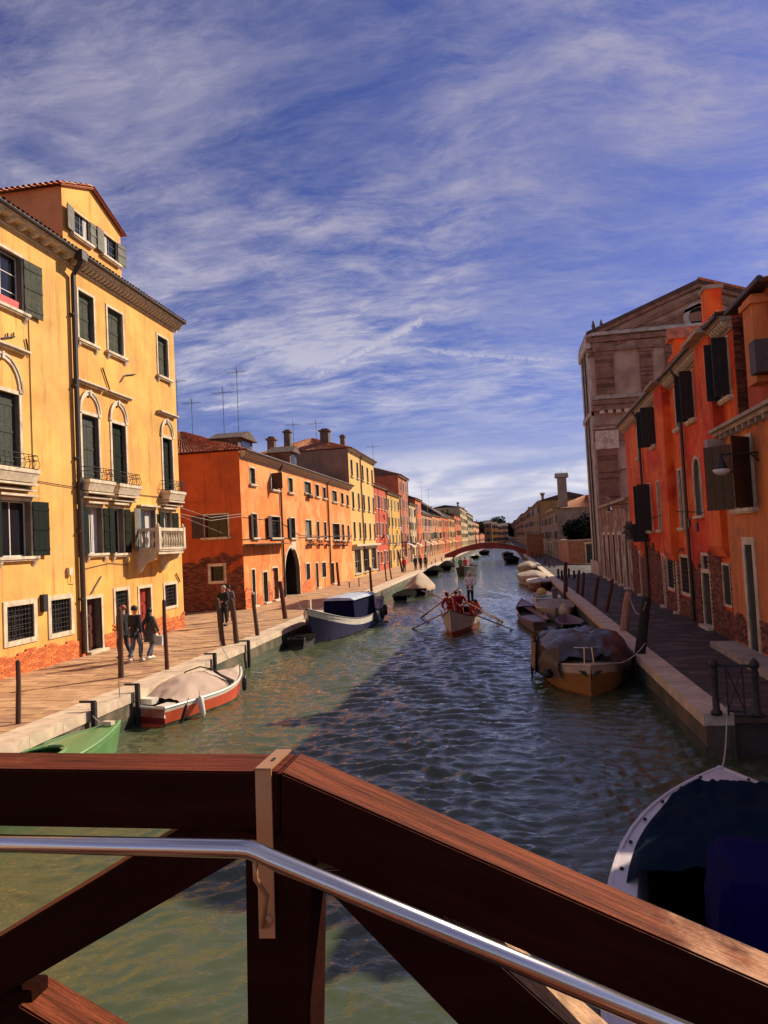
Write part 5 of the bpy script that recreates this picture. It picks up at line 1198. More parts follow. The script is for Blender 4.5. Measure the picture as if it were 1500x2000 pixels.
pole('slim red-brown pole rising behind the tan covered boat, right of two', 1140, 1120, 1136, 1192, .09, pole_red, 0)
pole('tallest red-brown pole of the right bank, by the white boat with an outboard', 1105, 1100, 1103, 1184, .13, pole_red, 0)
for i, (x, y) in enumerate(((1090, 1113), (1097, 1116), (1111, 1112), (1121, 1116), (1073, 1095), (1082, 1096), (1064, 1088), (1054, 1082), (1047, 1080), (1040, 1078))):
    pole(('low dark post at the right bank nearest the tall red-brown pole, left one', 'low dark post just right of the first beside the tall red-brown pole', 'low dark post between the tall red-brown pole and the leaning pair', 'low dark post close behind the leaning red-brown pair', 'red-brown post beside the hooped covers, nearer one', 'red-brown post beside the hooped covers, right of the nearer one', 'red-brown post just past the hooped covers', 'red-brown post before the brick block', 'red-brown post before the brick block, left of its neighbour', 'farthest red-brown post at the right end of the bridge')[i], x, y, x+1, y+30-2*(i > 3)-1.2*i, .10, pole_dark if i < 4 else pole_red, .3, group='low posts along the distant right bank')
# rope between the two stout poles
a, c = onY(1230, 1166, 25.5), onY(1262, 1176, 20.0); pts = [Vector(a)*(1-t)+Vector(c)*t-Vector((0, 0, .45*4*t*(1-t))) for t in [i/10 for i in range(11)]]
k = MB(); o_ = pts[0].copy(); k.tube([p-o_ for p in pts], .012, 5); o = k.build('rope', mat('rope', (.4, .35, .3), .9, .2, 5), None, o_); tag(o, 'thin pale rope slung between the pinkish and the near-black pole', 'rope')
# small iron posts standing before the left quay
for (x, yt, yb, lb) in ((183, 1371, 1406, 'black iron post nearest the green boat'), (268, 1337, 1356, 'black iron post by the stern of the red boat'), (419, 1277, 1297, 'black iron post above the bow of the red boat'), (485, 1252, 1276, 'black iron post right of the crooked pole pair')):
    p = onz(x, yb, .25 if x != 268 else .8); X0 = KL+.12; r = ray(x, yt); kk = X0/r[0]; tt = CAM+r*kk
    k = MB(); k.box(-.05, .05, -.05, .05, -1.2, 0); k.box(-.35, .05, -.02, .02, -.02, .03); o = k.build('iron_post', iron, None, tt); tag(o, lb, 'post', 'iron posts at the left quay edge')

# ================================================================== BOATS
def boat(name, label, stern, bow, B, cols, hs=.5, hm=.4, hb=.7, sw=.7, group=None, rake=.25, cat='boat', inner=None, floor=.12, pw=2.2, gun=None, zk=-.25, stripe=.12, mx=.42, wl=.06):
    s, e = Vector((stern[0], stern[1], 0)), Vector((bow[0], bow[1], 0)); Lb = (e-s).length; rz = math.atan2((e-s).y, (e-s).x)-math.pi/2
    r = thing(name, label, cat, (s.x, s.y, 0), rz, group)
    def zg(t): return hm+(hb-hm)*max(0, (t-mx)/(1-mx))**2.2+(hs-hm)*max(0, (mx-t)/mx)**1.8
    def hw(t):
        if t < mx: return B/2*(sw+(1-sw)*math.sin(math.pi/2*t/mx))
        return B/2*max(0.0, 1-((t-mx)/(1-mx))**pw)
    n = 20; ts = [1-(1-i/n)**1.25 for i in range(n+1)]
    def sec(t):
        b_, z = max(hw(t), .012), zg(t); out = []
        for f, zz in ((.0, zk), (.62, zk+.03), (.86, wl), (.97, z-stripe), (1.0, z)):
            yy = Lb*t-rake*(t**3)*(1-(zz-zk)/(z-zk)); out.append((b_*f, yy, zz))
        return out
    k = MB(); m_ = [sec(t) for t in ts]
    for sg in (-1, 1):
        for i in range(n):
            for j in range(4):
                a, b2, c, d = m_[i][j], m_[i+1][j], m_[i+1][j+1], m_[i][j+1]
                Q = [(sg*a[0], a[1], a[2]), (sg*b2[0], b2[1], b2[2]), (sg*c[0], c[1], c[2]), (sg*d[0], d[1], d[2])]
                k.add(Q, [(0, 1, 2, 3) if sg > 0 else (3, 2, 1, 0)], 0 if j < 2 else (1 if j == 2 else 2))
    if sw > 0: st = m_[0]; k.add([(p[0], p[1], p[2]) for p in st]+[(-p[0], p[1], p[2]) for p in reversed(st)], [tuple(range(9, -1, -1))], 1)
    k.build('hull', cols, r, smooth=False)
    k = MB(); inn = inner or cols[2]
    for sg in (-1, 1):
        for i in range(n):
            w0, w1 = max(hw(ts[i])-.06, .005), max(hw(ts[i+1])-.06, .005); z0, z1 = zg(ts[i]), zg(ts[i+1]); y0, y1 = Lb*ts[i]+.02, Lb*ts[i+1]-.02; v0, v1 = y0-rake*ts[i]**3-.02, y1-rake*ts[i+1]**3-.04
            k.quad((sg*w0, y0, z0), (sg*w1, y1, z1), (sg*w1*.72, v1, floor), (sg*w0*.72, v0, floor)); k.quad((0, v0, floor), (sg*w0*.72, v0, floor), (sg*w1*.72, v1, floor), (0, v1, floor))
    if sw > 0: w0 = hw(0)-.04; k.box(-w0, w0, .0, .04, floor, zg(0)+.01)
    k.build('hull_lining', inn, r)
    k = MB(); gm_ = gun or cols[2]
    for sg in (-1, 1):
        k.tube([(sg*(hw(t)-.02), Lb*t, zg(t)+.005) for t in ts], .034, 6)
    if sw > 0: k.tube([(-hw(0)+.02, 0, zg(0)), (hw(0)-.02, 0, zg(0))], .034, 6)
    k.build('gunwale', gm_, r)
    r['hw'] = 0
    return r, Lb, hw, zg
def deck(r, Lb, hw, zg, t0, t1, m, camber=.05, name='deck', drop=.01, hole=None, n=16):
    k = MB(); ss = [-1, -.75, -.5, -.25, 0, .25, .5, .75, 1]
    for i in range(n):
        ta, tb = t0+(t1-t0)*i/n, t0+(t1-t0)*(i+1)/n
        for j in range(8):
            def P_(t, s): return (s*max(hw(t)-.015, .004), Lb*t, zg(t)-drop+camber*(1-s*s)*min(1, hw(t)*2))
            if hole:
                tm, sm_ = (ta+tb)/2, (ss[j]+ss[j+1])/2
                if ((tm-hole[0])/hole[1])**2+(sm_/hole[2])**2 < 1: continue
            k.quad(P_(ta, ss[j]), P_(ta, ss[j+1]), P_(tb, ss[j+1]), P_(tb, ss[j]))
    return k.build(name, m, r, smooth=True)
def cover(r, Lb, hw, zg, t0, t1, m, h=.45, cx=2.2, seed=1, over=.05, droop=.16, ridge=None, name='cover', wr=.03, edge=None, flat=.0):
    nu, nv = 30, 44; k = MB(); vs_ = []
    env = ridge or (lambda q_: math.sin(math.pi*min(1, max(0, q_)))**.6)
    for j in range(nv+1):
        v = j/nv; t = t0+(t1-t0)*v
        for i in range(nu+1):
            s = -1.16+2.32*i/nu; w_ = hw(min(.995, max(t, .0)))+over; x = max(-1, min(1, s))*w_
            z = zg(min(1, t))+.03+h*env(v)*(1-abs(max(-1, min(1, s)))**(cx+flat))
            if abs(s) > 1: z -= (abs(s)-1)/.16*droop*(1+.3*math.sin(j*.8+seed)); x *= 1.005
            sag = noise.noise(Vector((x*1.3, Lb*t*1.1, seed)))*wr*1.6+abs(noise.noise(Vector((x*3.2, Lb*t*2.0+seed, 3+seed))))*wr*1.5+noise.noise(Vector((x*8+3*t*Lb, Lb*t*3, seed*2)))*wr*.5
            z += sag*(1 if abs(s) < .95 else .3)
            vs_.append((x, Lb*t, z))
    fs = [(j*(nu+1)+i, j*(nu+1)+i+1, (j+1)*(nu+1)+i+1, (j+1)*(nu+1)+i) for j in range(nv) for i in range(nu)]
    k.add(vs_, fs); o = k.build(name, m, r, smooth=True); return o
def hull_cols(key, bot, side, stripe, rough=.35):
    return [mat(key+'_bottom_paint', bot, .6, .3, 2, .1, 20, spots=.3), mat(key+'_side_paint', side, rough, .12, 1.5, .03, 20, spots=.15), mat(key+'_top_paint', stripe, rough, .1, 1.5, .03, 20, spots=.15)]
def fender(r, x, y, z, m, h=.5, rad=.09, tilt=0.0):
    k = MB(); k.lathe([(.01, h*.52), (.03, h*.5), (rad, h*.38), (rad*1.05, 0), (rad, -h*.38), (.03, -h*.5), (.01, -h*.52)], seg=10); k.tube([(0, 0, h*.5), (0, 0, h*.5+.2)], .01, 4); o = k.build('fender', m, r, (x, y, z), smooth=True); o.rotation_euler = (0, tilt, 0); return o
fblack = mat('black_rubber', (.015, .014, .014), .5, .2, 3, .1); fwhite = mat('white_fender', (.6, .55, .45), .45, .1, 3, .05)
tan_t = mat('tan_tarpaulin', (.44, .32, .24), .85, .12, 1.2, .25, 12); brown_t = mat('brown_tarpaulin', (.33, .25, .18), .9, .2, 1.2, .3, 12)
# -- green boat, lower left
g = onz(236, 1412, .62)
gc = hull_cols('green_boat', (.05, .13, .04), (.10, .22, .07), (.13, .27, .09))
r, Lb, hw, zg = boat('green_boat', 'glossy green boat with an oval cockpit, half hidden by the railing at lower left', (g[0]-1.35, g[1]-6.0), (g[0], g[1]), 1.75, gc, hs=.5, hm=.5, hb=.66, sw=.6, pw=2.4)
deck(r, Lb, hw, zg, .0, .995, mat('green_deck', (.125, .235, .085), .32, .06, .8, .02), camber=.09, hole=(.56, .17, .62), n=60)
k = MB(); cy_, ry_, rx_ = Lb*.56, Lb*.17, hw(.5)*.62
k.tube([(rx_*math.cos(a), cy_+ry_*math.sin(a), zg(.56)+.075) for a in [i*math.pi/14 for i in range(29)]], .04, 6); k.build('coaming', gc[2], r)
k = MB(); k.box(-.12, .12, Lb-.42, Lb-.3, zg(.95)+.05, zg(.95)+.12); k.build('cleat', stone, r)
# -- red and white boat with a tan cover
s0 = onz(224, 1382, .42); s1 = onz(331, 1386, .42); bw = onz(470, 1303, .72)
rc = hull_cols('red_boat', (.10, .10, .07), (.62, .085, .03), (.66, .60, .50))
r, Lb, hw, zg = boat('covered_red_boat', 'small orange-red and white motor boat under a tan cover, moored at the left quay', ((s0[0]+s1[0])/2, (s0[1]+s1[1])/2), (bw[0], bw[1]), 1.78, rc, hs=.46, hm=.46, hb=.74, sw=.86, pw=2.6, stripe=.10, gun=rc[2], floor=.2)
cover(r, Lb, hw, zg, .13, .995, tan_t, h=.36, seed=2.2, over=-.09, droop=.04, ridge=lambda v: (.25+1.0*math.sin(math.pi*min(1, v*1.35))**1.0*1.05 if v < .6 else max(0.12, .62-(v-.6)*1.2)), wr=.05)
k = MB(); pts = [(-hw(.55)+.03, Lb*.52, zg(.5)+.06), (-.45, Lb*.53, zg(.5)+.46), (0, Lb*.55, zg(.5)+.60), (.42, Lb*.57, zg(.5)+.52), (hw(.6)-.03, Lb*.63, zg(.5)+.1)]
k.tube(pts, .02, 6); k.tube([(hw(.6)-.06, Lb*.66, zg(.5)+.12), (.4, Lb*.57, zg(.5)+.47)], [.06, .02], 6); k.build('cover_hoop', iron, r)
k = MB(); k.box(-hw(0)+.03, -.22, .0, .42, zg(0)-.02, zg(0)+.05); k.box(.45, hw(0)-.03, .0, .42, zg(0)-.02, zg(0)+.05); k.box(-.25, .45, .02, .1, .25, zg(0)-.03); k.box(-.35, .1, .25, .5, zg(0), zg(0)+.14); k.build('stern_deck', rc[2], r)
fender(r, hw(.3)+.09, Lb*.27, .28, fwhite, .55, .075, -.15); fender(r, hw(.84)+.1, Lb*.84, .38, fblack, .42, .07, .05); fender(r, hw(.1)+.08, Lb*.12, .18, fblack, .6, .04, .4)
k = MB(); k.box(-hw(0)*.98, hw(0)*.98, -.012, -.002, .06, .22); k.build('transom_band', mat('dark_red_band', (.16, .01, .01), .4, .1, 3), r)
# -- dark skiff behind the blue boat
d0, d1 = onz(515, 1262, 0), onz(606, 1212, 0)
dc = hull_cols('dark_skiff', (.01, .01, .01), (.014, .012, .011), (.02, .017, .015), .6)
r, Lb, hw, zg = boat('dark_skiff', 'low black skiff under a dark sheet between the quay and the blue cabin boat', (KL+.62, 29.2), (KL+.55, 36.5), 1.0, dc, hs=.42, hm=.4, hb=.55, sw=.75)
cover(r, Lb, hw, zg, .02, .99, mat('black_sheet', (.008, .007, .006), .95, .3, 2, .3, 10, spec=.02), h=.10, seed=5)
# -- blue and white cabin boat
b0 = onz(640, 1258, 0); q0, q1 = onz(572, 1192, 1.25), onz(757, 1160, .95)
bc = hull_cols('blue_boat', (.012, .012, .05), (.02, .018, .085), (.62, .58, .50))
far_e, near_e = (-7.35, 41.0), (-8.5, 30.0)
r, Lb, hw, zg = boat('blue_cabin_boat', 'navy and white work boat with a covered cabin and high curved prow, left bank', far_e, near_e, 2.3, bc, hs=1.15, hm=.66, hb=1.6, sw=.35, pw=3.2, rake=.9, stripe=.30, gun=mat('dark_rub_rail', (.05, .03, .025), .6, .3, 3), floor=.35, mx=.5)
vio = mat('violet_deck_paint', (.10, .07, .26), .7, .3, 3, .1, 20, spots=.5)
deck(r, Lb, hw, zg, .52, .985, vio, camber=.06, drop=.12); deck(r, Lb, hw, zg, .02, .28, vio, camber=.04, drop=.12)
k = MB(); ya, yb_ = Lb*.30, Lb*.62; z_ = .62; cw = .82
k.prism([(-cw, z_-.1), (cw, z_-.1), (cw*.92, z_+.95), (-cw*.92, z_+.95)], ya, yb_, 0)
k.build('cabin', mat('navy_canvas', (.005, .005, .028), .9, .2, 2, .3, 10, spec=.08), r)
k = MB(); k.prism([(-cw-.03, z_+.95), (cw+.03, z_+.95), (cw*.8, z_+1.06), (0, z_+1.10), (-cw*.8, z_+1.06)], ya-.15, yb_+.12, 0); k.build('cabin_roof', mat('pale_blue_canvas', (.36, .40, .46), .7, .15, 2, .2, 10), r)
k = MB(); k.prism([(-cw*.9, z_), (cw*.9, z_), (cw*.86, z_+.95), (-cw*.86, z_+.95)], ya-.35, ya-.02, 0); k.build('cabin_rear', MATS['pale_blue_canvas'], r)
k = MB(); k.tube([(.28*math.cos(a), 0, .28*math.sin(a)) for a in [i*math.pi/9 for i in range(19)]], .055, 8); o = k.build('life_ring', mat('life_ring', (.6, .45, .38), .6, .1, 3), r, (-cw-.06, ya-.1, z_+.45)); o.rotation_euler = (0, 0, R_(90))
for t in (.10, .25, .42): fender(r, -hw(t)-.11, Lb*t, .5, fblack, .62, .12)
k = MB()
for t in (.03, .1, .18, .26): k.tube([(-hw(t)+.06, Lb*t, zg(t)), (-hw(t)+.06, Lb*t, zg(t)+.42)], .015, 5)
k.tube([(-hw(t)+.06, Lb*t, zg(t)+.42) for t in (.03, .1, .18, .26)], .018, 5); k.tube([(hw(t)-.06, Lb*t, zg(t)+.42) for t in (.03, .1, .18, .26)], .018, 5); k.build('guard_rail', iron, r)
k = MB(); k.box(-.05, .05, Lb-.5, Lb-.35, zg(1)-.1, zg(1)+.35); k.build('mooring_post', stone, r)
# -- further boats, left bank
def small(label, x, y, w_, Lb_, cols, tarp=None, h=.4, away=True, hs=.45, hm=.4, hb=.65, sw=.7, seed=1.0, cx=1.5, name='covered_boat', dx=0., z=0.0, group=None, pw=2.2, droop=.2):
    p = onz(x, y, z); a, c = (p[0], p[1]), (p[0]+dx, p[1]+Lb_)
    if not away: a, c = c, a
    R = boat(name, label, a, c, w_, cols, hs=hs, hm=hm, hb=hb, sw=sw, group=group, pw=pw)
    if tarp: cover(*R, .01, .99, tarp, h=h, seed=seed, droop=droop, cx=cx)
    return R
small('black boat under a tall tan and grey tent cover, beyond the blue cabin boat', 812, 1166, 2.3, 7.0, hull_cols('tent_boat', (.02, .018, .016), (.04, .035, .032), (.05, .045, .04)), mat('tan_grey_tarpaulin', (.36, .24, .14), .9, .25, 1, .3, 10, col2=(.28, .24, .2), mix2=.5), h=1.15, seed=3, hs=.6, hm=.55, hb=.75, cx=1.15)
small('low black boat moored just short of the tent covered one', 782, 1176, 1.5, 6.0, hull_cols('low_black_boat', (.015, .014, .013), (.022, .02, .018), (.03, .026, .024)), mat('black_sheet', (.03, .026, .024)), h=.2, seed=4)
small('small black boat, left of the two beyond the tent covered boat', 845, 1126, 2.0, 6.0, dc, MATS['black_sheet'], h=.5, seed=6, hs=.7, hm=.6, hb=.9)
small('small black boat, right of the two beyond the tent covered boat', 870, 1116, 2.2, 6.0, dc, MATS['black_sheet'], h=.7, seed=7, hs=.7, hm=.6, hb=.9)
small('little green and white boat under the left end of the red bridge', 928, 1092, 2.2, 6, hull_cols('green_white_boat', (.03, .08, .03), (.06, .16, .07), (.6, .58, .5)), None, seed=7, hs=.7, hm=.6, hb=.9, name='small_boat')
# -- right bank boats
yb = onz(1158, 1366, 0); 
yc = hull_cols('ochre_boat', (.20, .09, .02), (.30, .125, .030), (.50, .37, .26))
r, Lb, hw, zg = boat('covered_ochre_boat', 'wide ochre and cream boat under dark shiny sheets, bow towards us on the right', (yb[0]+.12, yb[1]+5.6), (yb[0], yb[1]), 2.55, yc, hs=.7, hm=.66, hb=.86, sw=.85, pw=2.9, stripe=.22, rake=.3)
deck(r, Lb, hw, zg, .80, .985, yc[2], camber=.05, drop=.0)
slate = mat('slate_plastic_sheet', (.055, .038, .030), .42, .3, 1.1, .35, 7)
slate2 = mat('brown_plastic_sheet', (.055, .038, .036), .35, .3, 1.5, .35, 8)
cover(r, Lb, hw, zg, -.01, .87, slate, h=.62, seed=9, over=.12, droop=.26, ridge=lambda v: min(1, .55+v*.9) if v < .75 else max(.0, 1-(v-.75)/.25*.75), wr=.10, flat=2.2)
k = MB(); n = 14
for i in range(n):   # ochre cloth hanging down the far-left flank
    t0, t1 = .1+.56*i/n, .1+.56*(i+1)/n
    def Q(t, f): return (hw(t)+.13+.05*math.sin(t*40)+.04*f, Lb*t, zg(t)+.30-f*(.62+.1*math.sin(t*23)))
    for f0, f1 in ((-.25, .3), (.3, .7), (.7, 1.0)): k.quad(Q(t0, f0), Q(t1, f0), Q(t1, f1), Q(t0, f1))
k.build('side_cloth', mat('ochre_canvas', (.24, .135, .055), .9, .25, 1.5, .3, 10), r, smooth=True)
k = MB()
for i in range(8):
    t0, t1 = .18+.3*i/8, .18+.3*(i+1)/8
    def Q(t, f): return (hw(t)+.20+.03*math.sin(t*70), Lb*t, zg(t)-.25-f*.42)
    k.quad(Q(t0, 0), Q(t1, 0), Q(t1, 1), Q(t0, 1))
k.build('blue_cloth', mat('blue_canvas', (.02, .09, .24), .8, .15, 2, .2, 10), r)
k = MB(); n = 12     # dark sheet hanging over the bow quarter
for i in range(n):
    t0, t1 = .60+.27*i/n, .60+.27*(i+1)/n
    def Q(t, f): return (hw(t)*.98+.06+.03*math.sin(t*60)+.02*f, Lb*t, zg(t)+.24-f*(.50+.12*math.sin(t*31)))
    for f0, f1 in ((-.35, .3), (.3, .7), (.7, 1.0)): k.quad(Q(t0, f0), Q(t1, f0), Q(t1, f1), Q(t0, f1))
k.build('hanging_sheet', slate2, r, smooth=True)
k = MB(); k.tube([(-.35, Lb*.86, zg(.9)+.42), (0, Lb*.90, zg(.9)+.44), (.35, Lb*.86, zg(.9)+.42)], .015, 5)
for x in (-.12, .12): k.tube([(x, Lb*.92, zg(.95)), (x*.8, Lb*.9, zg(.95)+.42)], .014, 5)
k.build('bow_rail', mat('steel_tube', (.5, .48, .46), .3, .1, 3, 0, metal=.9), r)
k = MB(); k.add([(-.28, Lb*.87, zg(.9)+.40), (.28, Lb*.87, zg(.9)+.40), (.14, Lb*.91, zg(.9)+.12), (-.14, Lb*.91, zg(.9)+.12)], [(0, 1, 2, 3)]); k.build('bow_cloth', slate, r)
k = MB(); k.prism([(-.30, -.02), (.30, -.02), (0, -.24)], -.05, .05); o = k.build('bow_bumper', fblack, r, (0, Lb*.965, zg(.96)-.12))
k = MB(); k.tube([(hw(.55)+.06, Lb*.55, .38), (hw(.78)+.08, Lb*.78, .44)], .13, 10); k.build('side_bumper', fblack, r, smooth=True)
# purple plank boat
pr0, pr1 = onz(1052, 1237, 0.0), onz(1022, 1190, .0)
pc = hull_cols('purple_boat', (.10, .03, .02), (.17, .09, .07), (.20, .13, .16), .6)
r, Lb, hw, zg = boat('wooden_rowing_boat', 'open wooden rowing boat with faded purple decks and oars laid inside, on the right', (pr0[0]+.05, pr0[1]), (pr1[0]-.05, pr1[1]), 1.35, pc, hs=.5, hm=.42, hb=.6, sw=.42, pw=2.2, inner=mat('dark_planks', (.035, .02, .016), .8, .3, 3))
deck(r, Lb, hw, zg, .70, .99, pc[2]); deck(r, Lb, hw, zg, .0, .30, pc[2])
for i in range(3): k = MB(); k.tube([(.25+.08*i, Lb*.12, zg(.2)+.1), (-.1+.12*i, Lb*.62, zg(.5)+.08)], .022, 5); k.box(.22+.08*i, .30+.08*i, Lb*.02, Lb*.14, zg(.1)+.09, zg(.1)+.11); k.build('oar', mat('oar_wood', (.30, .14, .09), .7, .2, 4), r)
r, Lb, hw, zg = small('cream boat under a flat beige cover, right of the wooden rowing boat', 1086, 1216, 1.95, 5.0, hull_cols('cream_boat', (.16, .09, .05), (.42, .31, .21), (.46, .36, .27)), None, away=False, hs=.6, hm=.56, hb=.68, sw=.8, pw=3.2, dx=.3)
cover(r, Lb, hw, zg, .02, .90, mat('beige_cover', (.30, .24, .18), .85, .15, 2, .25, 12), h=.22, seed=12, over=-.02, droop=.05, wr=.05)
r, Lb, hw, zg = small('white open boat with a grey outboard motor at its near end', 1072, 1186, 1.7, 5.2, hull_cols('white_boat', (.3, .26, .2), (.56, .54, .48), (.62, .60, .55)), None, hs=.5, hm=.46, hb=.6, sw=.85, name='white_motor_boat', dx=-.1)
k = MB(); k.box(-.15, .15, -.18, .18, .55, 1.0); k.prism([(-.17, 1.0), (.17, 1.0), (.13, 1.12), (-.13, 1.12)], -.2, .18); k.box(-.07, .07, -.1, .05, -.3, .55); k.box(-.2, .2, -.16, -.02, -.28, -.24); o = k.build('outboard_motor', mat('grey_motor', (.12, .11, .12), .5, .2, 3), r, (.38, -.05, 0))
k = MB(); k.lathe([(.02, 0), (.26, .03), (.34, .2), (.24, .38), (.06, .46), (.01, .47)], (0, 0, 0), 9); o = k.build('sack', mat('yellow_sack', (.55, .36, .12), .8, .2, 5, .3, 10), None, (r.location.x-.25, r.location.y+2.6, .5), smooth=True); tag(o, 'pale yellow sack lying in the white open boat', 'sack')
k = MB(); k.box(-.55, .55, 1.4, 1.7, .34, .4); k.box(-.5, .5, 3.1, 3.35, .36, .42); k.build('thwart', MATS['green_deck'], r)
p = onz(1112, 1222, .0); k = MB(); k.lathe([(.02, 0), (.3, .05), (.26, .3), (.1, .55), (.02, .6)], seg=9); o = k.build('bundle', mat('cream_cloth', (.5, .38, .26), .85, .2, 5, .3, 10), None, (p[0]-.1, p[1]+1.2, .35), smooth=True); tag(o, 'crumpled cream bundle behind the dark sheeted boat', 'bundle')
r, Lb, hw, zg = small('low float boat carrying the cream bundle behind the dark sheeted boat', 1118, 1234, 1.2, 3.0, pc, None, name='small_skiff', hs=.35, hm=.32, hb=.45)
small('dark red boat with a white top cover on the right bank', 1057, 1154, 1.9, 5.0, hull_cols('dark_red_boat', (.05, .01, .01), (.10, .015, .015), (.35, .3, .3)), mat('white_cover', (.45, .40, .38), .8, .1, 2, .2, 10), h=.16, seed=13, away=False, hs=.62, hm=.6, hb=.7, sw=.8, pw=3, droop=.08)
small('boat under a grey-brown hooped cover with a tan hull, right bank, nearer of two', 1052, 1146, 2.5, 7.5, hull_cols('tan_hull_boat', (.2, .12, .06), (.36, .24, .15), (.34, .26, .2)), brown_t, h=.42, seed=14, away=False, hs=.75, hm=.72, hb=.9, sw=.8, pw=3, z=-.0, droop=.35, dx=-.5)
small('boat under a grey-brown hooped cover, right bank, farther of two', 1036, 1122, 2.6, 7.0, hull_cols('tan_hull_boat', (.2, .12, .06)), brown_t) if False else small('boat under a grey-brown hooped cover, right bank, farther of two', 1036, 1122, 2.6, 7.0, hull_cols('tan_hull_boat', (.2, .12, .06), (.36, .24, .15), (.34, .26, .2)), brown_t, h=.6, seed=15, away=False, hs=.75, hm=.72, hb=.9, sw=.8, pw=3, droop=.3)
small('black motor boat before the right end of the red bridge', 1000, 1102, 2.4, 8.0, dc, MATS['black_sheet'], h=.6, seed=16, hs=.8, hm=.7, hb=1.0)
small('grey boat seen through the right half of the bridge arch', 992, 1088, 2.6, 8.0, hull_cols('grey_boat', (.03, .03, .03), (.09, .08, .07), (.15, .14, .12)), None, seed=17, hs=.8, hm=.7, hb=1.0, name='small_boat')
small('dark boat seen through the left half of the bridge arch', 945, 1084, 2.6, 8.0, dc, MATS['black_sheet'], h=.5, seed=18, hs=.8, hm=.7, hb=1.0)
# -- navy covered boat, lower right
tip = onz(1406, 1503, .95); nav = hull_cols('navy_boat', (.10, .09, .10), (.44, .38, .37), (.58, .50, .48))
dirn = Vector((-.16, -1, 0)).normalized(); L_ = 8.0
st_ = Vector(tip)+dirn*L_
r, Lb, hw, zg = boat('white_boat', 'large white boat with a dark navy bow cover and blue tarpaulin, at lower right', (st_.x, st_.y), (tip[0], tip[1]), 2.85, nav, hs=.85, hm=.85, hb=.97, sw=.8, pw=2.9, rake=.5, stripe=.15, inner=mat('dark_boat_inside', (.02, .018, .02), .8, .3, 2))
deck(r, Lb, hw, zg, .66, .992, nav[2], camber=.05, drop=-.01, n=40)
k = MB()
for sg in (-1, 1):
    for i in range(30):
        ta, tb = .66*i/30, .66*(i+1)/30
        k.quad((sg*hw(ta), Lb*ta, zg(ta)+.03), (sg*hw(tb), Lb*tb, zg(tb)+.03), (sg*(hw(tb)-.27), Lb*tb, zg(tb)+.035), (sg*(hw(ta)-.27), Lb*ta, zg(ta)+.035)); k.quad((sg*(hw(ta)-.27), Lb*ta, zg(ta)+.035), (sg*(hw(tb)-.27), Lb*tb, zg(tb)+.035), (sg*(hw(tb)-.29), Lb*tb, .2), (sg*(hw(ta)-.29), Lb*ta, .2))
    k.build('side_deck', nav[2], r); k = MB()
navc = mat('navy_cover', (.0026, .0105, .024), .9, .2, 1.2, .3, 8, spec=.06)
nu, nv = 34, 40; k = MB(); vs_ = []
for j in range(nv+1):
    t = .565+(.925-.565)*j/nv
    for i in range(nu+1):
        s = -1+2*i/nu; w_ = max(hw(t)-.16, .05); e_ = min(1, (.925-t)/.03); sag = .05*noise.noise(Vector((s*3, t*14, 1)))+.04*noise.noise(Vector((s*9, t*40+s*6, 2)))
        edge = min(1, (1-abs(s))*9)
        vs_.append((s*w_, Lb*t, zg(t)+.03+edge*e_*(.10+.14*(1-s*s)*min(1, (.93-t)*5)+sag)))
k.add(vs_, [(j*(nu+1)+i, j*(nu+1)+i+1, (j+1)*(nu+1)+i+1, (j+1)*(nu+1)+i) for j in range(nv) for i in range(nu)]); k.build('navy_cover', navc, r, smooth=True)
bx = mat('bright_blue_tarpaulin', (.0015, .0012, .048), .85, .15, 1.3, .3, 6, spec=.08)
inv = Matrix.Rotation(-r.rotation_euler[2], 4, 'Z') @ Matrix.Translation(-r.location)
def nb(x, y, z=0, Y=None): p = onz(x, y, z) if Y is None else onY(x, y, Y); return inv @ Vector(p)
bl = nb(1362, 1618, Y=6.9); x0, y1_, zt_ = bl.x, bl.y, bl.z
bm_ = bmesh.new(); bmesh.ops.create_cube(bm_, size=1)
for v in bm_.verts: v.co = ((x0 if v.co.x < 0 else x0+1.75)+(.05 if v.co.z > 0 and v.co.x < 0 else 0), (y1_ if v.co.y > 0 else y1_-1.25)-(.10 if v.co.z > 0 else 0)*(-1 if v.co.y < 0 else 1), .25 if v.co.z < 0 else zt_)
bmesh.ops.bevel(bm_, geom=bm_.edges[:], offset=.07, segments=3, affect='EDGES')
bmesh.ops.subdivide_edges(bm_, edges=[e for e in bm_.edges if e.calc_length() > .3], cuts=9, use_grid_fill=True)
for v in bm_.verts: n_ = noise.noise(v.co*2.2)*.05+noise.noise(v.co*6+Vector((3, 1, 2)))*.022; v.co += Vector((n_*.8, n_, n_*.4))
me = bpy.data.meshes.new('blue_tarpaulin'); bm_.to_mesh(me); bm_.free(); me.materials.append(bx); me.polygons.foreach_set('use_smooth', [True]*len(me.polygons)); ob('blue_tarpaulin', me, r)
k = MB()
for t in (.52, .60, .68, .76, .83, .89, .94):
    for sg in (-1, 1): k.lathe([(.022, 0), (.022, .02), (.008, .03)], (sg*(hw(t)-.10), Lb*t, zg(t)+.03), 8)
k.build('snap_fastener', iron, r)
for t in (.475, .20):
    k = MB(); x_ = -hw(t)+.12; zc_ = zg(t)+.03
    k.box(x_-.045, x_+.045, Lb*t-.06, Lb*t+.06, zc_, zc_+.012); k.tube([(x_, Lb*t-.1, zc_+.045), (x_, Lb*t+.1, zc_+.045)], .012, 6); k.tube([(x_, Lb*t-.03, zc_), (x_, Lb*t-.03, zc_+.045)], .01, 5); k.tube([(x_, Lb*t+.03, zc_), (x_, Lb*t+.03, zc_+.045)], .01, 5); k.build('cleat', iron, r)
k = MB(); k.box(-.9, .9, Lb*.14, Lb*.30, .45, .8); k.build('stern_bench', MATS['grey_motor'], r)

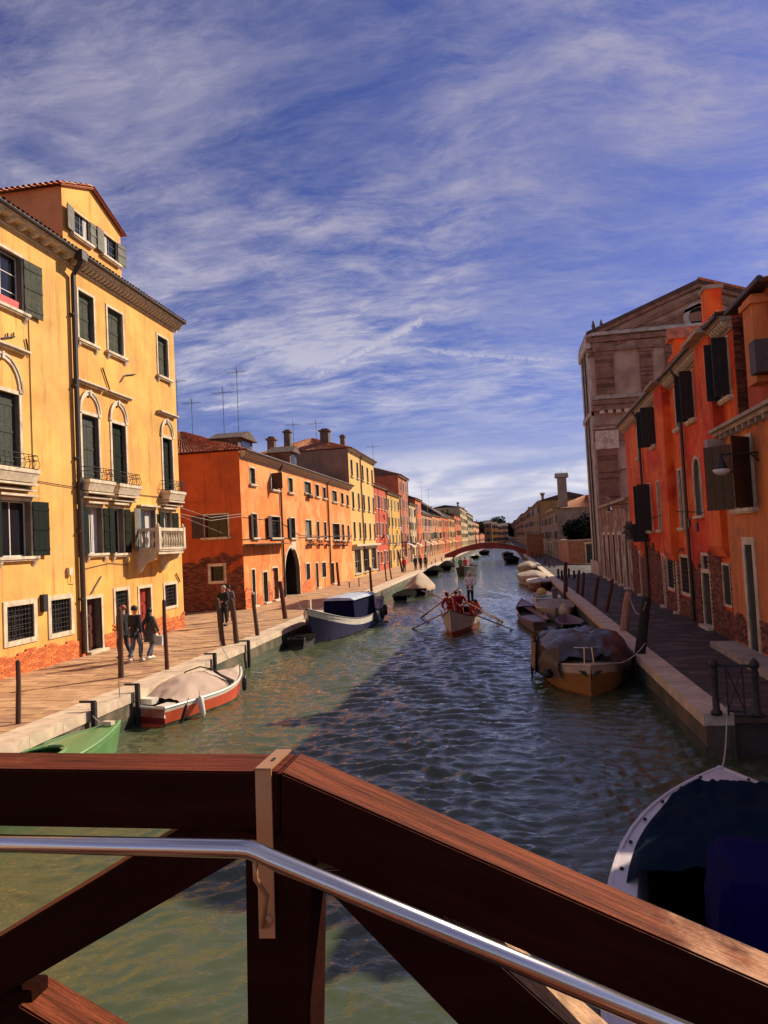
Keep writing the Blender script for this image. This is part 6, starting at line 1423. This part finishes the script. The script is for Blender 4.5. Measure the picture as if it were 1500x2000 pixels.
# -- mooring lines
def rope(label, a, c, sag=.25, rad=.012):
    a, c = Vector(a), Vector(c); pts = [a*(1-t)+c*t-Vector((0, 0, sag*4*t*(1-t))) for t in [i/10 for i in range(11)]]; k = MB(); k.tube([p-a for p in pts], rad, 5); o = k.build('mooring_rope', MATS['rope'], None, a); tag(o, label, 'rope', 'mooring ropes')
rope('slack rope from the red boat stern to the tall crooked pole', (s0[0]+.15, s0[1]+.1, .55), (-9.25, 16.0, 1.3))
rope('rope from the bow of the red boat up to the crooked pole pair', (bw[0]-.05, bw[1]-.1, .8), (-9.3, bw[1]+1.2, 1.6))
rope('rope from the blue cabin boat prow to the thick dark-red pole', (-8.5, 30.2, 1.5), (-9.3, 31.4, 1.8), .15)
rope('rope from the sheeted ochre boat to the near-black pole', (yb[0]+.5, yb[1]+.5, .85), (3.55, 19.9, 1.3), .2)
rope('rope from the navy covered boat bow to the right quay', (tip[0], tip[1]-.1, 1.0), (3.9, 14.2, .95), .2)
rope('rope from the green boat to the left quay edge', (g[0]-.1, g[1]-.35, .72), (KL-.1, g[1]+.4, .85), .12)
# ================================================================== PEOPLE
def skin_mesh(name, vs_, es, rs, m, root=0, sub=2):
    me = bpy.data.meshes.new(name); me.from_pydata(vs_, es, []); o = bpy.data.objects.new('tmp', me); COL.objects.link(o)
    sk = o.modifiers.new('s', 'SKIN'); sk.use_smooth_shade = True; o.modifiers.new('u', 'SUBSURF').levels = sub; o.modifiers['u'].render_levels = sub
    for i, v in enumerate(me.skin_vertices[0].data): v.radius = rs[i] if isinstance(rs[i], tuple) else (rs[i], rs[i]); v.use_root = (i == root)
    dg = bpy.context.evaluated_depsgraph_get(); ev = o.evaluated_get(dg); m2 = bpy.data.meshes.new_from_object(ev); bpy.data.objects.remove(o); bpy.data.meshes.remove(me)
    m2.name = name; m2.materials.clear(); m2.materials.append(m); m2.polygons.foreach_set('use_smooth', [True]*len(m2.polygons)); return m2
skinm = mat('skin', (.46, .23, .15), .6, .08, 5, 0)
def person(label, loc, rz, hair, top, legs, P=None, h=1.75, long_hair=False, coat=False, shoes=(.03, .025, .02), lean=0.0, female=False, group=None, head_tilt=0):
    P = P or {}; s = h/1.75
    r = thing('person', label, 'person', loc, rz, group); r.scale = (s, s, s)
    hip = Vector((0, 0, .94))
    def up(v): v = Vector(v)-hip; c, sn = math.cos(lean), math.sin(lean); return hip+Vector((v.x, v.y*c+v.z*sn, -v.y*sn+v.z*c))
    sh = .155 if female else .18
    J = dict(pel=hip, spine=up((0, 0, 1.12)), chest=up((0, .01, 1.32)), neck=up((0, 0, 1.48)), hd0=up((0, .015, 1.57)), hd1=up((0, .02, 1.665)))
    for k_, sg in (('l', -1), ('r', 1)):
        J['sh'+k_] = up((sg*sh, 0, 1.42)); J['el'+k_] = up(P.get('el'+k_, (sg*(sh+.06), -.03, 1.14))); J['wr'+k_] = up(P.get('wr'+k_, (sg*(sh+.06), .06, .90)))
        J['hp'+k_] = hip+Vector((sg*.085, 0, -.05)); J['kn'+k_] = Vector(P.get('kn'+k_, (sg*.10, .02, .50))); J['an'+k_] = Vector(P.get('an'+k_, (sg*.10, -.02, .09)))
        J['to'+k_] = J['an'+k_]+Vector((0, .15, -.05))
        fd = (J['wr'+k_]-J['el'+k_]).normalized(); J['hn'+k_] = J['wr'+k_]+fd*.075
    N_ = list(J); V = [tuple(J[n]) for n in N_]; ix = {n: i for i, n in enumerate(N_)}
    rad = dict(pel=.12, spine=.115, chest=.13, neck=.052, hd0=.072, hd1=.088); E_ = [('pel', 'spine'), ('spine', 'chest'), ('chest', 'neck'), ('neck', 'hd0'), ('hd0', 'hd1')]
    for k_ in 'lr':
        rad.update({'sh'+k_: .058, 'el'+k_: .042, 'wr'+k_: .028, 'hn'+k_: .034, 'hp'+k_: .085, 'kn'+k_: .058, 'an'+k_: .04, 'to'+k_: .035})
        E_ += [('chest', 'sh'+k_), ('sh'+k_, 'el'+k_), ('el'+k_, 'wr'+k_), ('wr'+k_, 'hn'+k_), ('pel', 'hp'+k_), ('hp'+k_, 'kn'+k_), ('kn'+k_, 'an'+k_), ('an'+k_, 'to'+k_)]
    ES = [(ix[a], ix[b]) for a, b in E_]; RS = [rad[n] for n in N_]
    for k_, sg in (('l', -1), ('r', 1)):   # five bent fingers a hand
        fd = (J['hn'+k_]-J['wr'+k_]).normalized(); sd = fd.cross(Vector((0, 1, .2))).normalized(); cu = fd.cross(sd).normalized()
        for f in range(4):
            b0 = J['hn'+k_]+sd*(f-1.5)*.020; ln = (.055, .065, .06, .045)[f]; p1 = b0+fd*ln*.8+cu*.01; p2 = p1+fd*ln*.4+cu*.03
            V += [tuple(p1), tuple(p2)]; RS += [.010, .008]; ES += [(ix['hn'+k_], len(V)-2), (len(V)-2, len(V)-1)]
        t1 = J['wr'+k_]+fd*.03-sd*.045; t2 = t1+fd*.045+cu*.015; V += [tuple(t1), tuple(t2)]; RS += [.012, .009]; ES += [(ix['wr'+k_], len(V)-2), (len(V)-2, len(V)-1)]
    V.append(tuple(up((0, .115, 1.635)))); RS.append(.014); ES.append((ix['hd1'], len(V)-1))
    for sg in (-1, 1): V.append(tuple(up((sg*.088, .0, 1.64)))); RS.append(.016); ES.append((ix['hd1'], len(V)-1))
    ob('body', skin_mesh('body', V, ES, RS, skinm), r)
    k = MB()
    for sg in (-1, 1): k.lathe([(.002, -.010), (.010, 0), (.002, .010)], tuple(up((sg*.034, .094, 1.668))), 6)
    k.box(-.022, .022, 0, .006, 0, .007); k.v[-8:] = [tuple(Vector(q_)+up((0, .096, 1.59))) for q_ in k.v[-8:]]
    k.build('eyes_and_mouth', mat('face_dark', (.05, .015, .012), .5, .1, 5, 0), r)
    # top
    sel = ['pel', 'spine', 'chest', 'neckb', 'shl', 'ell', 'wrl', 'shr', 'elr', 'wrr']; J['neckb'] = up((0, 0, 1.455)); J['hem'] = hip+Vector((0, 0, -.10)); sel.append('hem')
    rd = dict(hem=.155, pel=.155, spine=.145 if not female else .125, chest=.165 if not female else .14, neckb=.085, shl=.085, shr=.085, ell=.066, elr=.066, wrl=.048, wrr=.048)
    sv = [tuple(J[n]) for n in sel]; si = {n: i for i, n in enumerate(sel)}
    ob('jacket', skin_mesh('jacket', sv, [(si[a], si[b]) for a, b in (('hem', 'pel'), ('pel', 'spine'), ('spine', 'chest'), ('chest', 'neckb'), ('chest', 'shl'), ('shl', 'ell'), ('ell', 'wrl'), ('chest', 'shr'), ('shr', 'elr'), ('elr', 'wrr'))], [rd[n] for n in sel], top), r)
    sel = ['pel', 'hpl', 'knl', 'anl', 'hpr', 'knr', 'anr']; rd = dict(pel=.145, hpl=.11, hpr=.11, knl=.078, knr=.078, anl=.062, anr=.062); sv = [tuple(J[n]+(Vector((0, 0, .02)) if n[:2] == 'an' else Vector())) for n in sel]; si = {n: i for i, n in enumerate(sel)}
    ob('trousers', skin_mesh('trousers', sv, [(si[a], si[b]) for a, b in (('pel', 'hpl'), ('hpl', 'knl'), ('knl', 'anl'), ('pel', 'hpr'), ('hpr', 'knr'), ('knr', 'anr'))], [rd[n] for n in sel], legs), r)
    sm = mat('shoe_%02d' % int(shoes[0]*99), shoes, .6, .1, 3, .0)
    for k_ in 'lr':
        k = MB(); a = J['an'+k_]; k.tube([a+Vector((0, -.05, -.045)), a+Vector((0, .03, -.035)), a+Vector((0, .13, -.05)), a+Vector((0, .20, -.06))], [.045, .055, .048, .025], 8); k.build('shoe', sm, r, smooth=True)
    k = MB(); k.lathe([(.1, -.03), (.108, .02), (.10, .07), (.07, .115), (.01, .132)], (0, 0, 0), 14); o = k.build('hair', hair, r, tuple(up((0, -.018, 1.66))), smooth=True); o.rotation_euler = (-.25-lean, 0, 0)
    if long_hair:
        o2_ = ob('long_hair', skin_mesh('long_hair', [tuple(up((0, -.03, 1.66))), tuple(up((0, -.08, 1.55))), tuple(up((0, -.12, 1.42))), tuple(up((0.02, -.13, 1.28)))], [(0, 1), (1, 2), (2, 3)], [(.10, .10), (.11, .07), (.10, .05), (.04, .03)], hair), r)
    if coat:
        k = MB(); rings = []
        for z_, rx, ry in ((1.18, .155, .13), (1.0, .19, .155), (.8, .215, .175), (.62, .24, .19)):
            rings.append([(rx*math.cos(a)*(1+.05*math.sin(a*5)), ry*math.sin(a)*(1+.05*math.sin(a*4+z_*3)), z_) for a in [i*math.pi/10 for i in range(20)]])
        vs_ = [p for g_ in rings for p in g_]; k.add(vs_, [(j*20+i, (j+1)*20+i, (j+1)*20+(i+1) % 20, j*20+(i+1) % 20) for j in range(3) for i in range(20)]); k.build('coat_skirt', top, r, smooth=True)
    return r
cloth = lambda n_, c: mat('cloth_'+n_, c, .9, .2, 8, .3, 20)
blk, nvy, gry, red_, wht, olive = cloth('black', (.012, .011, .012)), cloth('navy', (.02, .025, .04)), cloth('grey', (.10, .10, .11)), cloth('red', (.19, .007, .005)), cloth('white', (.66, .58, .56)), cloth('olive_grey', (.085, .07, .05))
jean = cloth('jeans', (.09, .11, .15)); hb_, hr_, hg_, hw_ = mat('hair_black', (.01, .008, .007), .7, .2, 20), mat('hair_auburn', (.28, .07, .025), .7, .2, 20), mat('hair_grey', (.42, .34, .26), .8, .2, 20), mat('hair_white', (.62, .52, .42), .8, .2, 20)
walk = dict(knl=(-.09, .17, .52), anl=(-.09, .10, .10), knr=(.09, -.02, .49), anr=(.09, -.26, .14), ell=(-.25, -.10, 1.16), wrl=(-.24, -.05, .92), elr=(.25, .02, 1.15), wrr=(.23, .16, .95))
walk2 = dict(knr=(.08, .16, .52), anr=(.08, .12, .09), knl=(-.08, -.03, .49), anl=(-.08, -.22, .13), elr=(.22, -.08, 1.15), wrr=(.24, -.02, .92), ell=(-.2, .04, 1.15), wrl=(-.16, .18, 1.0))
def on_quay(x, y): p = onz(x, y, .81); return (p[0], p[1], .81)
person('red-haired walker in a dark jacket, left of three on the left quay', on_quay(243, 1287), R_(62), hr_, blk, nvy, walk, 1.78)
person('walker in a black jacket and grey jeans, middle of three on the left quay', on_quay(266, 1293), R_(-8), hb_, blk, jean, walk2, 1.80, shoes=(.5, .48, .45))
w3 = person('woman in a long dark coat with a white bag, walking on the left quay', on_quay(295, 1288), R_(-14), hb_, olive, jean, walk, 1.68, long_hair=True, coat=True, female=True, shoes=(.6, .58, .52))
k = MB(); k.prism([(-.15, 0), (.15, 0), (.18, .3), (-.17, .33)], -.05, .05); k.tube([(-.12, 0, .32), (-.1, 0, .5), (.1, 0, .5), (.12, 0, .3)], .012, 5)
bp_ = on_quay(311, 1284); o = k.build('carrier_bag', mat('white_bag', (.5, .52, .55), .5, .1, 5, .2, 10), None, (bp_[0]-.02, bp_[1], 1.22)); tag(o, 'white carrier bag in the hand of the woman in the long coat', 'bag')
person('man in a black jacket standing on the quay before the dark brick wall', on_quay(439, 1222), R_(165), hg_, blk, blk, dict(elr=(.28, .06, 1.2), wrr=(.12, .2, 1.12), ell=(-.28, .05, 1.2), wrl=(-.1, .22, 1.1)), 1.82)
person('second person in grey close behind the man in the black jacket', (on_quay(449, 1212)[0], on_quay(449, 1212)[1], .81), R_(20), hb_, gry, olive, None, 1.72)
far_people = [(790, 1112, 'in a bright red top beside the tent covered boat', cloth('pink_red', (.55, .02, .04)), 1), (812, 1108, 'in black at the foot of the awning houses, left of a knot of three', blk, 0), (822, 1107, 'in black at the foot of the awning houses, middle of a knot of three', nvy, 0), (832, 1106, 'in brown at the foot of the awning houses, right of a knot of three', cloth('brown', (.12, .05, .03)), 1)]
for x, y, lb, cl_, f_ in far_people: p = onz(x, y+6, .81); person('distant figure '+lb.replace('at the foot of the awning houses, ', 'by the awnings, '), (p[0], p[1], .81), R_(random.uniform(0, 360)), hb_, cl_, nvy, None, 1.7, female=bool(f_))
# -- rowing boat in mid canal
rb0 = onz(884, 1243, 0); rb1 = onz(917, 1182, .6)
wc = hull_cols('rowing_boat', (.30, .02, .012), (.50, .40, .30), (.52, .42, .32)); wc[0].node_tree.nodes['Principled BSDF'].inputs['Roughness'].default_value = .4
bowp = (rb0[0]-.02, rb0[1]-.35)
r, Lb, hw, zg = boat('rowing_boat', 'white and red rowing boat with a standing crew in mid canal', (bowp[0]+.5, bowp[1]+9.2), bowp, 1.85, wc, hs=.75, hm=.52, hb=1.22, sw=.25, pw=2.0, rake=.35, stripe=.05, gun=cloth('dark_red_rail', (.12, .012, .01)), inner=cloth('red_lining', (.16, .02, .015)), floor=.28, mx=.5, wl=.2)
RB = r; mwb = Matrix.Translation(RB.location) @ Matrix.Rotation(RB.rotation_euler[2], 4, 'Z')
def inb(x, t, z): v = mwb @ Vector((x, Lb*t, z)); return (v.x, v.y, v.z)
hz_ = RB.rotation_euler[2]
row = dict(elr=(.30, .22, 1.22), wrr=(.12, .42, 1.12), ell=(-.30, .22, 1.22), wrl=(-.05, .44, 1.16), knr=(.12, .10, .50), anr=(.12, .12, .09), knl=(-.14, .02, .50), anl=(-.14, -.18, .09))
person('rower in red bent over an oar, left side of the mid-canal boat', inb(.34, .68, .10), hz_+R_(-25), cloth('red_cap', (.14, .01, .008)), red_, red_, row, 1.72, lean=.45)
person('grey-haired rower in red at the middle of the mid-canal boat', inb(.02, .60, .10), hz_+R_(20), hg_, red_, red_, row, 1.70, lean=.25)
person('rower in red behind the grey-haired rower', inb(.30, .50, .10), hz_+R_(10), hb_, red_, blk, row, 1.66, lean=.45)
person('rower in bright orange-red on the right side of the mid-canal boat', inb(-.45, .44, .02), hz_+R_(25), hb_, cloth('orange_red', (.55, .05, .02)), red_, row, 1.50, lean=1.05)
sm_ = onY(917, 1184, onz(917, 1184, .62)[1]); 
person('white-haired helmsman in a pale shirt and black trousers standing at the stern', inb(-.08, .12, .66), hz_+R_(4), hw_, wht, blk, dict(elr=(.32, .1, 1.2), wrr=(.15, .28, 1.08), ell=(-.32, .12, 1.2), wrl=(-.2, .34, 1.08)), 1.78)
k = MB(); k.box(-.5, .5, .35, 1.4, .58, .64); k.build('stern_platform', wc[2], RB)
k = MB()
for t in (.3, .45, .6, .75): k.box(-hw(t)+.05, hw(t)-.05, Lb*t-.12, Lb*t+.12, .34, .38)
k.build('thwart', MATS['oar_wood'], RB)
for sg, t in ((1, .76), (-1, .7), (1, .6), (-1, .55), (-1, .42)):
    k = MB(); k.tube([(0, 0, 0), (sg*.06, 0, .12), (0, .02, .2), (sg*.07, .03, .28)], .028, 6); k.build('rowlock', MATS['oar_wood'], RB, (sg*hw(t), Lb*t, zg(t)))
def oar(label, A_, B_, blade_end='B'):
    a, b_ = Vector(A_), Vector(B_); d = (b_-a); ln = d.length; o = thing('oar', label, 'oar', tuple(a), 0, 'oars of the mid-canal boat'); o.rotation_euler = d.to_track_quat('Z', 'Y').to_euler()
    k = MB(); k.tube([(0, 0, 0), (0, 0, ln*.75)], [.026, .03], 7); k.build('shaft', MATS['oar_wood'], o)
    k = MB(); k.prism([(-.035, ln*.72), (.035, ln*.72), (.075, ln*.86), (.07, ln), (-.07, ln), (-.075, ln*.86)], -.012, .012); k.build('blade', MATS['oar_wood'], o)
def pz(x, y, z): p = onz(x, y, z); return (p[0], p[1], p[2])
oar('oar dipping at the lower left of the mid-canal boat', pz(882, 1190, 1.25), pz(806, 1228, 0.0))
oar('oar held across by the left rower of the mid-canal boat', pz(898, 1148, 1.9), pz(822, 1207, 0.02))
oar('oar swung out of the water at the upper left of the mid-canal boat', pz(878, 1176, 1.35), pz(824, 1153, 1.0))
oar('oar reaching right nearest the bow of the mid-canal boat', pz(925, 1200, .9), pz(1002, 1230, 0.0))
oar('oar reaching right from the middle of the mid-canal boat', pz(915, 1186, 1.1), pz(982, 1214, 0.0))
oar('oar reaching right from the stern part of the mid-canal boat', pz(912, 1177, 1.2), pz(975, 1210, 0.02))
# -- far boat with people under way
kb = onz(907, 1126, 0)
r, Lb, hw, zg = boat('motor_boat', 'black motor boat with passengers under way before the red bridge', (kb[0]+.2, kb[1]+7), (kb[0], kb[1]), 2.5, dc, hs=.9, hm=.85, hb=1.15, sw=.8, pw=2.6)
for (dx_, t, cl_, lb) in ((-.6, .45, cloth('green', (.03, .22, .09)), 'passenger in green in the black motor boat'), (.0, .55, cloth('pink_red', (.55, .02, .04)), 'passenger in pink-red in the black motor boat'), (.6, .4, wht, 'passenger in a white top in the black motor boat')):
    person(lb, (kb[0]-dx_*-1, kb[1]+7*(1-t), .35), R_(180), hb_, cl_, nvy, None, 1.7)

# ================================================================== THE NEAR BRIDGE RAILING
PA, PB = onz(0, 1500, 3.8), onz(500, 1505, 3.8)
tv_ = Vector((PB[0]-PA[0], PB[1]-PA[1], 0)).normalized(); nv_ = Vector((-tv_.y, tv_.x, 0))   # nv_ points away from the camera
O0 = Vector((PB[0], PB[1], 0))
BRD = thing('wooden_bridge_railing', 'dark brown timber bridge railing with a steel handrail, right in front', 'railing', tuple(O0), math.atan2(tv_.y, tv_.x))
def onV(x, y, d=0.0):
    rr_ = Vector(ray(x, y)); o_ = O0+nv_*d; c_ = Vector(CAM); kk_ = ((o_-c_).dot(nv_))/rr_.dot(nv_); p = c_+rr_*kk_; return ((p-o_).dot(tv_), p.z)
wdk = mat('stained_shaded_beam', (.022, .0045, .0022), .75, .25, 2.0, .25, 7, grain=(1.2, 9, 9), spec=.05)  # dark stain, taken near black: shade of the fronts is in the colour
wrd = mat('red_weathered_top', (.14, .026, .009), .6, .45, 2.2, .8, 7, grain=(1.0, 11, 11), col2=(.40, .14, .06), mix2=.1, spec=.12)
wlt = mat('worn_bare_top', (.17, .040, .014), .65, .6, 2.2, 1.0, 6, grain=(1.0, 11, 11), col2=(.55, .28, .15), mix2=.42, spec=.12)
def beam(name, pts, d0, d1, m, bev=.004, wear=None):
    """front outline measured on the plane of the railing, given its real thickness; x of the mesh runs along the beam"""
    P2 = [onV(x, y, d0) for x, y in pts]
    a, c = Vector(P2[0]), Vector(P2[1]); ang = math.atan2((c-a).y, (c-a).x); ca, sa = math.cos(-ang), math.sin(-ang)
    loc_ = [((p[0]-a.x)*ca-(p[1]-a.y)*sa, (p[0]-a.x)*sa+(p[1]-a.y)*ca) for p in P2]
    area = sum(loc_[i][0]*loc_[(i+1) % len(loc_)][1]-loc_[(i+1) % len(loc_)][0]*loc_[i][1] for i in range(len(loc_)))
    if area < 0: loc_ = loc_[::-1]
    bm_ = bmesh.new(); f0 = [bm_.verts.new((p[0], d0, p[1])) for p in loc_]; f1 = [bm_.verts.new((p[0], d1, p[1])) for p in loc_]
    n = len(loc_); bm_.faces.new(f0); bm_.faces.new(f1[::-1])
    for i in range(n): bm_.faces.new((f0[i], f1[i], f1[(i+1) % n], f0[(i+1) % n]))
    bmesh.ops.recalc_face_normals(bm_, faces=bm_.faces[:])
    bmesh.ops.bevel(bm_, geom=[e for e in bm_.edges], offset=bev, segments=2, affect='EDGES', clamp_overlap=True)
    me = bpy.data.meshes.new(name); bm_.normal_update()
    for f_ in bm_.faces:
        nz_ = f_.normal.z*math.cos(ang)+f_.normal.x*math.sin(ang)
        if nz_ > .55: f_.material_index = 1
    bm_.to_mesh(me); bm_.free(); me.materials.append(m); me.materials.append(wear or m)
    o = ob(name, me, BRD, (a.x, 0, a.y), (0, -ang, 0)); return o
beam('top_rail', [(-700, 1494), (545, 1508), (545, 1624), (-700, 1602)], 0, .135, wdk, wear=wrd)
slope = (1925-1512)/(1500-548)
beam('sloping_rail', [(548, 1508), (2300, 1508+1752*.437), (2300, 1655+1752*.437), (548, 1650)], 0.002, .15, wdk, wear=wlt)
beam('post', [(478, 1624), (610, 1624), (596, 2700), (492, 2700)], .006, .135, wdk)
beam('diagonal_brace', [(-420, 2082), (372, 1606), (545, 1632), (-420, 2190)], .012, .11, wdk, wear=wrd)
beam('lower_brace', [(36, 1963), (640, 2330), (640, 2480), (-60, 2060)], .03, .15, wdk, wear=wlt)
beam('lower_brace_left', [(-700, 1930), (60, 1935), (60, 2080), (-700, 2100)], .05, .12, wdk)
beam('sloping_brace', [(600, 1700), (760, 1690), (1500, 2350), (1360, 2480)], .012, .15, wdk, wear=mat('pale_lit_timber', (.52, .30, .17), .65, .35, 2.2, .8, 7, grain=(1, 11, 11), spec=.12))  # upper face paler than the other tops, its sunlight put into the colour
# steel strap folded over the rail
stl = mat('brushed_steel', (.50, .25, .11), .42, .15, 2, .08, 40, metal=.35); tubm = mat('polished_steel', (.62, .58, .56), .22, .06, 2, .02, 30, metal=1.0)  # strap steel has warm reflected light put into its base colour
k = MB(); a = onV(500, 1504); c = onV(531, 1505); e_ = onV(508, 1830); f_ = onV(539, 1830)
k.add([(a[0], -.006, a[1]+.004), (c[0], -.006, c[1]+.004), (f_[0], -.006, f_[1]), (e_[0], -.006, e_[1]), (a[0], -.001, a[1]+.004), (c[0], -.001, c[1]+.004), (f_[0], -.001, f_[1]), (e_[0], -.001, e_[1])], [(0, 3, 2, 1), (4, 5, 6, 7), (0, 1, 5, 4), (1, 2, 6, 5), (2, 3, 7, 6), (3, 0, 4, 7)])
k.box(a[0], c[0], -.006, .14, a[1]+.001, a[1]+.006)
st2 = k.build('steel_strap', stl, BRD)
k = MB(); 
for yy in (.05, .062): k.lathe([(.004, 0), (.0045, .002), (.002, .003)], ((a[0]+c[0])/2+.003, yy, a[1]+.006), 8)
k.build('strap_screw', iron, st2)
# handrail tube standing off towards the camera, with its bracket
DT = -.13
h0, h1, h2 = onV(-700, 1632, DT), onV(497, 1659, DT), onV(1500, 2083, DT)
k = MB(); pts = [(h0[0], DT, h0[1]), (h1[0]-.03, DT, h1[1]+.0008), (h1[0]-.008, DT, h1[1]-.0008), (h1[0]+.012, DT, h1[1]-.008), (h1[0]+.03, DT, h1[1]-.016), (h2[0]+(h2[0]-h1[0])*.4, DT, h2[1]+(h2[1]-h1[1])*.4)]
k.tube(pts, .0188, 24, 0, True); k.build('steel_handrail', tubm, BRD, smooth=True)
k = MB(); b0 = onV(522, 1795, 0); k.tube([(h1[0]+.0, DT, h1[1]-.02), (h1[0]-.0, DT, h1[1]-.06), (h1[0]+.01, DT*.75, h1[1]-.11), (b0[0], -.03, b0[1]), (b0[0], -.004, b0[1])], .0055, 10); k.tube([(b0[0], -.012, b0[1]), (b0[0], -.004, b0[1])], .015, 12); k.build('handrail_bracket', stl, BRD, smooth=True)
# deck boards of the bridge the photographer stands on
DK = thing('bridge_deck', 'timber deck boards of the bridge underfoot, behind the railing', 'bridge deck', tuple(O0), math.atan2(tv_.y, tv_.x))
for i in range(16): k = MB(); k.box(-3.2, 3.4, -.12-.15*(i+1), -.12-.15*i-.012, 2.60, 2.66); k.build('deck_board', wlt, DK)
k = MB(); k.box(-3.2, 3.4, -.3, -.15, 2.3, 2.6); k.box(-3.2, 3.4, -2.4, -2.25, 2.3, 2.6); k.build('girder', wdk, DK)
# electric lamp brackets and overhead wires on the left bank
k = MB(); k.tube([(FL, 31.7, 6.4), (FL+.1, 35, 6.0), (FL, 39.8, 6.35)], .012, 4); k.tube([(FL, 31.7, 6.1), (FL+.1, 35, 5.85), (FL, 39.8, 6.2)], .012, 4); k.tube([(FL+.0, 31.7, 6.0), (FL-1.0, 39.7, 5.2)], .010, 4)
o = k.build('overhead_wires', MATS['rope'], None, (0, 0, 0)); tag(o, 'pale wires slung from the yellow house to the orange house', 'cable')
print('objects', len(bpy.data.objects), 'tris', sum(len(m.polygons)*2 for m in bpy.data.meshes))
